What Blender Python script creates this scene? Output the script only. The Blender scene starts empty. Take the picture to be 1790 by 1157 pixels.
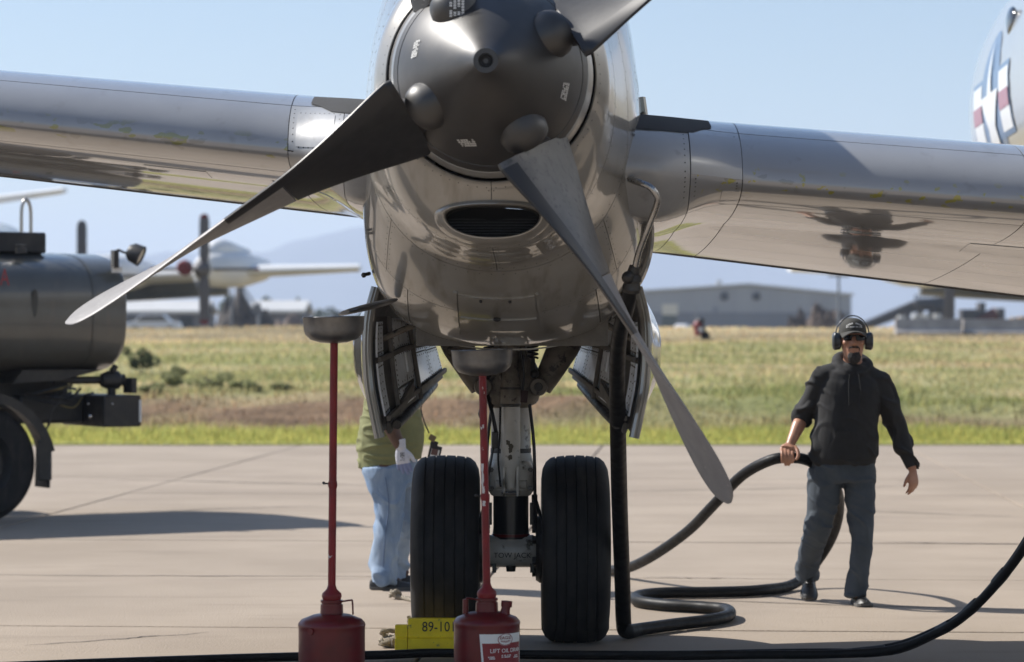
import bpy, bmesh, math, random
import numpy as np
from mathutils import Vector, Matrix, noise

random.seed(7)
rng = np.random.default_rng(7)
SC = bpy.context.scene
COL = SC.collection

# ------------------------------------------------------------------ camera, sky, sun, exposure
F, UC, VH, EYE = 4972.0, 895.0, 590.0, 1.65       # focal length in photo pixels, horizon row, eye height
cam_d = bpy.data.cameras.new("camera")
cam = bpy.data.objects.new("camera", cam_d)
COL.objects.link(cam)
cam.location = (0, 0, EYE)
cam.rotation_euler = (math.radians(90) + math.atan(11.5 / F), 0, 0)
cam_d.sensor_width = 36.0
cam_d.lens = 100.0
cam_d.clip_start = 0.5
cam_d.clip_end = 40000
cam_d.dof.use_dof = True
cam_d.dof.focus_distance = 14.3
cam_d.dof.aperture_fstop = 3.0
SC.camera = cam

SUN_EL, SUN_AZ = 43.0, -68.0                       # degrees; azimuth from +Y towards +X
world = bpy.data.worlds.new("World")
SC.world = world
world.use_nodes = True
wn = world.node_tree
for n in list(wn.nodes):
    wn.nodes.remove(n)
sky = wn.nodes.new("ShaderNodeTexSky")
sky.sky_type = 'NISHITA'
sky.sun_disc = False
sky.sun_elevation = math.radians(SUN_EL)
sky.sun_rotation = math.radians(SUN_AZ)
sky.air_density = 1.0
sky.dust_density = 0.6
sky.ozone_density = 2.5
bg = wn.nodes.new("ShaderNodeBackground")
bg.inputs[1].default_value = 0.084
wo = wn.nodes.new("ShaderNodeOutputWorld")
wn.links.new(sky.outputs[0], bg.inputs[0])
wn.links.new(bg.outputs[0], wo.inputs[0])

sun_d = bpy.data.lights.new("sun", 'SUN')
sun_d.energy = 5.0
sun_d.angle = math.radians(0.5)
sun_d.color = (1.0, 0.955, 0.89)
sun = bpy.data.objects.new("sun", sun_d)
COL.objects.link(sun)
_e, _a = math.radians(SUN_EL), math.radians(SUN_AZ)
to_sun = Vector((math.cos(_e) * math.sin(_a), math.cos(_e) * math.cos(_a), math.sin(_e)))
sun.rotation_euler = (-to_sun).to_track_quat('-Z', 'Y').to_euler()
sun.location = to_sun * 50

SC.view_settings.view_transform = 'Standard'
SC.view_settings.look = 'None'
SC.view_settings.gamma = 1
SC.view_settings.use_curve_mapping = False
SC.view_settings.exposure = 0.6
SC.cycles.use_denoising = True
SC.cycles.max_bounces = 6
SC.cycles.diffuse_bounces = 3
SC.cycles.glossy_bounces = 4
SC.cycles.transmission_bounces = 4
SC.cycles.volume_bounces = 2
SC.cycles.sample_clamp_indirect = 6


# ------------------------------------------------------------------ helpers
def at(u, v, Y):
    """A photo pixel at a known distance, as a point of the place (metres)."""
    return Vector(((u - UC) / F * Y, Y, EYE - (v - VH) / F * Y))


def sm(a, b, x):
    t = min(1.0, max(0.0, (x - a) / (b - a)))
    return t * t * (3 - 2 * t)


def lerp_tab(tab, x):
    if x <= tab[0][0]:
        return tab[0][1:]
    for p, q in zip(tab, tab[1:]):
        if x <= q[0]:
            k = (x - p[0]) / (q[0] - p[0])
            return tuple(a + (b - a) * k for a, b in zip(p[1:], q[1:]))
    return tab[-1][1:]


def spline_tab(tab, x):
    """Catmull-Rom (monotone-ish) table lookup."""
    n = len(tab)
    if x <= tab[0][0]:
        return tab[0][1:]
    if x >= tab[-1][0]:
        return tab[-1][1:]
    i = max(k for k in range(n - 1) if tab[k][0] <= x)
    x0, x1 = tab[i][0], tab[i + 1][0]
    h = x1 - x0
    k = (x - x0) / h
    out = []
    for c in range(1, len(tab[0])):
        y0, y1 = tab[i][c], tab[i + 1][c]
        m0 = (y1 - tab[i - 1][c]) / (x1 - tab[i - 1][0]) if i > 0 else (y1 - y0) / h
        m1 = (tab[i + 2][c] - y0) / (tab[i + 2][0] - x0) if i + 2 < n else (y1 - y0) / h
        d = (y1 - y0) / h
        if d == 0:
            m0 = m1 = 0
        else:
            m0 = 0 if m0 / d < 0 else m0
            m1 = 0 if m1 / d < 0 else m1
            m0 = math.copysign(min(abs(m0), 3 * abs(d)), d)
            m1 = math.copysign(min(abs(m1), 3 * abs(d)), d)
        k2, k3 = k * k, k * k * k
        out.append((2 * k3 - 3 * k2 + 1) * y0 + (k3 - 2 * k2 + k) * h * m0 + (-2 * k3 + 3 * k2) * y1 + (k3 - k2) * h * m1)
    return tuple(out)


def crom(pts, per=6):
    """Smooth a polyline."""
    P = [Vector(p) for p in pts]
    if len(P) < 3:
        return P
    out = []
    E = [2 * P[0] - P[1]] + P + [2 * P[-1] - P[-2]]
    for i in range(1, len(E) - 2):
        a, b, c, d = E[i - 1], E[i], E[i + 1], E[i + 2]
        for k in range(per):
            t = k / per
            out.append(0.5 * ((2 * b) + (c - a) * t + (2 * a - 5 * b + 4 * c - d) * t * t + (3 * b - a - 3 * c + d) * t ** 3))
    out.append(P[-1])
    return out


class MB:
    """Collects shapes and links them as ONE mesh object."""

    def __init__(self):
        self.v, self.f = [], []

    def add(self, vs, fs):
        o = len(self.v)
        self.v.extend([tuple(p) for p in vs])
        self.f.extend([tuple(i + o for i in f) for f in fs])
        return self

    def box(self, c, s, rz=0.0, M=None):
        x, y, z = s[0] / 2, s[1] / 2, s[2] / 2
        vs = [Vector(p) for p in ((-x, -y, -z), (x, -y, -z), (x, y, -z), (-x, y, -z), (-x, -y, z), (x, -y, z), (x, y, z), (-x, y, z))]
        R = M if M is not None else Matrix.Rotation(rz, 3, 'Z')
        c = Vector(c)
        return self.add([R @ p + c for p in vs], [(0, 3, 2, 1), (4, 5, 6, 7), (0, 1, 5, 4), (1, 2, 6, 5), (2, 3, 7, 6), (3, 0, 4, 7)])

    def loft(self, rings, caps=True, close=True):
        n = len(rings[0])
        vs = [p for r in rings for p in r]
        fs = []
        for i in range(len(rings) - 1):
            for j in range(n if close else n - 1):
                k = (j + 1) % n
                fs.append((i * n + j, i * n + k, (i + 1) * n + k, (i + 1) * n + j))
        if caps and close:
            fs.append(tuple(reversed(range(n))))
            fs.append(tuple((len(rings) - 1) * n + j for j in range(n)))
        return self.add(vs, fs)

    def grid(self, rows):
        return self.loft(rows, caps=False, close=False)

    def tube(self, pts, r, n=12, caps=True, ref=None, flat=1.0, per=0, sq=2.0):
        """Sweep along pts; r a number, a list of numbers or of (a, b) half-widths; ref: direction of the a axis."""
        P = [Vector(p) for p in pts]
        R = list(r) if isinstance(r, list) else [r] * len(P)
        R = [q if isinstance(q, (list, tuple)) else (q, q * flat) for q in R]
        if per:
            k = len(P)
            P2 = crom(P, per)
            R2 = []
            for i in range(len(P2)):
                x = i / per
                j = min(int(x), k - 2)
                t = x - j
                t = t * t * (3 - 2 * t)
                R2.append((R[j][0] * (1 - t) + R[j + 1][0] * t, R[j][1] * (1 - t) + R[j + 1][1] * t))
            P, R = P2, R2
        rings = []
        a = None
        for i, p in enumerate(P):
            d = (P[min(i + 1, len(P) - 1)] - P[max(i - 1, 0)])
            if d.length < 1e-9:
                d = Vector((0, 0, 1))
            d.normalize()
            if a is None or ref is not None:
                q = Vector(ref) if ref is not None else (Vector((1, 0, 0)) if abs(d.x) < 0.8 else Vector((0, 1, 0)))
            else:
                q = a
            q = q - d * q.dot(d)
            if q.length < 1e-6:
                q = d.orthogonal()
            a = q.normalized()
            b = d.cross(a)
            ring = []
            for k in range(n):
                t = 2 * math.pi * k / n
                ct, st = math.cos(t), math.sin(t)
                if sq != 2.0:
                    m = (abs(ct) ** sq + abs(st) ** sq) ** (-1 / sq)
                    ct, st = ct * m, st * m
                ring.append(p + a * (R[i][0] * ct) + b * (R[i][1] * st))
            rings.append(ring)
        return self.loft(rings, caps)

    def cyl(self, a, b, r, n=16, r2=None):
        return self.tube([a, b], [r, r2 if r2 is not None else r], n)

    def lathe(self, prof, o, d, n=32, caps=True):
        """prof: (along, radius) pairs from o in direction d."""
        d = Vector(d).normalized()
        a = d.orthogonal().normalized() if abs(d.z) > 0.9 else d.cross(Vector((0, 0, 1))).normalized()
        b = d.cross(a)
        o = Vector(o)
        rings = [[o + d * y + (a * math.cos(2 * math.pi * k / n) + b * math.sin(2 * math.pi * k / n)) * max(r, 1e-4) for k in range(n)] for y, r in prof]
        return self.loft(rings, caps)

    def ball(self, c, r, n=12, m=8):
        c = Vector(c)
        r = Vector(r) if isinstance(r, (tuple, list, Vector)) else Vector((r, r, r))
        rings = []
        for i in range(m + 1):
            t = -math.pi / 2 + math.pi * i / m
            q = max(math.cos(t), 0.02)
            rings.append([c + Vector((r.x * q * math.cos(2 * math.pi * k / n), r.y * q * math.sin(2 * math.pi * k / n), r.z * math.sin(t))) for k in range(n)])
        return self.loft(rings)

    def mesh(self, name, mat=None, smooth=35, origin=None):
        me = bpy.data.meshes.new(name)
        vs = self.v if origin is None else [(p[0] - origin[0], p[1] - origin[1], p[2] - origin[2]) for p in self.v]
        me.from_pydata(vs, [], self.f)
        if mat is not None:
            for m in (mat if isinstance(mat, (list, tuple)) else [mat]):
                me.materials.append(m)
        if smooth:
            me.polygons.foreach_set("use_smooth", [True] * len(me.polygons))
            me.set_sharp_from_angle(angle=math.radians(smooth))
        me.update()
        return me

    def build(self, name, mat=None, parent=None, smooth=35, bevel=0.0, label=None):
        """Coordinates are world metres; under a parent they are kept relative to the parent's base."""
        org = None
        if parent is not None:
            org = base_of(parent)
        me = self.mesh(name, mat, smooth, org)
        o = bpy.data.objects.new(name, me)
        COL.objects.link(o)
        if parent is not None:
            o.parent = parent
        if bevel:
            bv = o.modifiers.new("bevel", 'BEVEL')
            bv.width = bevel
            bv.segments = 2
            bv.limit_method = 'ANGLE'
            bv.angle_limit = math.radians(40)
        if label:
            o["label"] = label
        return o


def base_of(o):
    p = Vector((0, 0, 0))
    while o is not None:
        p = p + o.location
        o = o.parent
    return p


def tag(o, label=None, cat=None, group=None, kind=None):
    for k, v in (("label", label), ("category", cat), ("group", group), ("kind", kind)):
        if v:
            o[k] = v
    return o


def thing(name, loc, label, cat, group=None):
    o = bpy.data.objects.new(name, None)
    COL.objects.link(o)
    o.location = loc
    o.empty_display_size = 0.2
    return tag(o, label, cat, group)


def child(name, me, parent, loc=(0, 0, 0), rot=(0, 0, 0)):
    o = bpy.data.objects.new(name, me)
    COL.objects.link(o)
    o.parent = parent
    o.location = loc
    o.rotation_euler = rot
    return o


def copy_tree(o, parent=None):
    kids = [k for k in bpy.data.objects if k.parent is o]
    c = o.copy()
    COL.objects.link(c)
    if parent is not None:
        c.parent = parent
    for k in kids:
        copy_tree(k, c)
    return c


def new_obj(name, vs, fs, mat, parent=None):
    m = MB()
    m.add(vs, fs)
    return m.build(name, mat, parent)


def text_mesh(body, size, extrude=0.0006, align='CENTER', sx=1.0):
    cu = bpy.data.curves.new("lettering", 'FONT')
    cu.body = body
    cu.size = size
    cu.extrude = extrude
    cu.align_x = align
    cu.align_y = 'CENTER'
    cu.resolution_u = 3
    o = bpy.data.objects.new("lettering", cu)
    COL.objects.link(o)
    bpy.context.view_layer.update()
    me = bpy.data.meshes.new_from_object(o.evaluated_get(bpy.context.evaluated_depsgraph_get()))
    bpy.data.objects.remove(o)
    vs = [(v.co.x * sx, v.co.y, v.co.z) for v in me.vertices]
    fs = [tuple(p.vertices) for p in me.polygons]
    bpy.data.meshes.remove(me)
    return vs, fs


def lettering(name, body, size, fn, mat, parent, extrude=0.0006, sx=1.0, align='CENTER'):
    """Text whose flat (x, y, z) is placed by fn."""
    vs, fs = text_mesh(body, size, extrude, align, sx=sx)
    m = MB()
    m.add([fn(*p) for p in vs], fs)
    return m.build(name, mat, parent, smooth=0)


def remesh(mb, name, mat, parent, voxel, smooth_it=2, fold=None):
    """Grow ONE continuous surface round overlapping lofts."""
    tmp = mb.build("tmp_body", None, None, smooth=0)
    r = tmp.modifiers.new("r", 'REMESH')
    r.mode = 'VOXEL'
    r.voxel_size = voxel
    r.use_smooth_shade = True
    if smooth_it:
        s = tmp.modifiers.new("s", 'SMOOTH')
        s.factor = 0.5
        s.iterations = smooth_it
    bpy.context.view_layer.update()
    me = bpy.data.meshes.new_from_object(tmp.evaluated_get(bpy.context.evaluated_depsgraph_get()))
    old = tmp.data
    bpy.data.objects.remove(tmp)
    bpy.data.meshes.remove(old)
    n = len(me.vertices)
    co = np.empty(n * 3, np.float32)
    me.vertices.foreach_get("co", co)
    co = co.reshape(-1, 3)
    if fold is not None:
        no = np.empty(n * 3, np.float32)
        me.vertices.foreach_get("normal", no)
        no = no.reshape(-1, 3)
        d = np.array([fold(Vector(p)) for p in co.tolist()], np.float32)
        co = co + no * d[:, None]
    if parent is not None:
        co = co - np.array(base_of(parent), np.float32)
    me.vertices.foreach_set("co", co.astype(np.float32).ravel())
    me.name = name
    me.materials.clear()
    me.materials.append(mat)
    me.polygons.foreach_set("use_smooth", [True] * len(me.polygons))
    me.update()
    o = bpy.data.objects.new(name, me)
    COL.objects.link(o)
    if parent is not None:
        o.parent = parent
    return o


# ------------------------------------------------------------------ materials
def mat(name, col, rough=0.5, metal=0.0, col2=None, vscale=4.0, vlo=0.4, vhi=0.65, bump=0.0, bscale=60.0, bdist=0.01,
        coat=0.0, coat_rough=0.06, spec=0.5, coat_ior=1.5, stretch=(1, 1, 1), rvar=0.0, detail=6.0, col3=None, v3=40.0, lo3=0.55, hi3=0.6, streak3=(1, 1, 1), aniso=0.0):
    m = bpy.data.materials.new(name)
    m.use_nodes = True
    nt = m.node_tree
    b = nt.nodes["Principled BSDF"]
    b.inputs["Base Color"].default_value = (*col, 1)
    b.inputs["Roughness"].default_value = rough
    b.inputs["Metallic"].default_value = metal
    b.inputs["Specular IOR Level"].default_value = spec
    b.inputs["Coat Weight"].default_value = coat
    b.inputs["Coat Roughness"].default_value = coat_rough
    b.inputs["Coat IOR"].default_value = coat_ior
    tc = nt.nodes.new("ShaderNodeTexCoord")
    geo = nt.nodes.new("ShaderNodeNewGeometry")

    def nz(scale, st, det=detail, r=0.6):
        mp = nt.nodes.new("ShaderNodeMapping")
        mp.inputs["Scale"].default_value = st
        nt.links.new(geo.outputs["Position"], mp.inputs[0])
        t = nt.nodes.new("ShaderNodeTexNoise")
        t.inputs["Scale"].default_value = scale
        t.inputs["Detail"].default_value = det
        t.inputs["Roughness"].default_value = r
        nt.links.new(mp.outputs[0], t.inputs["Vector"])
        return t.outputs["Fac"]

    def mr(sock, lo, hi, a=0.0, bb=1.0):
        r = nt.nodes.new("ShaderNodeMapRange")
        r.inputs[1].default_value = lo
        r.inputs[2].default_value = hi
        r.inputs[3].default_value = a
        r.inputs[4].default_value = bb
        nt.links.new(sock, r.inputs[0])
        return r.outputs[0]

    def mix(fac, a, bb):
        x = nt.nodes.new("ShaderNodeMix")
        x.data_type = 'RGBA'
        nt.links.new(fac, x.inputs[0])
        for s, k in ((a, 6), (bb, 7)):
            if isinstance(s, tuple):
                x.inputs[k].default_value = (*s, 1)
            else:
                nt.links.new(s, x.inputs[k])
        return x.outputs[2]

    cur = col
    if col2 is not None:
        f = mr(nz(vscale, stretch), vlo, vhi)
        cur = mix(f, col, col2)
        if rvar:
            nt.links.new(mr(nz(vscale * 1.7, stretch), 0.3, 0.7, max(0.02, rough - rvar), min(1, rough + rvar)), b.inputs["Roughness"])
    if col3 is not None:
        f3 = mr(nz(v3, streak3, 3.0), lo3, hi3)
        cur = mix(f3, cur, col3)
    if not isinstance(cur, tuple):
        nt.links.new(cur, b.inputs["Base Color"])
    if bump:
        bp = nt.nodes.new("ShaderNodeBump")
        bp.inputs["Strength"].default_value = bump
        bp.inputs["Distance"].default_value = bdist
        nt.links.new(nz(bscale, stretch, 4.0), bp.inputs["Height"])
        nt.links.new(bp.outputs[0], b.inputs["Normal"])
    return m
# ------------------------------------------------------------------ shared materials
M = {}
M['concrete'] = mat("concrete", (0.335, 0.275, 0.215), 0.85, col2=(0.28, 0.228, 0.176), vscale=0.45, vlo=0.38, vhi=0.62, bump=0.6, bscale=60, bdist=0.012,
                    stretch=(1, 1, 1), col3=(0.24, 0.195, 0.152), v3=1.6, lo3=0.56, hi3=0.75, streak3=(0.30, 1.5, 1))
M['joint'] = mat("joint_filler", (0.06, 0.052, 0.045), 0.95)
M['tyre'] = mat("tyre_rubber", (0.008, 0.008, 0.0082), 0.7, spec=0.3, col2=(0.016, 0.015, 0.0145), vscale=9, bump=0.25, bscale=120, bdist=0.004, col3=(0.032, 0.029, 0.026), v3=5, lo3=0.5, hi3=0.75, streak3=(2.5, 1, 0.6))
M['hose'] = mat("hose_rubber", (0.006, 0.006, 0.0062), 0.5, spec=0.22, col2=(0.011, 0.010, 0.0095), vscale=14, bump=0.1, bscale=180, bdist=0.002, rvar=0.12)
M['black'] = mat("black_paint", (0.012, 0.012, 0.013), 0.45)
M['matte_black'] = mat("matte_black", (0.01, 0.01, 0.01), 0.85)
M['dark_metal'] = mat("dark_metal", (0.06, 0.058, 0.055), 0.45, 0.6, col2=(0.03, 0.028, 0.026), vscale=12, rvar=0.1)
M['steel'] = mat("steel", (0.42, 0.42, 0.42), 0.28, 1.0, col2=(0.30, 0.29, 0.28), vscale=10, rvar=0.1)
M['pan'] = mat("pan_aluminium", (0.20, 0.20, 0.20), 0.42, 0.85, col2=(0.13, 0.13, 0.13), vscale=9, rvar=0.1)
M['chrome'] = mat("chromed_piston", (0.012, 0.012, 0.013), 0.3, 0.0)
M['gear_white'] = mat("gear_enamel", (0.50, 0.48, 0.44), 0.38, col2=(0.40, 0.37, 0.32), vscale=6, col3=(0.10, 0.085, 0.06), v3=14, lo3=0.60, hi3=0.70, coat=0.3)
M['gear_grime'] = mat("gear_grime", (0.22, 0.19, 0.15), 0.5, col2=(0.10, 0.085, 0.065), vscale=9, col3=(0.03, 0.026, 0.022), v3=22, lo3=0.58, hi3=0.66)
M['stencil_black'] = mat("stencil_black", (0.02, 0.02, 0.02), 0.6)
M['stencil_white'] = mat("stencil_white", (0.62, 0.62, 0.60), 0.6)
M['skin_paint'] = mat("airframe_paint", (0.29, 0.295, 0.305), 0.40, 0.10, col2=(0.25, 0.255, 0.265), vscale=1.6, coat=1.0, coat_ior=1.75, coat_rough=0.055, bump=0.08, bscale=2.6, bdist=0.03,
                      col3=(0.21, 0.205, 0.195), v3=5, lo3=0.60, hi3=0.75, streak3=(1.6, 0.6, 1.6))
M['nacelle_paint'] = mat("nacelle_paint", (0.29, 0.275, 0.245), 0.36, 0.2, col2=(0.235, 0.22, 0.19), vscale=2.2, coat=1.0, coat_ior=1.75, coat_rough=0.07, bump=0.10, bscale=3.2, bdist=0.02,
                         col3=(0.135, 0.11, 0.078), v3=4, lo3=0.56, hi3=0.80, streak3=(2.2, 0.7, 0.6))
M['root_paint'] = mat("root_fairing_paint", (0.33, 0.335, 0.34), 0.42, 0.1, col2=(0.27, 0.275, 0.28), vscale=3, coat=0.5, coat_rough=0.22, bump=0.15, bscale=5, bdist=0.02, col3=(0.22, 0.215, 0.21), v3=7, lo3=0.58, hi3=0.72)
M['seam'] = mat("seam_dark", (0.015, 0.014, 0.013), 0.8)
M['nonskid'] = mat("nonskid_strip", (0.035, 0.036, 0.038), 0.9, bump=0.4, bscale=300, bdist=0.004)
M['spinner'] = mat("spinner_paint", (0.026, 0.023, 0.020), 0.45, 0.0, spec=0.85, col2=(0.018, 0.016, 0.015), vscale=6, rvar=0.04)
M['blade_black'] = mat("blade_black", (0.014, 0.014, 0.016), 0.5, col2=(0.024, 0.024, 0.025), vscale=20, bump=0.08, bscale=90, bdist=0.003)
M['blade_grey'] = mat("blade_grey", (0.205, 0.20, 0.205), 0.52, 0.05, col2=(0.25, 0.245, 0.245), vscale=8, rvar=0.06, col3=(0.36, 0.35, 0.34), v3=60, lo3=0.66, hi3=0.7)
M['blade_edge'] = mat("blade_edge", (0.02, 0.02, 0.022), 0.4)
M['bay_white'] = mat("bay_enamel", (0.76, 0.79, 0.82), 0.35, col2=(0.66, 0.68, 0.70), vscale=8, col3=(0.14, 0.12, 0.10), v3=16, lo3=0.62, hi3=0.7, coat=0.3)
M['bay_dark'] = mat("bay_grime", (0.085, 0.076, 0.063), 0.6, col2=(0.13, 0.115, 0.095), vscale=11)
M['red_can'] = mat("red_enamel", (0.125, 0.006, 0.008), 0.36, spec=0.35, col2=(0.085, 0.005, 0.006), vscale=10, coat=0.15, coat_rough=0.12, rvar=0.08, bump=0.12, bscale=9, bdist=0.010, col3=(0.05, 0.012, 0.010), v3=30, lo3=0.66, hi3=0.72)
M['red_pole'] = mat("red_pole_paint", (0.20, 0.009, 0.012), 0.42, spec=0.35, col2=(0.14, 0.008, 0.009), vscale=12, col3=(0.5, 0.47, 0.45), v3=17, lo3=0.70, hi3=0.72)
M['label_white'] = mat("label_white", (0.70, 0.70, 0.68), 0.45)
M['label_red'] = mat("label_red", (0.22, 0.014, 0.018), 0.45)
M['yellow'] = mat("chock_yellow", (0.85, 0.62, 0.010), 0.5, col2=(0.74, 0.53, 0.010), vscale=10, col3=(0.30, 0.24, 0.05), v3=26, lo3=0.62, hi3=0.7)
M['rope'] = mat("rope_fibre", (0.30, 0.26, 0.20), 0.9, col2=(0.18, 0.155, 0.12), vscale=40)
M['glass_dark'] = mat("dark_glass", (0.01, 0.01, 0.012), 0.08, coat=1)
M['glass_lamp'] = mat("lamp_glass", (0.45, 0.42, 0.36), 0.25, coat=0.5)


# ------------------------------------------------------------------ ground: apron slabs, shoulder, field
def field_z(x, y):
    z = lerp_tab([(43.6, 0.02), (47.4, 0.03), (49.9, 0.50), (60, 0.86), (75, 1.24), (85, 1.5), (90, 1.93), (97, 1.97), (110, 1.95), (9000, 1.95)], y)[0]
    w = sm(47, 52, y) * (1 - sm(200, 400, y))
    z += w * 0.10 * (noise.noise((x * 0.22, y * 0.16, 3.1)) + 0.4 * noise.noise((x * 0.9, y * 0.7, 9.0)))
    b = sm(46.5, 48.5, y) * (1 - sm(50.5, 54, y))
    return z + b * (0.22 * noise.noise((x * 0.5, y * 0.8, 1.7)) + 0.13 * noise.noise((x * 1.7, y * 2.0, 4.7)))


GREEN, PALE, STRAW, DIRT, DARKG = np.array([.195, .205, .078]), np.array([.31, .285, .145]), np.array([.35, .285, .165]), np.array([.19, .125, .075]), np.array([.045, .065, .02])


def field_col(x, y):
    n1 = noise.noise((x * 0.09, y * 0.35, 5.0)) + 0.5 * noise.noise((x * 0.35, y * 0.9, 2.0))
    n2 = noise.noise((x * 0.05 + 30, y * 0.12, 8.0))
    c = PALE + (GREEN - PALE) * sm(-0.15, 0.55, n1) + (STRAW - PALE) * sm(0.05, 0.5, -n1) * 0.8
    c = c + (STRAW - c) * sm(0.1, 0.6, n2) * 0.5
    g = 1 - sm(46.2, 47.8, y + 0.5 * n1)
    c = c * (1 - g) + np.array([.30, .30, .09]) * g
    d = sm(-0.35, 0.25, noise.noise((x * 0.16, y * 0.25, 31.0)) + 0.3 * noise.noise((x * 0.6, y * 0.8, 12.0)) + 0.12) * sm(47.2, 48.2, y + 0.5 * n1) * (1 - sm(50.2, 51.8, y + 0.9 * n1)) * (1 - 0.75 * sm(0.0, 0.45, noise.noise((x * 0.12 + 4, y * 0.3, 20.0)) + 0.75 * sm(0.5, 3.5, x) - 0.12))
    c = c * (1 - d) + DIRT * (0.85 + 0.8 * noise.noise((x * 1.1, y * 1.6, 6.0))) * d  # noise works darker shadow patches of the rough bank into the soil colour
    s = sm(81, 86, y + 2 * n1)
    c = c * (1 - s) + (STRAW * (0.85 + 0.5 * n1)) * s
    return np.clip(c, 0.01, 1)


def vcol_mat(name, rough=0.9, bump=0.0, trans=0.0):
    m = bpy.data.materials.new(name)
    m.use_nodes = True
    nt = m.node_tree
    b = nt.nodes["Principled BSDF"]
    b.inputs["Roughness"].default_value = rough
    b.inputs["Specular IOR Level"].default_value = 0.2
    a = nt.nodes.new("ShaderNodeAttribute")
    a.attribute_name = "col"
    nt.links.new(a.outputs["Color"], b.inputs["Base Color"])
    if bump:
        g = nt.nodes.new("ShaderNodeNewGeometry")
        t = nt.nodes.new("ShaderNodeTexNoise")
        t.inputs["Scale"].default_value = 6
        t.inputs["Detail"].default_value = 5
        nt.links.new(g.outputs["Position"], t.inputs["Vector"])
        bp = nt.nodes.new("ShaderNodeBump")
        bp.inputs["Strength"].default_value = bump
        bp.inputs["Distance"].default_value = 0.15
        nt.links.new(t.outputs["Fac"], bp.inputs["Height"])
        nt.links.new(bp.outputs[0], b.inputs["Normal"])
    if trans:
        tr = nt.nodes.new("ShaderNodeBsdfTranslucent")
        nt.links.new(a.outputs["Color"], tr.inputs["Color"])
        mx = nt.nodes.new("ShaderNodeMixShader")
        mx.inputs[0].default_value = trans
        out = nt.nodes["Material Output"]
        nt.links.new(b.outputs[0], mx.inputs[1])
        nt.links.new(tr.outputs[0], mx.inputs[2])
        nt.links.new(mx.outputs[0], out.inputs[0])
    return m


M['field'] = vcol_mat("field_soil", 0.95, 0.6)
M['grass'] = vcol_mat("grass_blade", 0.6, 0, 0.62)


def set_cols(me, cols):
    a = me.color_attributes.new("col", 'FLOAT_COLOR', 'POINT')
    c = np.ones((len(me.vertices), 4), np.float32)
    c[:, :3] = cols
    a.data.foreach_set("color", c.ravel())


# far ground sheet under everything
m = MB()
m.add([(-9000, -900, -0.3), (9000, -900, -0.3), (9000, 7550, -0.3), (-9000, 7550, -0.3)], [(0, 1, 2, 3)])
gsheet = m.build("ground", mat("dry_ground", (0.25, 0.21, 0.13), 0.95, col2=(0.2, 0.19, 0.1), vscale=0.02), smooth=0)
tag(gsheet, kind="structure")

# concrete apron: a filler bed and separate slabs with open joints
m = MB()
m.add([(-160, -160, -0.018), (160, -160, -0.018), (160, 43.9, -0.018), (-160, 43.9, -0.018)], [(0, 1, 2, 3)])
apron = m.build("apron", M['joint'], smooth=0)
tag(apron, kind="structure")
GA = math.radians(-3.7)
ca, sa = math.cos(GA), math.sin(GA)
G0 = Vector((-0.385, 16.13, 0))
SX, SY = 4.6, 3.45


def gpt(i, j, z):
    x, y = i, j
    return Vector((G0.x + x * ca - y * sa, G0.y + x * sa + y * ca, z))


def slab(x0, x1, y0, y1, name, top=0.0):
    g = 0.012
    h = 0.026
    b = 0.006
    m = MB()
    rings = []
    for (e, z) in ((g, -0.016), (g, top - 0.004), (g + b, top)):
        k = e - g + h
        rings.append([gpt(x0 + e, y0 + k, z), gpt(x1 - e, y0 + k, z), gpt(x1 - e, y1 - k, z), gpt(x0 + e, y1 - k, z)])
    m.loft(rings, caps=False)
    m.f.append((8, 9, 10, 11))
    return m.build(name, M['concrete'], apron, smooth=0)


for j in range(-2, 8):
    for i in range(-3, 3):
        slab(i * SX, (i + 1) * SX, j * SY, (j + 1) * SY, "slab", rng.uniform(-0.0015, 0.0015))
# wide bays outside the part of the apron in view
for (x0, x1, y0, y1) in ((-150, -3 * SX, -2 * SY, 8 * SY), (3 * SX, 150, -2 * SY, 8 * SY), (-150, 150, -160, -2 * SY), (-150, 150, 8 * SY, 8 * SY + 9.5)):
    slab(x0, x1, y0, y1, "slab_bay")

# thin dark lines on the concrete, cracks among them
M['dark_line'] = mat("dark_line_fill", (0.035, 0.031, 0.028), 0.9)
rc = random.Random(21)
for (xa, ya, xb, yb, w) in ((0.9, 19.55, 1.65, 19.45, 0.014), (-4.1, 26.6, -1.9, 27.9, 0.02), (2.9, 27.3, 4.6, 26.2, 0.02), (-3.4, 19.7, -0.4, 19.62, 0.012), (0.75, 17.95, 3.1, 17.20, 0.012), (-2.6, 15.2, -1.7, 15.9, 0.010), (3.0, 22.9, 4.4, 22.6, 0.018), (1.2, 30.5, 4.5, 31.6, 0.03), (-4.6, 33.0, -1.0, 31.5, 0.03)):
    m = MB()
    rows = []
    n = 28
    nx_, ny_ = -(yb - ya), (xb - xa)
    L_ = math.hypot(nx_, ny_)
    for k in range(n + 1):
        f = k / n
        o_ = 0.05 * noise.noise((f * 7 + xa, ya, 0.3)) + 0.02 * noise.noise((f * 25, ya, xa))
        ww = w * (0.35 + 0.65 * math.sin(math.pi * f)) * rc.uniform(0.6, 1.2)
        x, y = xa + (xb - xa) * f + nx_ / L_ * o_, ya + (yb - ya) * f + ny_ / L_ * o_
        rows.append([(x - nx_ / L_ * ww, y - ny_ / L_ * ww, 0.0045), (x + nx_ / L_ * ww, y + ny_ / L_ * ww, 0.0045)])
    m.grid(rows)
    m.build("dark_line", M['dark_line'], apron, smooth=0)

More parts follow.
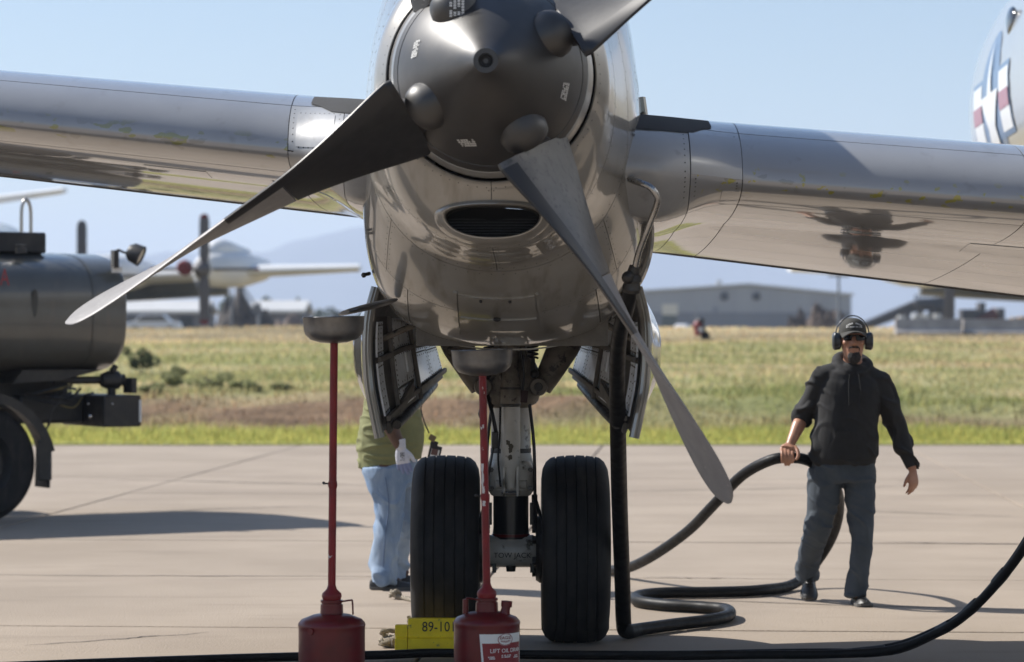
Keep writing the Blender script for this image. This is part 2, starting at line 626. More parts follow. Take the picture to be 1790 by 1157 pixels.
# the field: one sheet from the apron edge to the far hills
ys = [43.55, 43.6] + list(np.arange(44.0, 56, 0.35)) + list(np.arange(56, 92, 0.9)) + [94, 97, 101, 106, 112, 120, 130, 145, 165, 200, 260, 350, 500, 800, 1300, 2200, 4000, 7500]
xs = [-8800, -4000, -2000, -900, -400, -200, -100, -60, -40] + list(np.arange(-28, 28.1, 0.55)) + [40, 60, 100, 200, 400, 900, 2000, 4000, 8800]
rows, cols = [], []
for k, y in enumerate(ys):
    for x in xs:
        xx = x * (1 if y < 400 else 1)
        rows.append((xx, y, -0.2 if k == 0 else field_z(x, y)))
        cols.append(field_col(x, y))
nx = len(xs)
m = MB()
m.v = rows
m.f = [(r * nx + c, r * nx + c + 1, (r + 1) * nx + c + 1, (r + 1) * nx + c) for r in range(len(ys) - 1) for c in range(nx - 1)]
field = m.build("field", M['field'], smooth=60)
set_cols(field.data, np.array(cols, np.float32))
tag(field, kind="structure")


_cc = {}


def blades(name, n, y0, y1, hfun, wid, dens=None, power=1.0, spread=0.25):
    """Grass as separate bent blades, one object."""
    V, Fc, C = [], [], []
    made = 0
    tries = 0
    while made < n and tries < n * 6:
        tries += 1
        y = y0 + (y1 - y0) * rng.random() ** power
        x = rng.uniform(-1, 1) * (spread * y + 1.0)
        if dens is not None and rng.random() > dens(x, y):
            continue
        z = field_z(x, y) - 0.015
        h = hfun(x, y) * rng.uniform(0.55, 1.25)
        w = wid * rng.uniform(0.6, 1.4) * (y / 50)
        a = rng.uniform(0, math.pi)
        lx, ly = rng.normal(0, 0.30, 2) * h
        dx, dy = math.cos(a) * w, math.sin(a) * w
        key = (round(x * 2), round(y * 3))
        if key not in _cc:
            _cc[key] = field_col(key[0] / 2, key[1] / 3)
        c = _cc[key] * rng.uniform(0.85, 1.25) * (1.35 + 0.10 * sm(48, 60, y) + 0.35 * sm(80, 86, y))
        c = np.array([c[0] * rng.uniform(0.9, 1.15), c[1], c[2]])
        k = len(V)
        V += [(x - dx, y - dy, z), (x + dx, y + dy, z), (x + lx * .4 + dx * .7, y + ly * .4 + dy * .7, z + h * .6), (x + lx * .4 - dx * .7, y + ly * .4 - dy * .7, z + h * .6), (x + lx, y + ly, z + h)]
        Fc += [(k, k + 1, k + 2, k + 3), (k + 3, k + 2, k + 4)]
        C += [c] * 5
        made += 1
    m = MB()
    m.v, m.f = V, Fc
    o = m.build(name, M['grass'], smooth=0)
    set_cols(o.data, np.array(C, np.float32))
    tag(o, kind="stuff")
    return o


def bare(x, y):
    d = sm(47.4, 48.4, y) * (1 - sm(50.0, 51.5, y))
    return 1 - 0.93 * d * (1 - 0.8 * sm(0.0, 0.5, noise.noise((x * 0.12 + 4, y * 0.3, 20.0)) + 0.75 * sm(0.5, 3.5, x) - 0.12))


blades("verge_grass", 38000, 43.45, 47.8, lambda x, y: 0.06 + 0.20 * sm(43.6, 46.5, y) * (0.7 + 0.6 * noise.noise((x * .6, y * .6, 0))), 0.011, lambda x, y: 1.0 if y > 43.8 + 0.25 * noise.noise((x * 1.5, 0, 3)) else 0.15)
blades("field_grass", 72000, 47.8, 86, lambda x, y: 0.10 + 0.14 * max(0, noise.noise((x * .25, y * .25, 4))), 0.014, bare, 1.5)
blades("dry_grass", 9000, 83, 92, lambda x, y: 0.09, 0.016, None, 1.0)
# ------------------------------------------------------------------ the patrol aircraft: nacelle, wing, fuselage, propeller, gear
HUB = Vector((-0.095, 11.84, 2.762))
YAW = math.radians(1.4)
plane = thing("patrol_airplane", (0, 14.5, 0), "large grey four-bladed propeller aircraft towering over the oil drain cans, engine nacelle facing us", "airplane")


def patch(m, S, s0, s1, t0, t1, ns, nt, gap=0.003, depth=0.008, off=0.0, hole=None):
    """A separate skin panel lying on the surface S(s, t) -> (point, outward normal), edges turned in."""
    e = 1e-4
    pc = S((s0 + s1) / 2, (t0 + t1) / 2)[0]
    ls = max(1e-6, (S((s0 + s1) / 2 + e * (s1 - s0), (t0 + t1) / 2)[0] - pc).length / e / abs(s1 - s0))
    lt = max(1e-6, (S((s0 + s1) / 2, (t0 + t1) / 2 + e * (t1 - t0))[0] - pc).length / e / abs(t1 - t0))
    gs, gt = gap / ls, gap / lt
    a0, a1, b0, b1 = s0 + gs, s1 - gs, t0 + gt, t1 - gt
    P = [[S(a0 + (a1 - a0) * i / ns, b0 + (b1 - b0) * j / nt) for j in range(nt + 1)] for i in range(ns + 1)]
    top = [[p + n * off for p, n in r] for r in P]
    o = len(m.v)
    W = nt + 1
    m.v += [tuple(p) for r in top for p in r]
    for i in range(ns):
        for j in range(nt):
            if hole is not None and hole(sum((top[i][j], top[i + 1][j], top[i + 1][j + 1], top[i][j + 1]), Vector()) / 4):
                continue
            m.f.append((o + i * W + j, o + (i + 1) * W + j, o + (i + 1) * W + j + 1, o + i * W + j + 1))
    if depth:
        edge = [(i, 0) for i in range(ns)] + [(ns, j) for j in range(nt)] + [(i, nt) for i in range(ns, 0, -1)] + [(0, j) for j in range(nt, 0, -1)]
        o2 = len(m.v)
        m.v += [tuple(P[i][j][0] + P[i][j][1] * (off - depth)) for i, j in edge]
        n = len(edge)
        for k in range(n):
            i, j = edge[k]
            i2, j2 = edge[(k + 1) % n]
            m.f.append((o + i2 * W + j2, o + i * W + j, o2 + k, o2 + (k + 1) % n))
    return m


def surf(fn, sign):
    def S(s, t):
        p = fn(s, t)
        e = 2e-4
        a = fn(s + e, t) - fn(s - e, t)
        b = fn(s, t + e) - fn(s, t - e)
        n = a.cross(b) * sign
        return p, (n.normalized() if n.length > 0 else Vector((0, 0, 1)))
    return S


# ---- nacelle surface N(y, th): th 0 = viewer's right, 90 = top, 270 = bottom
#        Y      xc     half-width zc   top    bottom  exponent
NAC = [(12.08, -0.089, 0.4395, 2.760, 3.199, 2.321, 2.0),
       (12.12, -0.088, 0.470, 2.750, 3.228, 2.276, 2.0),
       (12.17, -0.087, 0.500, 2.735, 3.275, 2.172, 2.02),
       (12.23, -0.086, 0.512, 2.720, 3.315, 2.085, 2.05),
       (12.32, -0.083, 0.528, 2.690, 3.350, 2.035, 2.08),
       (12.48, -0.075, 0.552, 2.650, 3.440, 2.000, 2.12),
       (12.62, -0.068, 0.575, 2.600, 3.520, 1.965, 2.16),
       (12.80, -0.058, 0.610, 2.480, 3.640, 1.860, 2.25),
       (13.05, -0.046, 0.640, 2.320, 3.780, 1.745, 2.36),
       (13.35, -0.036, 0.655, 2.200, 3.860, 1.652, 2.45),
       (13.75, -0.028, 0.660, 2.150, 3.900, 1.600, 2.5),
       (14.60, -0.015, 0.655, 2.150, 3.860, 1.585, 2.5),
       (15.40, -0.002, 0.625, 2.170, 3.650, 1.640, 2.4),
       (15.95, 0.010, 0.500, 2.250, 3.300, 1.800, 2.3),
       (16.30, 0.018, 0.300, 2.350, 2.800, 2.060, 2.1),
       (16.50, 0.022, 0.060, 2.360, 2.480, 2.280, 2.0)]


def nac_pt(y, th):
    xc, w, zc, zt, zb, n = spline_tab(NAC, y)
    c, s = math.cos(th), math.sin(th)
    if c == 0 and s == 0:
        c = 1
    r = (abs(c) ** n + abs(s) ** n) ** (-1 / n)
    return Vector((xc + w * c * r, y, zc + (zt - zc if s > 0 else zc - zb) * s * r))


NS = surf(nac_pt, 1)
_p, _n = NS(14, 0.0)
if _n.x < 0:
    NS = surf(nac_pt, -1)
D = math.radians
MOUTH = (-0.083, 2.168, 0.208, 0.062)           # x, z, half-width, half-height


def in_mouth(p):
    return p.y < 12.6 and p.z < 2.5 and ((p.x - MOUTH[0]) / (MOUTH[2] * 1.10)) ** 2 + ((p.z - MOUTH[1]) / (MOUTH[3] * (0.98 if p.z > MOUTH[1] else 1.50))) ** 2 < 1


def in_bay(p):
    return 13.60 < p.y < 15.95 and p.z < 1.80 and abs(p.x + 0.01) < 0.49


m = MB()
patch(m, NS, 12.09, 16.49, 0, 2 * math.pi, 150, 96, gap=0, depth=0, off=-0.007, hole=lambda p: in_bay(p) or (p.y < 12.6 and p.z < 2.5 and ((p.x - MOUTH[0]) / (MOUTH[2] * 1.2)) ** 2 + ((p.z - MOUTH[1]) / (MOUTH[3] * 1.75)) ** 2 < 1))
nac_core = m.build("nacelle_frame", M['seam'], plane)
deg = [lambda a: D(a)]


def nac_panel(y0, y1, a0, a1, name="skin_panel", off=0.0, hole=None, mt='nacelle_paint', gap=0.0022, fine=1.0, depth=0.008, label=None):
    m = MB()
    patch(m, NS, y0, y1, D(a0), D(a1), max(4, int((y1 - y0) / 0.035 * fine)), max(4, int((a1 - a0) / 2.5 * fine)), gap, depth, off, hole)
    return m.build(name, M[mt], plane, label=label)


bands = [(12.09, 12.335, [(-90, 90), (90, 270)]),
         (12.335, 12.66, [(-90, 90), (90, 270)]),
         (12.66, 13.02, [(-38, 90), (90, 218), (218, 322)]),
         (13.02, 13.56, [(-50, 20), (20, 90), (90, 160), (160, 230), (230, 310)]),
         (13.56, 14.55, [(-62, -8), (-8, 40), (40, 90), (90, 140), (140, 188), (188, 242), (242, 298)]),
         (14.55, 15.98, [(-62, 10), (10, 90), (90, 170), (170, 242), (242, 298)]),
         (15.98, 16.48, [(-90, 0), (0, 90), (90, 180), (180, 270)])]
for y0, y1, spans in bands:
    for a0, a1 in spans:
        low = y0 < 12.5
        nac_panel(y0, y1, a0, a1, hole=(in_mouth if low else in_bay), fine=(6.0 if y0 < 12.2 else 3.0) if low else 1.0)

# air mouth of the oil cooler under the spinner: lip, duct and core slats
mx, mz, ma, mb_ = MOUTH
def mouth_y(x, z):
    lo, hi = 12.08, 12.7
    for _ in range(30):
        mid = (lo + hi) / 2
        xc, w, zc, zt, zb, n = spline_tab(NAC, mid)
        q = abs((x - xc) / w) ** n + abs((z - zc) / (zt - zc if z > zc else zc - zb)) ** n
        if q > 1:
            lo = mid
        else:
            hi = mid
    return lo


K = 72
rings = []
for (e, dy, rr) in ((1.62, 0.020, 0), (1.48, -0.002, 0), (1.32, -0.014, 0), (1.18, -0.022, 0), (1.08, -0.024, 0), (1.0, -0.018, 0), (0.94, 0.0, 0), (0.91, 0.06, 0), (0.88, 0.20, 0)):
    ring = []
    for k in range(K):
        t = 2 * math.pi * k / K
        sx = math.cos(t)
        sz = math.sin(t)
        up_, dn_ = 0.80, 1.42
        sx = math.copysign(abs(sx) ** 0.85, sx)
        hz_ = mb_ * sz * (up_ if sz > 0 else dn_)
        x, z = mx + ma * sx * (1 + (e - 1) * 0.42), mz + hz_ + mb_ * sz * (e - 1) * (0.60 if sz > 0 else 1.1) + 0.006 * sx * sx
        ex_ = max(e, 1.0)
        xs_, zs_ = mx + ma * sx * (1 + (ex_ - 1) * 0.42), mz + hz_ + mb_ * sz * (ex_ - 1) * (0.60 if sz > 0 else 1.1) + 0.006 * sx * sx
        ring.append(Vector((x, mouth_y(xs_, zs_) + dy, z)))
    rings.append(ring)
m = MB()
m.loft(rings, caps=False)
lip = m.build("intake_lip", M['nacelle_paint'], plane)
m = MB()
back = [p + Vector((0, 0.02, 0)) for p in rings[-1]]
m.add([sum(back, Vector()) / K] + back, [(0, 1 + k, 1 + (k + 1) % K) for k in range(K)])
m.build("cooler_core", M['matte_black'], plane, smooth=0)
for k in range(11):
    z = mz - mb_ * 1.28 + k * mb_ * 2.0 / 10 + 0.004
    hw = ma * math.sqrt(max(0.04, 1 - ((z - mz) / (mb_ * (1.42 if z < mz else 0.82))) ** 2)) * 0.92
    m = MB()
    m.box((mx, 12.43, z), (2 * hw, 0.03, 0.0045))
    m.build("cooler_slat", M['black'], plane, smooth=0)

# access hatch low on the nose of the cowl
nac_panel(12.86, 13.22, 252.5, 284.5, "access_hatch", off=0.007, depth=0.012, gap=0.0)
for (y0, y1, a0, a1) in ((12.84, 13.34, 250.7, 252.2), (12.84, 13.34, 284.8, 286.3), (13.065, 13.075, 253, 284)):
    nac_panel(y0, y1, a0, a1, "hatch_strip", off=0.013, depth=0.012, gap=0.0)
m = MB()
for a in (262, 274):
    p, n = NS(12.88, D(a))
    m.ball(p + n * 0.010, 0.008, 8, 5)
m.build("hatch_latch", M['black'], plane)
p, n = NS(13.05, D(268))
m = MB()
m.ball(p + n * 0.012, (0.018, 0.010, 0.012), 10, 6)
m.build("hatch_handle", M['dark_metal'], plane)

# rivet rows on the cowl: real little heads, joined
def rivets(name, pts, r=0.0035, parent=None, mt='dark_metal'):
    m = MB()
    for p, n in pts:
        a = n.orthogonal().normalized()
        b = n.cross(a)
        ring = [p + (a * math.cos(k * math.pi / 3) + b * math.sin(k * math.pi / 3)) * r for k in range(6)]
        top = p + n * r * 0.5
        m.add(ring + [top], [(k, (k + 1) % 6, 6) for k in range(6)])
    o = m.build(name, M[mt], parent or plane)
    o["kind"] = "stuff"
    return o


pts = []
for y0, y1, spans in bands[:4]:
    for a0, a1 in spans:
        for a in (a0 + 1.3, a1 - 1.3):
            pts += [NS(y0 + 0.03 + (y1 - y0 - 0.06) * k / 8, D(a)) for k in range(9)]
        nn = int((a1 - a0) / 5)
        for y in (y0 + 0.022, y1 - 0.022):
            pts += [NS(y, D(a0 + (a1 - a0) * (k + .5) / nn)) for k in range(nn)]
pts = [q for q in pts if not in_mouth(q[0]) and not in_bay(q[0])]
rivets("rivet_heads", pts, 0.0032)

# small stencilled lines on the cowl: (y, angle, rows, width)
def stencil_lines(S, s, t, rows, w, h, mt, name="stencil_print", parent=None, seed=0, off=0.0012, perp=False):
    """Unreadable small print: rows of short dashes lying on the skin."""
    r = random.Random(seed)
    m = MB()
    p, n = S(s, t)
    up = Vector((0, 0, 1)) - n * n.z
    if up.length < 0.2:
        up = Vector((0, 1, 0)) - n * n.y
    up.normalize()
    side = up.cross(n)
    if perp:
        up, side = side, -up
    for k in range(rows):
        x = -w / 2
        while x < w / 2:
            L = r.uniform(0.5, 1.3) * h
            if r.random() < 0.82:
                q = [p + n * off + side * (x + dx) + up * (-(k - rows / 2) * h * 1.5 + dz) for dx, dz in ((0, 0), (L * .8, 0), (L * .8, h), (0, h))]
                m.add(q, [(0, 1, 2, 3)])
            x += L
    return m.build(name, M[mt], parent or plane, smooth=0)


stencil_lines(NS, 12.95, D(205), 2, 0.10, 0.011, 'stencil_black', seed=1, off=0.004)
stencil_lines(NS, 13.3, D(192), 2, 0.14, 0.010, 'stencil_black', seed=2, off=0.004)
stencil_lines(NS, 12.75, D(172), 2, 0.05, 0.014, 'stencil_black', seed=3, off=0.004)
stencil_lines(NS, 12.75, D(2), 2, 0.05, 0.014, 'stencil_black', seed=4, off=0.004)
stencil_lines(NS, 12.40, D(215), 2, 0.09, 0.009, 'stencil_black', seed=5, off=0.006)

# open cowl door on the viewer's right, edge on, with its dark jamb
def door_edge(name, a0, a1, y0, y1, out, th, mt):
    m = MB()
    rows = []
    for k in range(21):
        a = a0 + (a1 - a0) * k / 20
        p, n = NS(y0 + (y1 - y0) * 0.0, D(a))
        w = math.sin(math.pi * min(1, max(0, (k + 1.5) / 23))) ** 0.5
        q = p + n * (out * w)
        b = p + n * (out * w) + Vector((0.0, th, 0)) + n * 0.012
        rows.append([p + n * 0.002, q, b, p + n * 0.002 + Vector((0, th, 0))])
    m.loft(rows, caps=True)
    return m.build(name, M[mt], plane)


door_edge("cowl_door", -46, 17, 13.30, 13.9, 0.030, 0.05, 'bay_dark')
door_edge("cowl_door_skin", -40, 20, 13.38, 14.4, 0.040, 0.03, 'nacelle_paint')
m = MB()
for a in (-22, -12, 2, 15, 26):
    p, n = NS(13.295, D(a - 11))
    m.ball(p + n * 0.014, (0.012, 0.006, 0.012), 8, 5)
m.build("door_fasteners", M['dark_metal'], plane)
m = MB()
for a in (-30, -16, -4, 9, 21):
    p, n = NS(13.29, D(a - 11))
    p2, n2 = NS(13.29, D(a - 4))
    m.tube([p + n * 0.012, p2 + n2 * 0.012], 0.007, 6)
m.build("door_jamb_strip", M['gear_grime'], plane)
# drain nozzle and flat vent flap on the viewer's left, low down
p = at(646, 478, 13.6)
m = MB()
m.cyl(p, at(634, 481, 13.55), 0.009, 10)
m.lathe([(-0.012, 0.012), (0.0, 0.013), (0.004, 0.008)], at(634, 481, 13.55), (-1, -0.3, -0.1), 10)
m.build("drain_nozzle", M['dark_metal'], plane)
m = MB()
c0, c1 = at(603, 546, 13.0), at(682, 527, 13.25)
pts = [c0, c0.lerp(c1, .12), c0.lerp(c1, .5), c0.lerp(c1, .9), c1]
m.tube(pts, [(0.03, 0.008), (0.075, 0.013), (0.095, 0.016), (0.075, 0.013), (0.03, 0.01)], 16, ref=(0, 1, 0), per=3)
m.build("vent_flap", M['pan'], plane)

# ---- spinner and propeller: one part with its own pieces
AX = Vector((math.sin(YAW), math.cos(YAW), 0))
SPR = [(-0.415, 0.0), (-0.415, 0.028), (-0.43, 0.030), (-0.43, 0.050), (-0.40, 0.062), (-0.34, 0.108), (-0.26, 0.168), (-0.17, 0.232), (-0.08, 0.292), (0.0, 0.338), (0.07, 0.372), (0.115, 0.388)]
m = MB()
m.lathe(SPR, HUB, AX, 72)
prop = m.build("propeller", M['spinner'], plane, smooth=50)
m = MB()
m.lathe([(0.12, 0.30), (0.122, 0.392), (0.15, 0.404), (0.185, 0.412), (0.19, 0.36)], HUB, AX, 72)
m.build("spinner_ring", M['spinner'], prop)
m = MB()
m.lathe([(0.194, 0.36), (0.196, 0.414), (0.232, 0.434), (0.262, 0.435), (0.264, 0.36)], HUB, AX, 72)
m.build("spinner_afterbody", mat("afterbody_paint", (0.40, 0.39, 0.375), 0.28, 0.6, col2=(0.32, 0.31, 0.295), vscale=5, coat=0.4), prop)
m = MB()
m.lathe([(-0.405, 0.0), (-0.405, 0.027), (-0.418, 0.0265), (-0.420, 0.02), (-0.41, 0.0)], HUB, AX, 20)
m.build("nose_plug", M['matte_black'], prop)
TX, TZ = Vector((AX.y, -AX.x, 0)), Vector((0, 0, 1))
SPN = surf(lambda y, th: HUB + AX * y + (TX * math.cos(th) + TZ * math.sin(th)) * lerp_tab(SPR[3:], y)[0], 1)
if SPN(-0.1, 0.0)[1].x < 0:
    SPN = surf(lambda y, th: HUB + AX * y + (TX * math.cos(th) + TZ * math.sin(th)) * lerp_tab(SPR[3:], y)[0], -1)
for k, a in enumerate((164, -16, 254, 74)):
    stencil_lines(SPN, -0.03, D(a), 4, 0.07, 0.0085, 'stencil_white', "spinner_stencil", prop, 20 + k, 0.002, perp=(k < 2))

#        r     chord  pitch  thick
BL = [(0.345, 0.30, 130, 0.130), (0.375, 0.50, 129, 0.110), (0.40, 0.505, 128, 0.100), (0.50, 0.49, 123, 0.085), (0.62, 0.46, 117, 0.070), (0.76, 0.44, 109.5, 0.060),
      (0.95, 0.42, 101, 0.052), (1.15, 0.425, 95, 0.046), (1.40, 0.43, 88, 0.038), (1.65, 0.43, 81, 0.030), (1.85, 0.41, 77, 0.024), (1.97, 0.33, 75, 0.020), (2.03, 0.22, 74.5, 0.016), (2.06, 0.06, 74, 0.010)]


def blade_ring(e_r, e_t, r, n=28):
    ch, pit, th = spline_tab(BL, r)
    b = math.radians(pit)
    d = e_t * math.cos(b) - AX * math.sin(b)        # trailing edge to leading edge
    nn = e_r.cross(d)
    c = HUB + e_r * r + AX * 0.02
    ring = []
    for k in range(n):
        t = 2 * math.pi * k / n
        x = math.cos(t)
        ring.append(c + d * (x * ch * 0.5) + nn * (math.sin(t) * th * 0.5 * (0.75 + 0.35 * x)))
    return ring


def blade_piece(name, e_r, e_t, r0, r1, mt, parent, steps, root=False):
    m = MB()
    m.loft([blade_ring(e_r, e_t, r0 + (r1 - r0) * k / steps) for k in range(steps + 1)])
    return m.build(name, M[mt], parent, smooth=60)


for k, a in enumerate((-61.0, 29.0, 119.0, 210.6)):
    a = math.radians(a)
    e_r = (TX * math.cos(a) + TZ * math.sin(a)).normalized()
    e_t = (-TX * math.sin(a) + TZ * math.cos(a)).normalized()
    steps = 60
    b = blade_piece("propeller_blade", e_r, e_t, 0.98 if k in (0, 1, 2) else 0.98, 2.06, 'blade_grey', prop, 56)
    c = blade_piece("blade_cuff", e_r, e_t, 0.372, 0.975, 'blade_black' if k in (1, 2, 3) else 'blade_cuff_grey', prop, 30) if k else None
    if k == 0:
        M['blade_cuff_grey'] = mat("blade_cuff_grey", (0.095, 0.094, 0.09), 0.42, 0.2, col2=(0.13, 0.125, 0.12), vscale=9, col3=(0.05, 0.05, 0.05), v3=30, lo3=0.55, hi3=0.7)
        c = blade_piece("blade_cuff", e_r, e_t, 0.372, 0.975, 'blade_cuff_grey', prop, 30)
    # rubber leading-edge strip
    m = MB()
    rows = []
    for q in range(25):
        r = 0.40 + (1.25 - 0.40) * q / 24
        ring = blade_ring(e_r, e_t, r, 40)
        cen = sum(ring, Vector()) / 40
        rows.append([p + (p - cen).normalized() * 0.003 for p in (ring[35], ring[37], ring[39], ring[0], ring[1], ring[3], ring[5])])
    m.grid(rows)
    m.build("blade_boot", M['blade_edge'], prop)
    # shank and the bulge on the spinner round it
    m = MB()
    o = HUB + AX * 0.02
    m.tube([o + e_r * 0.20, o + e_r * 0.28, o + e_r * 0.335, o + e_r * 0.352, o + e_r * 0.372], [0.098, 0.094, 0.086, 0.078, 0.088], 28)
    m.build("blade_root", M['spinner'], prop, smooth=50)
    m = MB()
    cc = o + e_r * 0.262 - AX * 0.045
    m.tube([cc - AX * 0.005 - e_r * 0.09, cc - AX * 0.035 - e_r * 0.03, cc - AX * 0.03 + e_r * 0.03, cc + e_r * 0.065, cc + e_r * 0.085], [(0.03, 0.03), (0.085, 0.085), (0.105, 0.098), (0.098, 0.085), (0.085, 0.07)], 28, ref=e_t, per=3)
    m.build("blade_fairing", M['spinner'], prop, smooth=50)
    if k == 2:
        S2 = lambda s, t: (cc - AX * 0.128 + e_r * s, -AX)
        stencil_lines(S2, 0.03, 0, 4, 0.09, 0.011, 'stencil_white', "root_stencil", prop, 41, 0.004, perp=True)

# ---- wing
def wing_st(x):
    """leading edge Y, trailing edge Y, trailing edge z, crest z for the wing section at x."""
    le = 12.92 + (0.035 * (-x) if x < 0 else -0.01 * x)
    te = 16.35 - (0.20 * max(0, -x - 0.6) if x < 0 else 0.0)
    u_t = UC + x / te * F
    v_t = 307 + 73 * u_t / 640 if x < 0 else 440 + 78 * (u_t - 1140) / 650
    yc = le + 0.33 * (te - le)
    u_c = UC + x / yc * F
    v_c = 131 + 54 * u_c / 640 if x < 0 else 214 + 54 * (u_c - 1120) / 670
    return le, te, EYE - (v_t - VH) / F * te, EYE - (v_c - VH) / F * yc


_wt = {}
for _x in (-9.0, -2.2, -0.55):
    _wt[_x] = wing_st(_x)
for _x in (0.55, 2.6):
    _wt[_x] = wing_st(_x)


def wing_lin(x):
    if x < 0:
        a, b = (-2.2, -0.55)
    else:
        a, b = (0.55, 2.6)
    k = (x - a) / (b - a)
    return [p + (q - p) * k for p, q in zip(_wt[a], _wt[b])]


def wing_pt(x, t):
    le, te, zte, zc = wing_lin(x)
    ch = te - le
    th = 0.165 * ch
    side = -0.70 if x < 0 else 0.64
    d = abs(x - side) if (x < side if x < 0 else x > side) else 0.0
    a = (1 - sm(0, 0.62 if x > 0 else 0.45, d))
    a2 = a * a
    # t 0 -> lower trailing edge, 0.5 -> nose, 1 -> upper trailing edge
    w = 2 * t - 1
    c = w * w                                        # chord fraction from the nose
    c = min(1.0, 0.35 * c + 0.65 * abs(w) ** 1.6) if abs(w) > 0 else 0.0
    yt = 5 * th * (0.2969 * math.sqrt(max(c, 0)) - 0.1260 * c - 0.3516 * c * c + 0.2843 * c ** 3 - 0.1036 * c ** 4)
    zmid = zc - 0.625 * th
    zl = zte + (zmid - zte) / 0.67 * (1 - c) if c > 0.33 else zmid + (zmid - zte) / 0.67 * (0.33 - c) * 0.35
    up = 1.25 if w > 0 else -0.40
    z = zl + up * yt
    # fillet into the nacelle: nose grows forward, belly drops
    y = le + c * ch
    nose = math.exp(-(c / 0.16) ** 2)
    y -= 0.24 * a2 * nose
    if w < 0:
        z -= 0.13 * a2 * a * (1 - c) ** 0.7 * min(1, (c / 0.05))
    return Vector((x, y, z))


WS = surf(wing_pt, 1)
if WS(-2, 0.85)[1].z < 0:
    WS = surf(wing_pt, -1)
M['wing_chipped'] = None


def chip_mat(big):
    m = mat("wing_paint_chipped", (0.29, 0.295, 0.305), 0.36, 0.10, col2=(0.25, 0.255, 0.265), vscale=1.6, coat=1.0, coat_ior=1.75, coat_rough=0.055, bump=0.08, bscale=2.6, bdist=0.03,
            col3=(0.21, 0.205, 0.195), v3=5, lo3=0.60, hi3=0.75, streak3=(1.6, 0.6, 1.6))
    nt = m.node_tree
    b = nt.nodes["Principled BSDF"]
    src = b.inputs["Base Color"].links[0].from_socket
    g = nt.nodes.new("ShaderNodeNewGeometry")

    def layer(src, scale, lo, hi, col, stretch, z0, z1, seed):
        mp = nt.nodes.new("ShaderNodeMapping")
        mp.inputs["Scale"].default_value = stretch
        mp.inputs["Location"].default_value = (seed, seed * 2, 0)
        nt.links.new(g.outputs["Position"], mp.inputs[0])
        t = nt.nodes.new("ShaderNodeTexNoise")
        t.inputs["Scale"].default_value = scale
        t.inputs["Detail"].default_value = 3
        nt.links.new(mp.outputs[0], t.inputs["Vector"])
        r = nt.nodes.new("ShaderNodeMapRange")
        r.inputs[1].default_value = lo
        r.inputs[2].default_value = hi
        nt.links.new(t.outputs["Fac"], r.inputs[0])
        # the wear sits on the very nose of the wing: limited by an attribute painted on the panel
        at_ = nt.nodes.new("ShaderNodeAttribute")
        at_.attribute_name = "nose"
        mu = nt.nodes.new("ShaderNodeMath")
        mu.operation = 'MULTIPLY'
        nt.links.new(r.outputs[0], mu.inputs[0])
        nt.links.new(at_.outputs["Fac"], mu.inputs[1])
        x = nt.nodes.new("ShaderNodeMix")
        x.data_type = 'RGBA'
        nt.links.new(mu.outputs[0], x.inputs[0])
        nt.links.new(src, x.inputs[6])
        x.inputs[7].default_value = (*col, 1)
        return x.outputs[2]
    s = layer(src, 9 if big else 16, 0.60 if big else 0.66, 0.62 if big else 0.67, (0.22, 0.22, 0.215), (0.7, 1, 1.2), 0, 0, 3.0)
    s = layer(s, 10 if big else 19, 0.595 if big else 0.625, 0.615 if big else 0.635, (0.22, 0.225, 0.085) if big else (0.30, 0.285, 0.05), (0.7, 1, 1.5) if big else (0.9, 1, 1.1), 0, 0, 11.0)
    nt.links.new(s, b.inputs["Base Color"])
    return m


M['wing_chipped'] = chip_mat(False)
M['wing_chipped_left'] = chip_mat(True)


def wing_panel(x0, x1, t0, t1, name="wing_panel", mt='skin_paint', off=0.0, gap=0.0022, nx=None, nt_=None, depth=0.008, label=None):
    m = MB()
    patch(m, WS, x0, x1, t0, t1, nx or max(3, int(abs(x1 - x0) / 0.12)), nt_ or max(4, int((t1 - t0) * 60)), gap, depth, off)
    o = m.build(name, M[mt], plane, label=label)
    if mt.startswith('wing_chipped'):
        a = o.data.attributes.new("nose", 'FLOAT', 'POINT')
        vals = []
        W = (nt_ or max(4, int((t1 - t0) * 60))) + 1
        top = ((nx or max(3, int(abs(x1 - x0) / 0.12))) + 1) * W
        for i in range(len(o.data.vertices)):
            if i < top:
                t = t0 + (t1 - t0) * (i % W) / (W - 1)
                vals.append(sm(0.44, 0.46, t) * (1 - sm(0.50, 0.53, t)) if abs((x0 + x1) / 2) > 0.9 else 0.0)
            else:
                vals.append(0.0)
        a.data.foreach_set("value", vals)
    return o


for (x0, x1) in ((-8.0, -0.30), (0.30, 4.2)):
    m = MB()
    patch(m, WS, x0, x1, 0.0005, 0.9995, 70, 60, gap=0, depth=0, off=-0.007)
    m.build("wing_frame", M['seam'], plane)
for (x0, x1) in ((-8.0, -6.0), (-6.0, -3.6), (-3.6, -1.02), (-1.02, -0.76), (-0.76, -0.34)):
    near = x0 > -1.2
    wing_panel(x0, x1, 0.0, 0.08, nt_=3, nx=10 if near else None)
    wing_panel(x0, x1, 0.08, 0.15, nt_=4, nx=10 if near else None)
    wing_panel(x0, x1, 0.15, 0.25, nt_=6, nx=10 if near else None)
    wing_panel(x0, x1, 0.25, 0.385, nt_=10, nx=10 if near else None)
    wing_panel(x0, x1, 0.385, 0.605, "leading_edge_panel", 'root_paint' if near else 'wing_chipped_left', nt_=28, nx=10 if near else 24)
    wing_panel(x0, x1, 0.605, 0.80, nt_=12, nx=10 if near else None)
    wing_panel(x0, x1, 0.80, 1.0, nt_=8, nx=10 if near else None)
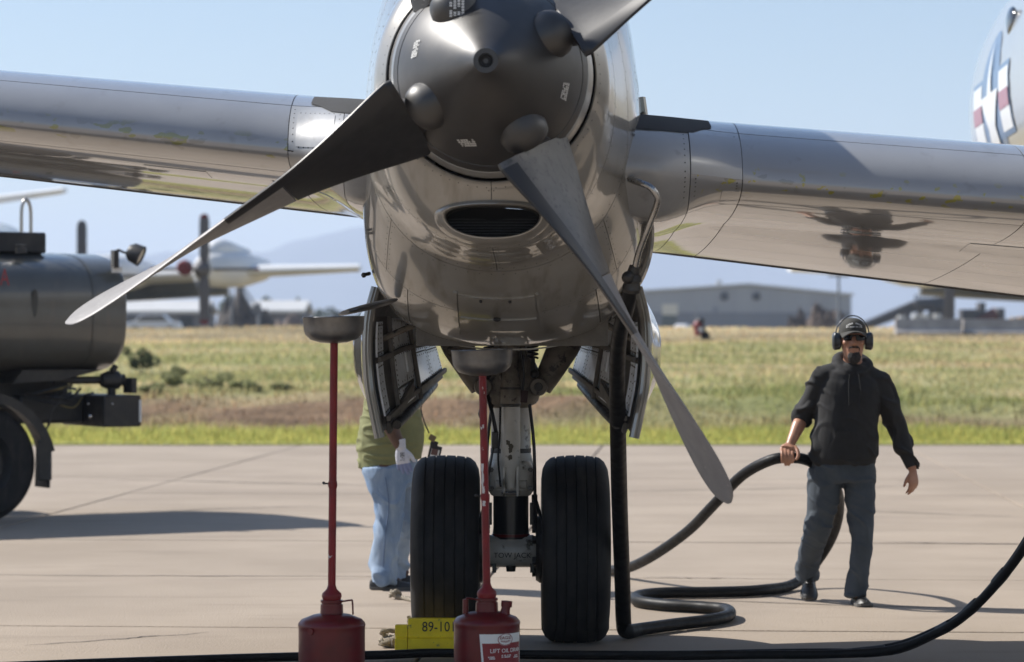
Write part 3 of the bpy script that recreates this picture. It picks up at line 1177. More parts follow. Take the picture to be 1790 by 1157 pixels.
for (x0, x1) in ((0.34, 0.80), (0.80, 1.045), (1.045, 2.36), (2.36, 4.2)):
    near = x0 < 1.0
    for (t0, t1, k) in ((0.0, 0.055, 3), (0.055, 0.10, 3), (0.10, 0.16, 4), (0.16, 0.27, 7), (0.27, 0.385, 9)):
        wing_panel(x0, x1, t0, t1, nt_=k, nx=12 if near else None)
    wing_panel(x0, x1, 0.385, 0.605, "leading_edge_panel", 'root_paint' if near and x0 < 0.7 else 'wing_chipped', nt_=28, nx=14 if near else 16)
    wing_panel(x0, x1, 0.605, 0.80, nt_=12, nx=12 if near else None)
    wing_panel(x0, x1, 0.80, 1.0, nt_=8, nx=12 if near else None)
# patch plates with rivets by the nacelle, access plates under the wing, black walkway strips on top
wing_panel(0.80, 1.045, 0.50, 0.585, "doubler_plate", off=0.003, nx=6, nt_=8)
wing_panel(0.95, 1.035, 0.405, 0.455, "access_plate", off=0.003, nx=4, nt_=6)
wing_panel(-0.985, -0.80, 0.505, 0.575, "doubler_plate", 'root_paint', off=0.003, nx=6, nt_=8)
for (a, b, c, d) in ((2.25, 2.52, 0.20, 0.245), (-1.75, -1.45, 0.275, 0.325), (-0.98, -0.86, 0.25, 0.28)):
    wing_panel(a, b, c, d, "access_plate", off=0.003, nx=5, nt_=4)
for (a, b) in ((-0.93, -0.50), (0.50, 0.92)):
    m = MB()
    rows = []
    for i in range(9):
        x = a + (b - a) * i / 8
        k = (i / 8 if a < 0 else 1 - i / 8)
        t0_ = 0.584 - 0.006 * k + 0.03 * (1 - sm(0.0, 0.3, k))
        rows.append([WS(x, t)[0] + WS(x, t)[1] * 0.004 for t in [t0_ + (0.66 - t0_) * q / 10 for q in range(11)]])
    m.grid(rows)
    m.build("walkway_strip", M['nonskid'], plane)
pts = []
for x in (0.775, 0.825, 1.02):
    pts += [WS(x, 0.44 + 0.15 * k / 12) for k in range(13)]
for t in (0.505, 0.58):
    pts += [WS(0.82 + 0.21 * k / 8, t) for k in range(9)]
    pts += [WS(-0.97 + 0.16 * k / 7, t) for k in range(8)]
for x in (-1.0, -0.78):
    pts += [WS(x, 0.50 + 0.09 * k / 7) for k in range(8)]
rivets("rivet_heads", pts, 0.0042)
# inboard of the nacelle a small black triangular vent under the outboard wing
m = MB()
q = WS(-1.12, 0.30)[0] + WS(-1.12, 0.30)[1] * 0.006
m.add([q + Vector((-0.035, 0, 0)), q + Vector((0.035, 0.0, -0.002)), q + Vector((0.0, 0.20, 0.02))], [(0, 1, 2)])
m.build("drain_scoop", M['matte_black'], plane, smooth=0)

# ---- fuselage with star-and-bar marking
FR, FX, FZ = 1.73, 5.33, 3.95
def fus_c(y):
    return Vector((FX + 0.060 * (y - 12), y, FZ + 0.9 * sm(30, 42, y)))
def fus_r(y):
    return FR * (1 - 0.90 * sm(28.0, 38, y)) * (sm(0, 1, (y - 2.0) / 5.0) ** 0.5 if y < 7 else 1)
FS = surf(lambda y, th: fus_c(y) + Vector((math.cos(th), 0, math.sin(th))) * fus_r(y), 1)
if FS(20, 0.0)[1].x < 0:
    FS = surf(lambda y, th: fus_c(y) + Vector((math.cos(th), 0, math.sin(th))) * fus_r(y), -1)
M['fuselage'] = mat("fuselage_paint", (0.44, 0.445, 0.44), 0.32, 0.25, col2=(0.46, 0.46, 0.45), vscale=1.2, coat=0.8, coat_rough=0.05, bump=0.05, bscale=1.6, bdist=0.03)
m = MB()
patch(m, FS, 2.1, 37.8, 0, 2 * math.pi, 60, 64, gap=0, depth=0)
fus = m.build("fuselage", M['fuselage'], plane)
M['ins_blue'] = mat("insignia_blue", (0.085, 0.15, 0.27), 0.38, coat=0.6)
M['ins_white'] = mat("insignia_white", (0.74, 0.74, 0.73), 0.38, coat=0.6)
M['ins_red'] = mat("insignia_red", (0.33, 0.07, 0.09), 0.38, coat=0.6)
IY, IZ, IR = 26.6, 3.70, 0.74


def on_fus(a, b, off):
    """a along the fuselage (towards the nose), b up, on the viewer-side flank."""
    th0 = math.pi + math.asin((FZ - IZ) / FR)
    p, n = FS(IY - a, th0 - b / FR)
    return p + n * off


def flat_shape(name, polys, off, mt, div=8):
    m = MB()
    for tri in polys:
        A, B, C = tri
        idx = {}
        for i in range(div + 1):
            for j in range(div + 1 - i):
                u, v = i / div, j / div
                idx[i, j] = len(m.v)
                m.v.append(tuple(on_fus(A[0] + (B[0] - A[0]) * u + (C[0] - A[0]) * v, A[1] + (B[1] - A[1]) * u + (C[1] - A[1]) * v, off)))
        for i in range(div):
            for j in range(div - i):
                m.f.append((idx[i, j], idx[i + 1, j], idx[i, j + 1]))
                if i + j < div - 1:
                    m.f.append((idx[i + 1, j], idx[i + 1, j + 1], idx[i, j + 1]))
    return m.build(name, M[mt], fus)


def rect(x0, x1, z0, z1):
    return [((x0, z0), (x1, z0), (x1, z1)), ((x0, z0), (x1, z1), (x0, z1))]


R_ = IR
circ = [((0, 0), (R_ * 1.12 * math.cos(2 * math.pi * k / 40), R_ * 1.12 * math.sin(2 * math.pi * k / 40)), (R_ * 1.12 * math.cos(2 * math.pi * (k + 1) / 40), R_ * 1.12 * math.sin(2 * math.pi * (k + 1) / 40))) for k in range(40)]
flat_shape("insignia_field", circ, 0.004, 'ins_blue', 4)
flat_shape("insignia_border", rect(-2.06 * R_, 2.06 * R_, -0.32 * R_, 0.32 * R_ + 0.25 * R_), 0.006, 'ins_blue', 16)
for s in (-1, 1):
    x0, x1 = sorted((s * 0.98 * R_, s * 1.97 * R_))
    flat_shape("insignia_bar", rect(x0, x1, -0.25 * R_, 0.5 * R_), 0.010, 'ins_white', 8)
    flat_shape("insignia_stripe", rect(x0, x1, 0.02 * R_, 0.24 * R_), 0.014, 'ins_red', 8)
star = []
for k in range(5):
    a0 = math.pi / 2 + 2 * math.pi * k / 5
    o_ = (R_ * math.cos(a0), R_ * math.sin(a0))
    i1 = (R_ * .382 * math.cos(a0 + math.pi / 5), R_ * .382 * math.sin(a0 + math.pi / 5))
    i2 = (R_ * .382 * math.cos(a0 - math.pi / 5), R_ * .382 * math.sin(a0 - math.pi / 5))
    star += [((0, 0), i2, o_), ((0, 0), o_, i1)]
flat_shape("insignia_star", star, 0.018, 'ins_white', 8)
m = MB()
q = on_fus(1.35 * R_, 0.80, 0.0)
m.ball(q, (0.05, 0.20, 0.14), 16, 10)
m.build("bubble_window", M['glass_dark'], plane)
# ------------------------------------------------------------------ landing gear (parts of the aircraft)
GX, GY = -0.006, 15.45


def tyre(name, x):
    prof = []
    w, R = 0.183, 0.508
    # half section from the rim out over the tread, with circumferential grooves
    sec = [(-0.11, 0.245), (-0.150, 0.27), (-0.176, 0.33), (-0.183, 0.385), (-0.176, 0.435), (-0.158, 0.472), (-0.132, 0.494)]
    gro = [-0.105, -0.055, 0.0, 0.055, 0.105]
    tread = [(-0.112, 0.500)]
    for g in gro:
        rr = 0.508 - 0.35 * g * g * 2
        tread += [(g - 0.0045, rr), (g - 0.003, rr - 0.008), (g + 0.003, rr - 0.008), (g + 0.0045, rr)]
    tread += [(0.112, 0.500)]
    prof = sec + tread + [(-a, b) for a, b in reversed(sec)]
    m = MB()
    m.lathe(prof, (x, GY, 0.503), (1, 0, 0), 96, caps=False)
    # the weight flattens the foot slightly
    m.v = [(p[0] + (math.copysign(0.006, p[0] - x) if p[2] < 0.09 else 0), p[1], max(p[2], 0.0)) for p in m.v]
    t = m.build(name, M['tyre'], plane, smooth=30)
    m = MB()
    m.lathe([(-0.115, 0.0), (-0.115, 0.09), (-0.09, 0.10), (-0.085, 0.20), (-0.118, 0.235), (-0.118, 0.252), (0.118, 0.252), (0.118, 0.235), (0.085, 0.20), (0.09, 0.10), (0.115, 0.09), (0.115, 0.0)], (x, GY, 0.503), (1, 0, 0), 40)
    m.build("wheel_rim", M['gear_white'], t)
    m = MB()
    for k in range(8):
        a = 2 * math.pi * k / 8
        for s in (-1, 1):
            m.cyl((x + s * 0.088, GY + 0.15 * math.cos(a), 0.503 + 0.15 * math.sin(a)), (x + s * 0.102, GY + 0.15 * math.cos(a), 0.503 + 0.15 * math.sin(a)), 0.014, 6)
    m.build("wheel_bolts", M['dark_metal'], t)
    return t


tyre("main_tyre", -0.357)
tyre("main_tyre", 0.342)
# brake packs between the wheels
for s in (-1, 1):
    m = MB()
    m.lathe([(0, 0.0), (0, 0.17), (0.02, 0.185), (0.075, 0.185), (0.085, 0.15), (0.085, 0.0)], (GX + s * 0.135, GY, 0.503), (s, 0, 0), 28)
    for k in range(7):
        a = 2 * math.pi * k / 7
        m.cyl((GX + s * 0.115, GY + 0.13 * math.cos(a), 0.503 + 0.13 * math.sin(a)), (GX + s * 0.145, GY + 0.13 * math.cos(a), 0.503 + 0.13 * math.sin(a)), 0.022, 8)
    m.build("brake_pack", M['dark_metal'], plane)
# axle housing with the stencil
m = MB()
m.lathe([(-0.135, 0.0), (-0.135, 0.078), (-0.12, 0.088), (0.12, 0.088), (0.135, 0.078), (0.135, 0.0)], (GX, GY - 0.02, 0.492), (1, 0, 0), 32)
m.tube([(GX, GY, 0.46), (GX, GY, 0.53), (GX, GY, 0.60)], [0.075, 0.085, 0.090], 24)
axle = m.build("axle_housing", M['gear_white'], plane)
Rax = 0.088


def on_axle(x, y, z):
    a = (y - 0.018) / Rax
    return Vector((GX + x, GY - 0.02 - (Rax + 0.001 + z) * math.cos(a), 0.492 + (Rax + 0.001 + z) * math.sin(a)))


lettering("tow_jack_stencil", "TOW JACK", 0.041, lambda x, y, z: on_axle(x + 0.008, y, z), M['stencil_black'], axle, sx=0.98)
m = MB()
m.tube([(GX, GY - 0.06, 0.415), (GX, GY - 0.06, 0.385)], [0.028, 0.024], 14)
m.box((GX - 0.09, GY - 0.07, 0.405), (0.022, 0.03, 0.05))
m.box((GX + 0.115, GY - 0.07, 0.405), (0.022, 0.03, 0.05))
m.build("jack_pad", M['dark_metal'], plane)
m = MB()
m.tube([(GX, GY, 0.56), (GX, GY, 0.86)], 0.096, 32)
m.build("shock_piston", M['chrome'], plane)
m = MB()
m.tube([(GX, GY, 0.572), (GX, GY, 0.586)], 0.103, 32)
m.build("piston_seal", M['red_can'], plane)
# outer cylinder with collars
m = MB()
m.tube([(GX, GY, 0.80), (GX, GY, 0.815), (GX, GY, 0.84), (GX, GY, 0.90), (GX, GY, 0.96), (GX, GY, 1.0), (GX, GY, 1.03), (GX, GY, 1.30), (GX, GY, 1.40), (GX, GY, 1.95)],
       [0.105, 0.112, 0.118, 0.122, 0.124, 0.115, 0.108, 0.108, 0.125, 0.12], 36)
cyl = m.build("shock_cylinder", M['gear_white'], plane)
m = MB()
m.tube([(GX, GY, 1.025), (GX, GY, 1.05)], 0.1105, 36)
m.build("cylinder_band", M['dark_metal'], plane)
m = MB()
m.tube([(GX, GY - 0.03, 0.795), (GX, GY - 0.03, 0.83), (GX, GY - 0.03, 0.93), (GX, GY - 0.03, 0.985)], [(0.105, 0.10), (0.128, 0.125), (0.128, 0.125), (0.105, 0.10)], 28, ref=(1, 0, 0), sq=3.0)
for s in (-1, 1):
    m.cyl((GX + s * 0.10, GY - 0.06, 0.925), (GX + s * 0.138, GY - 0.06, 0.925), 0.024, 10)
    m.cyl((GX + s * 0.04, GY - 0.14, 0.86), (GX + s * 0.085, GY - 0.145, 0.86), 0.026, 10)
m.build("lower_collar", M['gear_white'], plane, bevel=0.004)
# torque links between collar and axle, behind
for s in (-1, 1):
    m = MB()
    m.tube([(GX + s * 0.085, GY + 0.06, 0.86), (GX + s * 0.06, GY + 0.30, 0.70), (GX + s * 0.085, GY + 0.08, 0.54)], 0.022, 8)
    m.build("torque_link", M['gear_white'], plane)
# upper trunnion casting with ears for the side braces
m = MB()
m.tube([(GX, GY - 0.02, 1.27), (GX, GY - 0.02, 1.31), (GX, GY - 0.02, 1.40), (GX, GY - 0.02, 1.48), (GX, GY - 0.02, 1.58)], [(0.10, 0.10), (0.15, 0.12), (0.175, 0.13), (0.15, 0.12), (0.09, 0.10)], 28, ref=(1, 0, 0), sq=2.8, per=3)
for s in (-1, 1):
    m.lathe([(0, 0.0), (0, 0.046), (0.03, 0.05), (0.13, 0.05), (0.16, 0.046), (0.16, 0.0)], (GX + s * 0.148, GY - 0.17, 1.385), (0, 1, 0), 20)
m.build("upper_trunnion", M['gear_grime'], plane, bevel=0.004)
for s in (-1, 1):
    m = MB()
    m.lathe([(-0.006, 0.0), (-0.006, 0.022), (0.01, 0.024), (0.01, 0.0)], (GX + s * 0.148, GY - 0.18, 1.385), (0, 1, 0), 12)
    m.build("trunnion_pin", M['dark_metal'], plane)
    # side brace: two-diameter tapered tube up into the bay
    m = MB()
    m.tube([(GX + s * 0.165, GY - 0.06, 1.37), (GX + s * 0.20, GY - 0.06, 1.44), (GX + s * 0.285, GY - 0.06, 1.60), (GX + s * 0.33, GY - 0.05, 1.68), (GX + s * 0.44, GY - 0.05, 1.88)],
           [(0.052, 0.04), (0.066, 0.05), (0.086, 0.05), (0.080, 0.05), (0.06, 0.05)], 20, ref=(1, 0, 0.5))
    m.build("side_brace", M['gear_grime'], plane, smooth=50)
    # bungee spring with eyes
    c = Vector((GX + s * 0.118, GY - 0.14, 0))
    pts = []
    for k in range(121):
        a = 2 * math.pi * k / 10
        pts.append((c.x + 0.026 * math.cos(a), c.y + 0.026 * math.sin(a), 1.54 + 0.26 * k / 120))
    m = MB()
    m.tube(pts, 0.0065, 6)
    m.cyl((c.x, c.y, 1.80), (c.x, c.y, 1.95), 0.018, 8)
    m.cyl((c.x, c.y, 1.54), (c.x + s * 0.006, c.y, 1.47), 0.011, 8)
    m.ball((c.x + s * 0.008, c.y, 1.455), 0.024, 10, 6)
    m.build("return_spring", M['dark_metal'], plane)
# drag strut in front of the cylinder
m = MB()
m.tube([(GX - 0.002, GY - 0.16, 0.845), (GX - 0.002, GY - 0.175, 0.93), (GX - 0.002, GY - 0.18, 1.0), (GX - 0.002, GY - 0.185, 1.28)], [0.026, 0.034, 0.052, 0.052], 22, per=3)
strut = m.build("drag_strut", M['gear_white'], plane)
m = MB()
m.tube([(GX - 0.002, GY - 0.185, 1.285), (GX - 0.002, GY - 0.188, 1.37), (GX - 0.002, GY - 0.19, 1.45), (GX + 0.005, GY - 0.19, 1.54), (GX + 0.012, GY - 0.19, 1.85)], [0.056, 0.054, 0.046, 0.032, 0.030], 22, per=3)
m.build("strut_sleeve", M['gear_grime'], plane)
m = MB()
for z in (1.284, 1.372):
    m.tube([(GX - 0.002, GY - 0.185, z), (GX - 0.002, GY - 0.185, z + 0.012)], 0.0575, 22)
m.build("strut_clamp", M['dark_metal'], plane)
for s in (-1, 1):
    m = MB()
    m.tube([(GX + s * 0.037, GY - 0.18, 0.80), (GX + s * 0.037, GY - 0.18, 0.96)], (0.008, 0.03), 8, ref=(1, 0, 0), sq=4)
    m.build("strut_fork", M['gear_white'], plane)
m = MB()
m.cyl((GX - 0.05, GY - 0.19, 0.818), (GX + 0.05, GY - 0.19, 0.818), 0.012, 10)
m.build("fork_pin", M['steel'], plane)
# brake lines, wiring and a dangling tag
m = MB()
m.tube([(GX - 0.10, GY - 0.10, 1.30), (GX - 0.125, GY - 0.12, 1.1), (GX - 0.13, GY - 0.12, 0.95), (GX - 0.135, GY - 0.10, 0.75), (GX - 0.12, GY - 0.08, 0.62)], 0.009, 8, per=5)
m.tube([(GX + 0.10, GY - 0.10, 1.30), (GX + 0.122, GY - 0.12, 1.1), (GX + 0.128, GY - 0.12, 0.95), (GX + 0.130, GY - 0.10, 0.75), (GX + 0.13, GY - 0.08, 0.60)], 0.009, 8, per=5)
m.tube([(GX + 0.05, GY - 0.2, 1.6), (GX + 0.07, GY - 0.2, 1.45), (GX + 0.06, GY - 0.2, 1.34)], 0.006, 6, per=4)
m.tube([(GX + 0.128, GY - 0.04, 0.80), (GX + 0.13, GY - 0.04, 0.64)], 0.016, 8)
m.tube([(GX - 0.128, GY - 0.04, 0.80), (GX - 0.13, GY - 0.04, 0.60)], 0.013, 8)
m.build("brake_line", M['black'], plane)
m = MB()
m.box((GX + 0.072, GY - 0.24, 1.335), (0.036, 0.012, 0.065), M=Matrix.Rotation(0.1, 3, 'Y'))
m.build("safety_tag", mat("tag_brown", (0.035, 0.012, 0.010), 0.7), plane, bevel=0.002)
m = MB()
m.tube([(GX - 0.150, GY - 0.22, 1.37), (GX - 0.145, GY - 0.22, 1.30), (GX - 0.158, GY - 0.22, 1.24), (GX - 0.150, GY - 0.22, 1.20)], [0.006, 0.014, 0.018, 0.004], 8, per=3)
m.build("safety_streamer", M['black'], plane)
# fittings that crowd the strut: junction block, bolts, clips, harness, lock actuator
m = MB()
m.box((GX - 0.085, GY - 0.17, 1.10), (0.035, 0.05, 0.09))
m.build("junction_block", M['dark_metal'], plane, bevel=0.004)
for k, (x, z) in enumerate(((-0.085, 1.16), (-0.075, 1.16), (-0.095, 1.04))):
    m = MB()
    m.tube([(GX + x, GY - 0.17, z - 0.02 if z > 1.1 else z + 0.02), (GX + x - 0.02, GY - 0.18, z + (0.08 if z > 1.1 else -0.10)), (GX + x - 0.05, GY - 0.12, z + (0.2 if z > 1.1 else -0.22))], 0.006, 6, per=4)
    m.build("hydraulic_line", M['black'], plane)
for s in (-1, 1):
    for z in (0.84, 0.94):
        m = MB()
        m.lathe([(0, 0.0), (0, 0.014), (0.012, 0.014), (0.012, 0.0)], (GX + s * 0.105, GY - 0.158, z), (0, -1, 0), 6)
        m.build("collar_bolt", M['dark_metal'], plane)
    m = MB()
    m.box((GX + s * 0.112, GY - 0.10, 0.70), (0.02, 0.03, 0.12))
    m.build("line_bracket", M['dark_metal'], plane, bevel=0.003)
    m = MB()
    m.tube([(GX + s * 0.06, GY - 0.14, 1.62), (GX + s * 0.075, GY - 0.15, 1.50), (GX + s * 0.05, GY - 0.15, 1.42)], 0.014, 8, per=3)
    m.build("lock_link", M['gear_grime'], plane)
    m = MB()
    m.tube([(GX + s * 0.14, GY - 0.11, 0.56), (GX + s * 0.17, GY - 0.16, 0.62), (GX + s * 0.15, GY - 0.14, 0.72), (GX + s * 0.125, GY - 0.10, 0.80)], 0.010, 8, per=4)
    m.build("brake_hose", M['hose'], plane)
for z in (0.62, 0.60):
    pass
m = MB()
m.tube([(GX - 0.055, GY - 0.19, 0.85), (GX - 0.068, GY - 0.22, 1.0), (GX - 0.06, GY - 0.23, 1.12), (GX - 0.056, GY - 0.235, 1.28)], 0.0055, 6, per=5)
m.build("sensor_harness", M['matte_black'], plane)
M['grease'] = mat("grease_patch", (0.05, 0.038, 0.018), 0.5)
rg = random.Random(9)
for k in range(4):
    z, a = rg.uniform(1.0, 1.10), rg.uniform(-0.3, 0.5)
    m = MB()
    c = []
    for q in range(10):
        t = q / 10 * 2 * math.pi
        rr = rg.uniform(0.6, 1.2)
        aa, zz = a + 0.25 * rr * math.cos(t), z + 0.018 * rr * math.sin(t)
        c.append((GX - 0.002 + 0.0528 * math.sin(aa), GY - 0.182 - 0.0528 * math.cos(aa), zz))
    m.add(c, [tuple(range(10))])
    m.build("grease_patch", M['grease'], plane, smooth=0)
# bay interior: bulkheads that close the well above the gear
m = MB()
m.box((0, 13.62, 1.92), (0.92, 0.03, 0.62))
m.box((0, 15.95, 1.95), (0.92, 0.03, 0.62))
m.box((0, 14.8, 2.25), (0.95, 2.3, 0.03))
for y in (14.0, 14.5, 15.0, 15.5):
    m.box((0, y, 2.18), (0.9, 0.04, 0.12))
m.build("wheel_well", M['bay_dark'], plane)


# ---- main gear doors: curved shell, inner sheet with ribs and cut-outs, seal tube, hinge arm
def gear_door(s):
    """s -1: viewer's left, +1: right."""
    Y0, Y1 = 13.75, 15.75
    #  k: front..rear;  (hinge x,z) (bulge x,z) (bottom x,z)
    fr = [(0.655, 1.90), (0.690, 1.76), (0.700, 1.60), (0.690, 1.42), (0.665, 1.28), (0.640, 1.16)]
    rr = [(0.585, 1.86), (0.600, 1.74), (0.590, 1.66), (0.560, 1.57), (0.520, 1.48), (0.470, 1.41)]

    def O(k, t):
        q = t * 5
        i = min(int(q), 4)
        f = q - i
        def cr(a):
            p = [a[max(i - 1, 0)], a[i], a[i + 1], a[min(i + 2, 5)]]
            return [0.5 * (2 * p[1][c] + (p[2][c] - p[0][c]) * f + (2 * p[0][c] - 5 * p[1][c] + 4 * p[2][c] - p[3][c]) * f * f + (3 * p[1][c] - p[0][c] - 3 * p[2][c] + p[3][c]) * f ** 3) for c in (0, 1)]
        a, b = cr(fr), cr(rr)
        kk = k * k * (3 - 2 * k) * 0.6 + k * 0.4
        bul = 0.105 * sm(0.0, 0.30, k) * (1 - sm(0.42, 0.95, k)) * math.sin(math.pi * min(1, t * 1.05)) ** 0.8 if 0 < t < 0.952 else 0.0
        return Vector((s * (a[0] + (b[0] - a[0]) * kk + bul) - 0.025, Y0 + (Y1 - Y0) * k, a[1] + (b[1] - a[1]) * kk))

    S = surf(O, 1)
    if S(0.5, 0.5)[1].x * s < 0:
        S = surf(O, -1)
    root = MB()
    patch(root, S, 0, 1, 0, 1, 20, 20, gap=0, depth=0.018)
    P = root.build("gear_door", M['nacelle_paint'], plane)
    # inner face of the shell
    m = MB()
    patch(m, S, 0, 1, 0, 1, 20, 20, gap=0, depth=0, off=-0.018)
    m.f = [tuple(reversed(f)) for f in m.f]
    m.build("door_lining", M['bay_dark'], P)
    # front flange: a wide lip that follows the curve
    m = MB()
    rows = []
    for j in range(25):
        p, n = S(0.0, j / 24)
        rows.append([p - n * 0.001, p + Vector((0, -0.010, 0)) - n * 0.004, p + Vector((0, -0.018, 0)) - n * 0.016, p + Vector((0, -0.010, 0)) - n * 0.020, p + Vector((0, -0.016, 0)) - n * 0.030, p + Vector((0, -0.006, 0)) - n * 0.044, p + Vector((0, 0.03, 0)) - n * 0.050])
    m.grid(rows)
    m.build("door_flange", M['nacelle_paint'], P)

    # inner pan: flatter sheet standing off the shell, in separate riveted sheets
    def I(k, t):
        a = Vector((s * (0.60 - 0.17 * k), Y0 + 0.06 + 1.95 * k, 1.76 - 0.02 * k))
        b = Vector((s * (0.545 - 0.20 * k), Y0 + 0.06 + 1.95 * k, 1.25 + 0.18 * k))
        q = a.lerp(b, t)
        edge_ = O(0.0, 0.22 + 0.74 * t)
        near = (1 - sm(0.0, 0.22, k))
        return Vector((q.x - 0.025 + (edge_.x + 0.025 - s * 0.070 - q.x) * near, q.y, q.z + (edge_.z - q.z) * near * 0.7))
    IS = surf(I, 1)
    if IS(0.5, 0.5)[1].x * s > 0:
        IS = surf(I, -1)
    m = MB()
    patch(m, IS, 0, 1, 0, 1, 12, 10, gap=0, depth=0, off=-0.012)
    m.build("door_inner_frame", M['bay_dark'], P)
    sheets = [(0.01, 0.09, 0.04, 0.34), (0.01, 0.08, 0.38, 0.86), (0.15, 0.44, 0.01, 0.345), (0.15, 0.44, 0.365, 0.73), (0.15, 0.40, 0.75, 0.95), (0.455, 0.75, 0.01, 0.44), (0.455, 0.75, 0.45, 0.87),
              (0.755, 0.99, 0.02, 0.45), (0.755, 0.99, 0.46, 0.86)]
    rv = []
    for (a, b, c, d) in sheets:
        m = MB()
        patch(m, IS, a, b, c, d, 6, 6, gap=0.002, depth=0.012)
        m.build("door_sheet", M['bay_white'], P)
        for q in range(7):
            rv += [IS(a + (b - a) * (q + .5) / 7, c + 0.035), IS(a + (b - a) * (q + .5) / 7, d - 0.035)]
            rv += [IS(a + 0.022, c + (d - c) * (q + .5) / 7), IS(b - 0.022, c + (d - c) * (q + .5) / 7)]
    rivets("door_rivets", rv, 0.006, P, 'bay_dark')
    m = MB()
    patch(m, IS, 0.30, 0.40, 0.40, 0.62, 4, 4, gap=0, depth=0.01, off=0.012)
    m.build("door_doubler", M['bay_white'], P)
    # ribs: dark channels across and the lower lattice
    for k in (0.13, 0.45):
        m = MB()
        m.tube([IS(k, t)[0] + IS(k, t)[1] * 0.012 for t in (0.0, 0.25, 0.5, 0.75, 1.0)], (0.016, 0.012), 8, ref=(0, 1, 0), sq=4)
        m.build("door_rib", M['bay_dark'], P)
    for t in (0.355, 0.88):
        m = MB()
        m.tube([IS(k, t)[0] + IS(k, t)[1] * 0.010 for k in (0.0, 0.25, 0.5, 0.75, 1.0)], (0.014, 0.010), 8, ref=(0, 0, 1), sq=4)
        m.build("door_stringer", M['bay_dark'], P)
    for k in np.linspace(0.28, 0.95, 8):
        a = IS(k, 0.86)[0]
        b = O(min(1, k * 0.98), 0.985) - Vector((s * 0.02, 0, 0))
        m = MB()
        m.tube([a, a.lerp(b, 0.6) + Vector((0, 0, -0.01)), b], (0.016, 0.005), 6, ref=(0, 0, 1), sq=4)
        m.build("door_gusset", M['bay_dark'], P)
    # bottom seal tube on the inner rear edge
    m = MB()
    tp = [Vector((s * 0.535, Y0 + 0.10, 1.225)), Vector((s * 0.50, Y0 + 0.5, 1.265)), Vector((s * 0.455, Y0 + 1.1, 1.32)), Vector((s * 0.405, Y0 + 1.75, 1.385)), Vector((s * 0.398, Y0 + 1.9, 1.395))]
    tp = [p + Vector((-0.025, 0, 0)) for p in tp]
    m.tube(tp, [0.022, 0.024, 0.024, 0.022, 0.014], 12, per=4)
    m.build("seal_tube", M['dark_metal'], P)
    # strut from the nacelle to the door
    m = MB()
    m.tube([IS(0.12, 0.22)[0] + Vector((s * 0.03, -0.03, 0.0)), Vector((s * 0.42, Y0 + 0.35, 1.74)), Vector((s * 0.30, Y0 + 0.5, 1.80))], 0.016, 10)
    m.build("door_link", M['gear_grime'], P)
    m = MB()
    b0, b1 = IS(0.02, 0.98)[0], IS(0.30, 0.78)[0] + IS(0.30, 0.78)[1] * 0.02
    m.tube([b0, b1], (0.03, 0.012), 8, ref=(0, 0, 1), sq=4)
    m.build("door_arm", M['bay_dark'], P)
    return P


gear_door(-1)
gear_door(1)
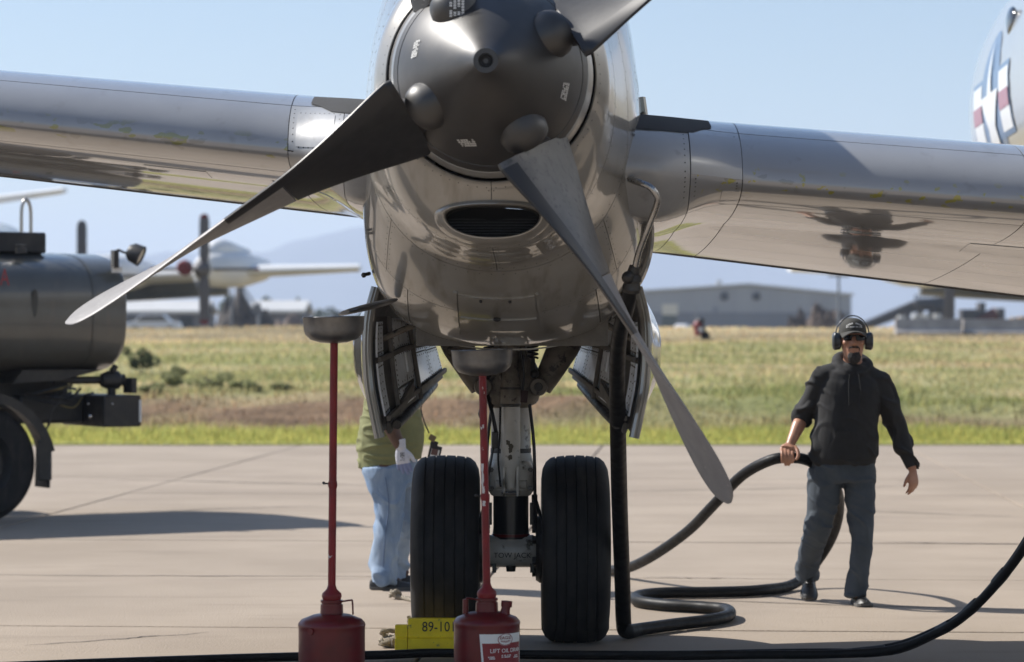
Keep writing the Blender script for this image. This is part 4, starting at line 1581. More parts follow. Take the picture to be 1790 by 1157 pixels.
# ------------------------------------------------------------------ oil drain cans
def drain_can(x, y, pan_at, lean_top, label, group, spout):
    t = thing("oil_drain_can", (x, y, 0), label, "oil drain can", group)
    m = MB()
    m.lathe([(0, 0.0), (0, 0.140), (0.008, 0.150), (0.016, 0.147), (0.03, 0.149), (0.335, 0.149), (0.352, 0.149), (0.362, 0.1515), (0.372, 0.149), (0.388, 0.135), (0.408, 0.085), (0.414, 0.055), (0.416, 0.0)], (x, y, 0), (0, 0, 1), 56)
    m.build("can_body", M['red_can'], t, smooth=40)
    m = MB()
    m.lathe([(0.405, 0.0), (0.405, 0.052), (0.455, 0.050), (0.455, 0.045), (0.462, 0.045), (0.464, 0.05), (0.474, 0.05), (0.476, 0.0)], (x, y, 0), (0, 0, 1), 28)
    m.build("neck_collar", M['red_can'], t)
    m = MB()
    m.lathe([(0.474, 0.0), (0.474, 0.040), (0.492, 0.045), (0.505, 0.042), (0.522, 0.024), (0.540, 0.018), (0.540, 0.0)], (x, y, 0), (0, 0, 1), 28)
    m.build("neck_cap", M['red_pole'], t)
    px, py, pz = pan_at
    m = MB()
    base, top = Vector((x, y, 0.52)), Vector((px, py, pz + 0.005))
    m.tube([base, top], 0.0175, 20)
    mid = base.lerp(top, 0.42)
    m.tube([mid - Vector((0, 0, .012)), mid, mid + Vector((0, 0, 0.02))], [0.0178, 0.021, 0.0195], 20)
    m.build("drain_pole", M['red_pole'], t)
    m = MB()
    kx = -0.03 if spout < 0 else 0.0
    m.cyl(mid + Vector((-0.018, 0, 0.01)), mid + Vector((-0.04, -0.005, 0.01)), 0.004, 6)
    m.ball(mid + Vector((-0.04, -0.005, 0.013)), 0.007, 8, 5)
    m.build("pole_clamp_screw", M['dark_metal'], t)
    # funnel pan: rolled rim, straight wall, dished bottom, open inside
    m = MB()
    m.lathe([(0.0, 0.012), (0.004, 0.06), (0.018, 0.105), (0.040, 0.128), (0.060, 0.134), (0.112, 0.138), (0.116, 0.141), (0.120, 0.139), (0.118, 0.134), (0.064, 0.130), (0.044, 0.123), (0.024, 0.10), (0.012, 0.05), (0.010, 0.012)], (px, py, pz), (lean_top[0], lean_top[1], 1), 56, caps=False)
    m.build("drain_pan", M['pan'], t, smooth=40)
    # handle and filler spout
    m = MB()
    s = -spout
    m.tube([(x + s * 0.045, y - 0.01, 0.468), (x + s * 0.085, y - 0.01, 0.474), (x + s * 0.093, y - 0.01, 0.468), (x + s * 0.096, y - 0.01, 0.41)], [(0.012, 0.004)] * 4, 10, ref=(0, 1, 0), per=3)
    m.build("can_handle", M['red_can'], t)
    if spout > 0:
        m = MB()
        m.tube([(x + 0.078, y - 0.02, 0.39), (x + 0.085, y - 0.02, 0.425), (x + 0.088, y - 0.02, 0.44)], [0.026, 0.020, 0.020], 14)
        m.tube([(x + 0.0885, y - 0.02, 0.436), (x + 0.0905, y - 0.02, 0.462)], 0.025, 14)
        m.build("filler_spout", M['red_can'], t)
        m = MB()
        m.tube([(x - 0.096, y - 0.01, 0.405), (x - 0.096, y - 0.01, 0.47)], 0.013, 12)
        m.build("vent_stub", M['red_can'], t)
    else:
        m = MB()
        m.tube([(x - 0.082, y - 0.118, 0.345), (x - 0.088, y - 0.130, 0.345)], [0.017, 0.015], 16)
        m.build("can_boss", M['red_can'], t)
    return t


CAN_L = (at(580, 1100, 12.75).x, 12.75)
CAN_R = (at(851, 1100, 12.85).x, 12.85)
pl = at(584, 600, 12.75)
pr = at(843.5, 657, 12.85)
drain_can(CAN_L[0], CAN_L[1], (pl.x, 12.75, pl.z), (-0.02, 0), "unlabelled red oil drain can left of the chock, its pan raised highest", "red oil drain cans under the nacelle", -1)
can2 = drain_can(CAN_R[0], CAN_R[1], (pr.x, 12.85, pr.z), (-0.03, 0), "red oil drain can with white printed label, in front of the yellow chock", "red oil drain cans under the nacelle", 1)
# white scrapes on its pole
M['scrape'] = mat("scraped_primer", (0.55, 0.52, 0.50), 0.6)
pb, pt = Vector((CAN_R[0], CAN_R[1], 0.52)), Vector((pr.x, 12.85, pr.z))
rs = random.Random(4)
for (v0, v1, a0, a1) in ((810, 850, -1.0, -0.1), (850, 862, -0.9, 0.1), (866, 884, -0.8, 0.2), (742, 748, -0.4, 0.2), (676, 680, -0.2, 0.3), (684, 688, 0.2, 0.5)):
    m = MB()
    rows = []
    for k in range(9):
        z = EYE - (v0 + (v1 - v0) * k / 8 - VH) / F * 12.85
        c = pb.lerp(pt, (z - pb.z) / (pt.z - pb.z))
        e0, e1 = a0 + rs.uniform(0, 0.25), a1 - rs.uniform(0, 0.3)
        rows.append([Vector((c.x + 0.0182 * math.sin(e0 + (e1 - e0) * q / 4), c.y - 0.0182 * math.cos(e0 + (e1 - e0) * q / 4), z)) for q in range(5)])
    m.grid(rows)
    m.build("paint_scrape", M['scrape'], can2, smooth=0)
# printed label wrapped on the can
lx, ly, R = CAN_R[0], CAN_R[1], 0.1495


def on_can(a, z, off):
    th = a / R
    return Vector((lx + (R + off) * math.sin(th), ly - (R + off) * math.cos(th), z))


def can_patch(name, pts, off, mt, n=14):
    """A flat outline (a, z) wrapped round the can, as strips between its left and right edges."""
    m = MB()
    rows = []
    zs = sorted({p[1] for p in pts})
    def edge(z, side):
        best = None
        for (p, q) in zip(pts, pts[1:] + pts[:1]):
            if (p[1] - z) * (q[1] - z) <= 0 and p[1] != q[1]:
                xx = p[0] + (q[0] - p[0]) * (z - p[1]) / (q[1] - p[1])
                best = xx if best is None else (min(best, xx) if side < 0 else max(best, xx))
        return best
    for z in np.linspace(zs[0], zs[-1], 9):
        z = min(max(z, zs[0] + 1e-6), zs[-1] - 1e-6)
        a, b = edge(z, -1), edge(z, 1)
        rows.append([on_can(a + (b - a) * k / n, z, off) for k in range(n + 1)])
    m.grid(rows)
    return m.build(name, M[mt], can2)


can_patch("printed_label", [(-0.012, 0.08), (0.20, 0.08), (0.20, 0.325), (-0.032, 0.325)], 0.0012, 'label_white')
can_patch("label_panel", [(-0.003, 0.10), (0.19, 0.10), (0.19, 0.284), (-0.020, 0.284)], 0.0020, 'label_red')


def on_lab(cx, cz, off=0.0028):
    return lambda x, y, z: on_can(cx + x, cz + y, off + z)


m = MB()
ring = [on_can(0.089 + 0.040 * math.cos(2 * math.pi * k / 40), 0.300 + 0.027 * math.sin(2 * math.pi * k / 40), 0.0030) for k in range(40)]
m.add([on_can(0.089, 0.300, 0.0030)] + ring, [(0, 1 + k, 1 + (k + 1) % 40) for k in range(40)])
m.build("logo_oval", M['label_white'], can2, smooth=0)
for (rx, rz, r2x, r2z) in ((0.039, 0.026, 0.036, 0.0235),):
    m = MB()
    m.grid([[on_can(0.089 + a * math.cos(2 * math.pi * k / 40), 0.300 + b * math.sin(2 * math.pi * k / 40), 0.0036) for k in range(41)] for a, b in ((rx, rz), (r2x, r2z))])
    m.build("logo_ring", M['label_red'], can2, smooth=0)
lettering("logo_word", "EAGLE", 0.0205, on_lab(0.089, 0.307, 0.0038), M['label_red'], can2, sx=1.0)
m = MB()
for k in range(7):     # little eagle wings under the word
    a = (k - 3) / 3
    m.add([on_can(0.089 + a * 0.024 - 0.003, 0.294 - abs(a) * -0.002, 0.0038), on_can(0.089 + a * 0.024 + 0.003, 0.294 - abs(a) * -0.002, 0.0038), on_can(0.089 + a * 0.017, 0.282 + abs(a) * 0.004, 0.0038)], [(0, 1, 2)])
m.build("logo_wings", M['label_red'], can2, smooth=0)
lettering("label_word", "LIFT OIL DRAIN", 0.0255, on_lab(0.104, 0.2495), M['label_white'], can2, sx=1.0)
S2 = lambda s, t: (on_can(s, t, 0.0026), Vector((math.sin(s / R), -math.cos(s / R), 0)))
for (a, z, r_, w) in ((0.022, 0.213, 2, 0.03), (0.092, 0.219, 2, 0.05), (0.15, 0.215, 2, 0.03)):
    stencil_lines(S2, a, z, r_, w, 0.005, 'label_white', "label_small_print", can2, int(a * 1000), 0.0006)
can_patch("label_tab", [(0.065, 0.085), (0.125, 0.085), (0.118, 0.196), (0.070, 0.196)], 0.0030, 'label_white', 6)

# ------------------------------------------------------------------ wheel chock with its rope
ch = thing("wheel_chock", (at(745, 1128, 15.0).x, 15.02, 0), "yellow metal wheel chock with black stencilled number, pushed against the left tyre", "wheel chock")
Yc = 14.80
x0, x1 = at(690, 1100, Yc).x, at(838, 1100, Yc).x
def cz(v):
    return EYE - (v - VH) / F * Yc
# profile across the chock (viewed from the end): front foot, sloped shelf, back towards the tyre
m = MB()
zt, zs, zb = 0.185, 0.152, 0.003
prof = [(0.0, zb), (0.0, 0.082), (0.035, 0.088), (0.035, zt), (0.085, zt), (0.13, 0.10), (0.185, zb)]
m.loft([[Vector((x, Yc + a, z)) for a, z in prof] for x in (x0 + 0.068, x1)])
prof2 = [(0.0, zb), (0.0, 0.082), (0.035, 0.088), (0.035, zs), (0.075, zs), (0.12, 0.09), (0.17, zb)]
m.loft([[Vector((x, Yc + a, z)) for a, z in prof2] for x in (x0, x0 + 0.066)])
m.build("chock_body", M['yellow'], ch, smooth=0, bevel=0.005)
lettering("chock_number", "89-101", 0.074, lambda x, y, z: Vector((at(737, 1090, Yc).x + x, Yc + 0.034 - z, 0.140 + y)), M['stencil_black'], ch, sx=0.86, align='LEFT')


def rope(name, pts, r, label=None, parent=None, per=6):
    """Twisted three-strand rope."""
    P = crom(pts, per)
    m = MB()
    L = [0.0]
    for a, b in zip(P, P[1:]):
        L.append(L[-1] + (b - a).length)
    n = max(8, int(L[-1] / (r * 0.55)))
    Q = []
    for k in range(n + 1):
        s = L[-1] * k / n
        i = max(q for q in range(len(L)) if L[q] <= s + 1e-9)
        i = min(i, len(P) - 2)
        Q.append((P[i].lerp(P[i + 1], (s - L[i]) / max(1e-9, L[i + 1] - L[i])), s))
    for st in range(3):
        pts2 = []
        a = None
        for k, (p, s) in enumerate(Q):
            d = (Q[min(k + 1, n)][0] - Q[max(k - 1, 0)][0]).normalized()
            if a is None:
                a = d.orthogonal().normalized()
            a = (a - d * a.dot(d)).normalized()
            b = d.cross(a)
            ph = s / (r * 7) * 2 * math.pi + st * 2 * math.pi / 3
            pts2.append(p + (a * math.cos(ph) + b * math.sin(ph)) * r * 0.5)
        m.tube(pts2, r * 0.56, 6)
    return m.build(name, M['rope'], parent)


# heap of rope at the left end of the chock
hx, hy = at(672, 1103, 15.15).x, 15.15
pts = []
r_ = random.Random(5)
for k in range(30):
    pts.append((hx + 0.035 + r_.uniform(-0.055, 0.065), hy + r_.uniform(-0.05, 0.05), 0.018 + 0.075 * r_.random() ** 1.5 * (1 - k / 60)))
hr = rope("chock_rope", pts, 0.0135, per=5)
tag(hr, "small grey heap of twisted rope at the left end of the yellow chock", "rope", "ropes tied to the chocks")
kx = at(690, 1037, 17.9)
kn = rope("chock_rope", [(kx.x - 0.03, 17.95, 0.02), (kx.x + 0.005, 17.90, 0.055), (kx.x + 0.03, 17.95, 0.03), (kx.x, 18.0, 0.015), (kx.x - 0.02, 17.93, 0.05), (kx.x + 0.02, 17.9, 0.02), (kx.x + 0.07, 17.85, 0.016), (kx.x + 0.16, 17.6, 0.016), (kx.x + 0.3, 17.1, 0.016), (kx.x + 0.42, 16.6, 0.016)], 0.015, per=5)
tag(kn, "knotted rope end lying on the concrete in front of the black shoe", "rope", "ropes tied to the chocks")
back = thing("wheel_chock", (-0.35, 16.12, 0), "yellow chock mostly hidden behind the left tyre", "wheel chock")
m = MB()
m.loft([[Vector((x, 16.20 - a, z)) for a, z in reversed(prof)] for x in (-0.52, -0.19)])
m.build("chock_body", M['yellow'], back, smooth=0, bevel=0.005)
rp = rope("chock_rope", [(at(718, 1075, 15.3).x, 15.05, 0.17), (at(716, 1060, 15.4).x, 15.3, 0.12), (-0.56, 15.7, 0.03), (-0.555, 16.1, 0.02), (-0.50, 16.3, 0.03)], 0.012, per=6)
tag(rp, "thin rope running along the left tyre down to the chock corner", "rope", "ropes tied to the chocks")

# ------------------------------------------------------------------ fuel hose with its nozzle
hose = thing("fuel_hose", (at(1090, 1115, 15.6).x, 15.6, 0), "thick black fuel hose hanging from the nacelle and snaking over concrete to the walking man", "hose")
HR = 0.039
top_pt = at(1099, 500, 13.62)
hp = [at(1102, 500, 12.82), at(1096, 535, 12.90), at(1084, 580, 13.1), at(1079, 640, 13.4), at(1080, 740, 13.9), at(1083, 880, 14.7), at(1088, 1020, 15.35)]
hp += [(at(1090, 1088, 15.6).x, 15.60, 0.09), (at(1092, 1100, 15.6).x + 0.01, 15.57, 0.044), (at(1120, 1090, 15.75).x, 15.72, HR), (at(1180, 1082, 16.0).x, 15.98, HR), (at(1240, 1070, 16.3).x, 16.22, HR), (at(1268, 1060, 16.75).x, 16.5, HR),
       (at(1268, 1050, 16.9).x, 16.85, HR), (at(1225, 1047, 17.1).x, 17.0, HR), (at(1160, 1043, 17.2).x, 17.15, HR), (at(1115, 1037, 17.4).x, 17.4, HR), (at(1116, 1030, 17.8).x, 17.75, HR), (at(1160, 1028, 18.0).x, 17.95, HR), (at(1250, 1028, 18.0).x, 18.0, HR), (at(1330, 1022, 18.2).x, 18.15, HR),
       (at(1390, 1008, 18.7).x, 18.6, HR + .01), at(1436, 970, 18.8), at(1461, 920, 18.6), at(1466, 870, 18.3), at(1449, 830, 17.9), at(1415, 806, 17.62), at(1382, 800, 17.50), at(1345, 805, 17.52), at(1296, 832, 17.75), at(1245, 885, 18.1), at(1200, 930, 18.5), at(1135, 975, 19.0),
       (at(1085, 998, 19.6).x, 19.5, HR + 0.02), (at(1050, 1004, 19.7).x, 19.9, HR), (at(1015, 995, 20.3).x, 20.5, HR), (at(1000, 980, 21.0).x, 21.2, HR)]
m = MB()
m.tube(hp, [0.035, 0.036, 0.037, 0.038, 0.040, 0.042, 0.043, 0.043, 0.042] + [0.036] * 12 + [0.034] * (len(hp) - 21), 20, per=8)
m.build("hose_line", M['hose'], hose)
m = MB()
e1, e0 = Vector(hp[-1]), Vector(hp[-2])
ed = (e1 - e0).normalized()
m.lathe([(-0.06, 0.0), (-0.06, 0.042), (0.02, 0.044), (0.025, 0.056), (0.06, 0.056), (0.065, 0.045), (0.10, 0.045), (0.10, 0.0)], e1, ed, 18)
m.build("end_coupling", M['dark_metal'], hose)
m = MB()
q = [at(1104, 510, 12.81), at(1105, 497, 12.80), at(1107, 478, 12.79), at(1110, 466, 12.78)]
m.tube([q[0], q[0].lerp(q[1], .5), q[1], q[1].lerp(q[2], 0.3), q[1].lerp(q[2], 0.34), q[1].lerp(q[2], 0.7), q[2], q[3]], [0.040, 0.044, 0.036, 0.036, 0.042, 0.040, 0.030, 0.026], 18)
m.ball(at(1098, 485, 12.77), (0.03, 0.03, 0.03), 10, 6)
m.build("hose_coupling", M['dark_metal'], hose)
m = MB()
m.tube([at(1110, 470, 12.78), at(1117, 440, 12.74), at(1134, 395, 12.66), at(1149, 355, 12.60), at(1147, 340, 12.58), at(1135, 326, 12.58), at(1112, 317, 12.62), at(1090, 309, 12.80)], 0.0150, 12, per=6)
m.build("nozzle_pipe", M['steel'], hose)

# ------------------------------------------------------------------ ground power cable in the foreground
pc = thing("power_cable", (at(1300, 1152, 14.5).x, 14.5, 0), "bundle of black ground power cables sweeping along the lower edge and rising at right", "cable")
cp = [(-4.2, 13.2, 0.035), (-2.6, 13.9, 0.035), (-1.4, 14.3, 0.035), (at(660, 1155, 14.4).x, 14.46, 0.035), (at(760, 1150, 14.45).x, 14.56, 0.035), (at(900, 1152, 14.5).x, 14.50, 0.035), (at(1050, 1153, 14.5).x, 14.46, 0.035), (at(1200, 1153, 14.5).x, 14.46, 0.035), (at(1330, 1150, 14.55).x, 14.52, 0.035), (at(1450, 1148, 14.5).x, 14.50, 0.04)]
cp += [at(1560, 1134, 14.4), at(1640, 1103, 14.2), at(1690, 1070, 14.05), at(1740, 1020, 13.9), at(1790, 955, 13.75), at(1850, 850, 13.6), at(1920, 700, 13.5), at(1990, 560, 13.45), at(2010, 420, 13.45)]
for k, (dx, dz, rr) in enumerate(((0, 0, 0.023), (0.008, 0.015, 0.018), (-0.008, -0.013, 0.017))):
    m = MB()
    P = [Vector(p) + Vector((dx * math.sin(i * 0.35), 0.03 * math.cos(i * 0.3 + k * 2), dz * math.cos(i * 0.3) if i > 9 else max(dz, 0) * 0.6)) for i, p in enumerate(cp)]
    m.tube(P, rr, 14, per=6)
    m.build("cable_line", M['hose'], pc)
P = crom(cp, 8)
for i in (76, 88, 96, 104):
    m = MB()
    m.tube([P[i + q] for q in range(4)], [0.028, 0.029, 0.029, 0.028], 16)
    m.build("tape_wrap", M['black'], pc)

# ------------------------------------------------------------------ tank truck on the left
TY = 25.7
tr = thing("tank_truck", (at(226, 500, TY).x, TY, 0), "dark olive fuel tank truck parked at the left edge, rear end towards the aircraft", "truck")
TRUCK_TURN = math.radians(31)


def tat(u, v, Y):
    """A point of the turned flank, in the truck's own unturned frame."""
    q = (u - UC) / F
    x0 = (226 - UC) / F * TY
    s = (x0 - q * TY) / (math.cos(TRUCK_TURN) - q * math.sin(TRUCK_TURN))
    return Vector((x0 - s, Y, EYE - (v - VH) / F * (TY - s * math.sin(TRUCK_TURN))))


M['olive'] = mat("olive_paint", (0.100, 0.099, 0.085), 0.35, 0.05, col2=(0.075, 0.073, 0.062), vscale=2.5, coat=0.7, coat_rough=0.12, col3=(0.12, 0.105, 0.085), v3=3, lo3=0.58, hi3=0.75, streak3=(2, 1, 0.5))
M['truck_black'] = mat("truck_black", (0.014, 0.014, 0.014), 0.5, col2=(0.03, 0.027, 0.023), vscale=7, rvar=0.1)


def tank_ring(x, k=1.0, dz=0.0):
    """Rounded box tank section; k shrinks it at the dished end."""
    cy, cz_, hw, hh = TY + 1.22, 1.875 + dz, 1.22, 0.555
    ring = []
    for j in range(64):
        t = 2 * math.pi * j / 64
        c, s = math.cos(t), math.sin(t)
        n = 3.2
        r = (abs(c) ** n + abs(s) ** n) ** (-1 / n)
        ring.append(Vector((x, cy + hw * c * r * k, cz_ + hh * s * r * k)))
    return ring


xr = at(226, 500, TY).x
m = MB()
m.loft([tank_ring(xr - 7.6, 0.96), tank_ring(xr - 7.5, 1.0), tank_ring(xr - 0.06, 1.0), tank_ring(xr - 0.02, 0.985), tank_ring(xr, 0.95), tank_ring(xr + 0.01, 0.8), tank_ring(xr + 0.02, 0.3)])
m.build("tank", M['olive'], tr, smooth=40)
for dx in (-0.35, -2.3, -4.3, -6.2):
    m = MB()
    m.loft([[p + (p - Vector((p.x, TY + 1.22, 1.875))).normalized() * 0.006 for p in tank_ring(xr + dx + w)] for w in (0, 0.035)], caps=False)
    m.build("tank_band", M['olive'], tr)
m = MB()
m.box((tat(120, 420, TY).x - 2.1, TY + 0.85, 2.51), (4.2, 0.65, 0.19))
m.build("tank_coaming", M['truck_black'], tr, bevel=0.02)
m = MB()
m.lathe([(0, 0), (0, 0.09), (0.05, 0.10), (0.06, 0.07), (0.06, 0)], (tat(120, 420, TY).x, TY + 0.85, 2.50), (1, 0, 0), 20)
m.build("coaming_lamp", M['truck_black'], tr)
for px in (62, -12):
    p = tat(px, 425, TY)
    m = MB()
    m.lathe([(0, 0.0), (0, 0.05), (0.05, 0.05), (0.055, 0.03), (0.075, 0.03), (0.08, 0.0)], (p.x, TY + 0.35, 2.405), (0, 0, 1), 16)
    m.cyl((p.x - 0.05, TY + 0.35, 2.475), (p.x + 0.05, TY + 0.35, 2.475), 0.012, 8)
    m.build("valve_cap", M['dark_metal'], tr)
M['rail'] = mat("bare_rail", (0.45, 0.44, 0.42), 0.3, 0.9)
for px in (77, 0, -80):
    p = tat(px, 405, TY)
    m = MB()
    a = p.x
    m.tube([(a, TY + 0.55, 2.55), (a, TY + 0.55, 2.78), (a + 0.012, TY + 0.55, 2.86), (a + 0.045, TY + 0.55, 2.90), (a + 0.078, TY + 0.55, 2.86), (a + 0.090, TY + 0.55, 2.78), (a + 0.090, TY + 0.55, 2.55)], 0.017, 12, per=4)
    m.build("hand_rail", M['rail'], tr)
# work lamp on a bracket at the rear top corner
lp = tat(238, 443, TY)
m = MB()
dd = Vector((0.72, -0.55, -0.42)).normalized()
m.lathe([(-0.075, 0.0), (-0.07, 0.055), (-0.03, 0.088), (0.05, 0.095), (0.062, 0.098), (0.066, 0.09), (0.05, 0.086)], (lp.x, TY + 0.02, lp.z), dd, 24, caps=False)
wl = m.build("work_lamp", M['truck_black'], tr)
m = MB()
m.lathe([(0.050, 0.0), (0.05, 0.086), (0.058, 0.05), (0.061, 0.0)], (lp.x, TY + 0.02, lp.z), dd, 24, caps=False)
m.build("lamp_glass", M['glass_lamp'], wl)
m = MB()
m.tube([(lp.x - 0.16, TY + 0.1, lp.z - 0.06), (lp.x - 0.15, TY + 0.08, lp.z + 0.03), (lp.x - 0.10, TY + 0.05, lp.z + 0.01), (lp.x - 0.04, TY + 0.02, lp.z)], 0.012, 8, per=3)
m.box((lp.x - 0.165, TY + 0.10, lp.z - 0.05), (0.05, 0.08, 0.16))
m.build("lamp_bracket", M['truck_black'], wl, bevel=0.005)
m = MB()
m.box((xr - 0.075, TY + 0.105, 2.265), (0.10, 0.004, 0.055))
m.box((xr - 0.012, TY + 0.16, 2.20), (0.02, 0.004, 0.16))
m.build("reflector_tape", M['label_white'], tr, smooth=0)
# the red letter on the flank
lettering("tank_letter", "A", 0.215, lambda x, y, z: Vector((tat(8, 486, TY).x + x * 0.62, TY - 0.0035 - z, tat(8, 486, TY).z + y)), mat("letter_red", (0.28, 0.03, 0.03), 0.5), tr)
M['tank_stain'] = mat("tank_stain", (0.02, 0.021, 0.02), 0.4, coat=0.4)
m = MB()
q = tat(61, 530, TY)
m.add([(q.x + 0.028 * math.cos(a) * (1 + 0.3 * math.sin(a)), TY - 0.003, q.z + 0.125 * math.sin(a)) for a in np.linspace(0, 2 * math.pi, 20, endpoint=False)], [tuple(range(20))])
m.build("scuff_plate", M['tank_stain'], tr, smooth=0)
# chassis, tail beam, pipework
m = MB()
m.box((xr - 3.6, TY + 0.75, 1.14), (6.6, 0.10, 0.26))
m.box((xr - 3.6, TY + 1.7, 1.14), (6.6, 0.10, 0.26))
for k in range(5):
    m.box((xr - 0.6 - 1.4 * k, TY + 1.22, 1.14), (0.1, 0.9, 0.2))
    m.box((xr - 0.75 - 1.4 * k, TY + 1.22, 1.31), (0.25, 1.4, 0.09))
m.build("chassis", M['truck_black'], tr, bevel=0.01)
m = MB()
a, b = tat(186, 716, TY), tat(251, 716, TY)
m.box(((a.x + b.x) / 2, TY + 0.55, 0.985), (b.x - a.x, 1.0, 0.285))
m.build("rear_box", M['truck_black'], tr, bevel=0.012)
m = MB()
a2 = tat(70, 716, TY)
m.box(((a.x + a2.x) / 2, TY + 0.75, 1.0), (a.x - a2.x, 0.5, 0.26))
m.build("side_step_box", M['truck_black'], tr, bevel=0.03)
m = MB()
m.box((b.x - 0.012, TY + 0.046, 0.985), (0.022, 0.006, 0.20))
m.build("tail_reflector", M['label_white'], tr, smooth=0)
m = MB()
for (u, v, r_) in ((157, 706, 0.012), (199, 706, 0.012), (160, 728, 0.02)):
    q = tat(u, v, TY)
    m.ball((q.x, TY + 0.04, q.z), r_, 8, 5)
m.build("box_fitting", M['steel'], tr)
m = MB()
q = tat(222, 665, TY)
m.lathe([(-0.10, 0.0), (-0.10, 0.06), (-0.04, 0.085), (0.06, 0.085), (0.09, 0.05), (0.12, 0.055), (0.12, 0.0)], (q.x, TY + 0.35, q.z), (1, 0, 0), 20)
m.cyl((q.x, TY + 0.35, q.z), (q.x, TY + 0.35, q.z - 0.18), 0.04, 12)
m.cyl((q.x - 0.55, TY + 0.38, q.z + 0.0), (q.x - 0.08, TY + 0.38, q.z + 0.0), 0.035, 12)
m.box((q.x + 0.16, TY + 0.3, q.z - 0.05), (0.06, 0.12, 0.14), rz=0.3)
m.cyl((q.x - 0.02, TY + 0.3, q.z + 0.08), (q.x + 0.02, TY + 0.3, q.z + 0.13), 0.03, 10)
m.build("valve_assembly", M['truck_black'], tr)
rr = random.Random(11)
for k in range(9):
    m = MB()
    a = tat(rr.uniform(70, 110), rr.uniform(685, 705), TY)
    b = tat(rr.uniform(150, 185), rr.uniform(672, 705), TY)
    mid = (a + b) / 2 + Vector((0, -0.02, rr.uniform(-0.10, 0.05)))
    m.tube([a + Vector((0, rr.uniform(.2, .5), 0)), mid + Vector((0, 0.2, 0)), b + Vector((0, rr.uniform(.2, .5), 0))], rr.uniform(0.006, 0.015), 6, per=5)
    m.build("hose_loop", mat("line_yellow", (0.16, 0.12, 0.03), 0.6) if k in (2, 5) else M['truck_black'], tr)
m = MB()
q = tat(118, 690, TY)
m.tube([(q.x, TY + 0.15, q.z - 0.05), (q.x - 0.1, TY + 0.13, q.z - 0.15), (q.x - 0.12, TY + 0.13, q.z - 0.28)], 0.008, 6, per=3)
q = tat(100, 745, TY)
m.tube([(q.x - .03, TY + .3, q.z + .02), (q.x - .02, TY + .3, q.z - .03), (q.x + .02, TY + .3, q.z - .03), (q.x + .04, TY + .3, q.z + 0.02)], 0.01, 6, per=4)
m.build("tow_hook", M['truck_black'], tr)
m = MB()
m.cyl((q.x - 0.06, TY + 0.3, q.z + 0.03), (q.x - 0.06, TY + 0.3, q.z - 0.13), 0.012, 8)
m.build("drain_stub", M['truck_black'], tr)
# tank saddle taper under the rear
m = MB()
m.loft([[Vector((xr - 0.12, TY + 0.3 + w, 1.36)), Vector((xr - 0.9, TY + 0.3 + w, 1.36)), Vector((xr - 1.0, TY + 0.3 + w, 1.24)), Vector((xr - 0.55, TY + 0.3 + w, 1.26))] for w in (0, 1.8)])
m.build("tank_saddle", M['truck_black'], tr, smooth=0)


def truck_wheel(x, y):
    R = 0.535
    m = MB()
    n = 60
    m.lathe([(0.0, 0.30), (0.0, 0.47), (0.03, 0.51), (0.06, 0.530), (0.10, 0.535), (0.20, 0.535), (0.24, 0.530), (0.27, 0.51), (0.30, 0.47), (0.30, 0.30)], (x, y, R), (0, 1, 0), 72, caps=False)
    t = m.build("truck_tyre", M['tyre'], tr)
    m = MB()
    m.lathe([(0.03, 0.305), (0.0, 0.30), (0.03, 0.28), (0.10, 0.25), (0.12, 0.10), (0.05, 0.095), (0.03, 0.08), (0.03, 0.0)], (x, y, R), (0, 1, 0), 40, caps=False)
    m.build("wheel_rim", M['truck_black'], t)
    m = MB()
    for k in range(10):
        a = 2 * math.pi * k / 10
        m.cyl((x + 0.17 * math.cos(a), y + 0.075, R + 0.17 * math.sin(a)), (x + 0.17 * math.cos(a), y + 0.115, R + 0.17 * math.sin(a)), 0.016, 6)
    m.build("wheel_nut", M['dark_metal'], t)
    return t


wx = tat(-33, 800, TY).x
truck_wheel(wx, TY + 0.02)
truck_wheel(wx, TY + 2.1)
truck_wheel(wx - 4.3, TY + 0.02)
truck_wheel(wx - 4.3, TY + 2.1)
for x in (wx, wx - 4.3):
    for y in (TY, TY + 2.06):
        m = MB()
        rows = []
        for k in range(19):
            a = D(12 + (168 - 12) * k / 18)
            rows.append([(x + math.cos(a) * r * 1.12, y + w, 0.50 + math.sin(a) * r * 1.08) for r, w in ((0.555, 0), (0.63, 0), (0.63, 0.36), (0.60, 0.36))])
        m.loft(rows)
        m.build("mudguard", M['truck_black'], tr)
    for y in (TY, TY + 2.06):
        m = MB()
        m.box((x + 0.645, y + 0.17, 0.52), (0.02, 0.34, 0.42), M=Matrix.Rotation(0.03, 3, 'Y'))
        m.box((x + 0.60, y + 0.012, 0.56), (0.13, 0.02, 0.36))
        m.build("mud_flap", M['truck_black'], tr, bevel=0.01)
# cab far to the left
m = MB()
m.loft([[Vector((xr - 8.0 - a, TY + 0.05, z)) for a, z in ((0, 0.6), (0, 2.5), (1.3, 2.55), (1.6, 1.75), (2.5, 1.6), (2.6, 0.6))], [Vector((xr - 8.0 - a, TY + 2.35, z)) for a, z in ((0, 0.6), (0, 2.5), (1.3, 2.55), (1.6, 1.75), (2.5, 1.6), (2.6, 0.6))]])
m.build("cab", M['olive'], tr, smooth=0, bevel=0.05)

tr.rotation_euler = (0, 0, TRUCK_TURN)
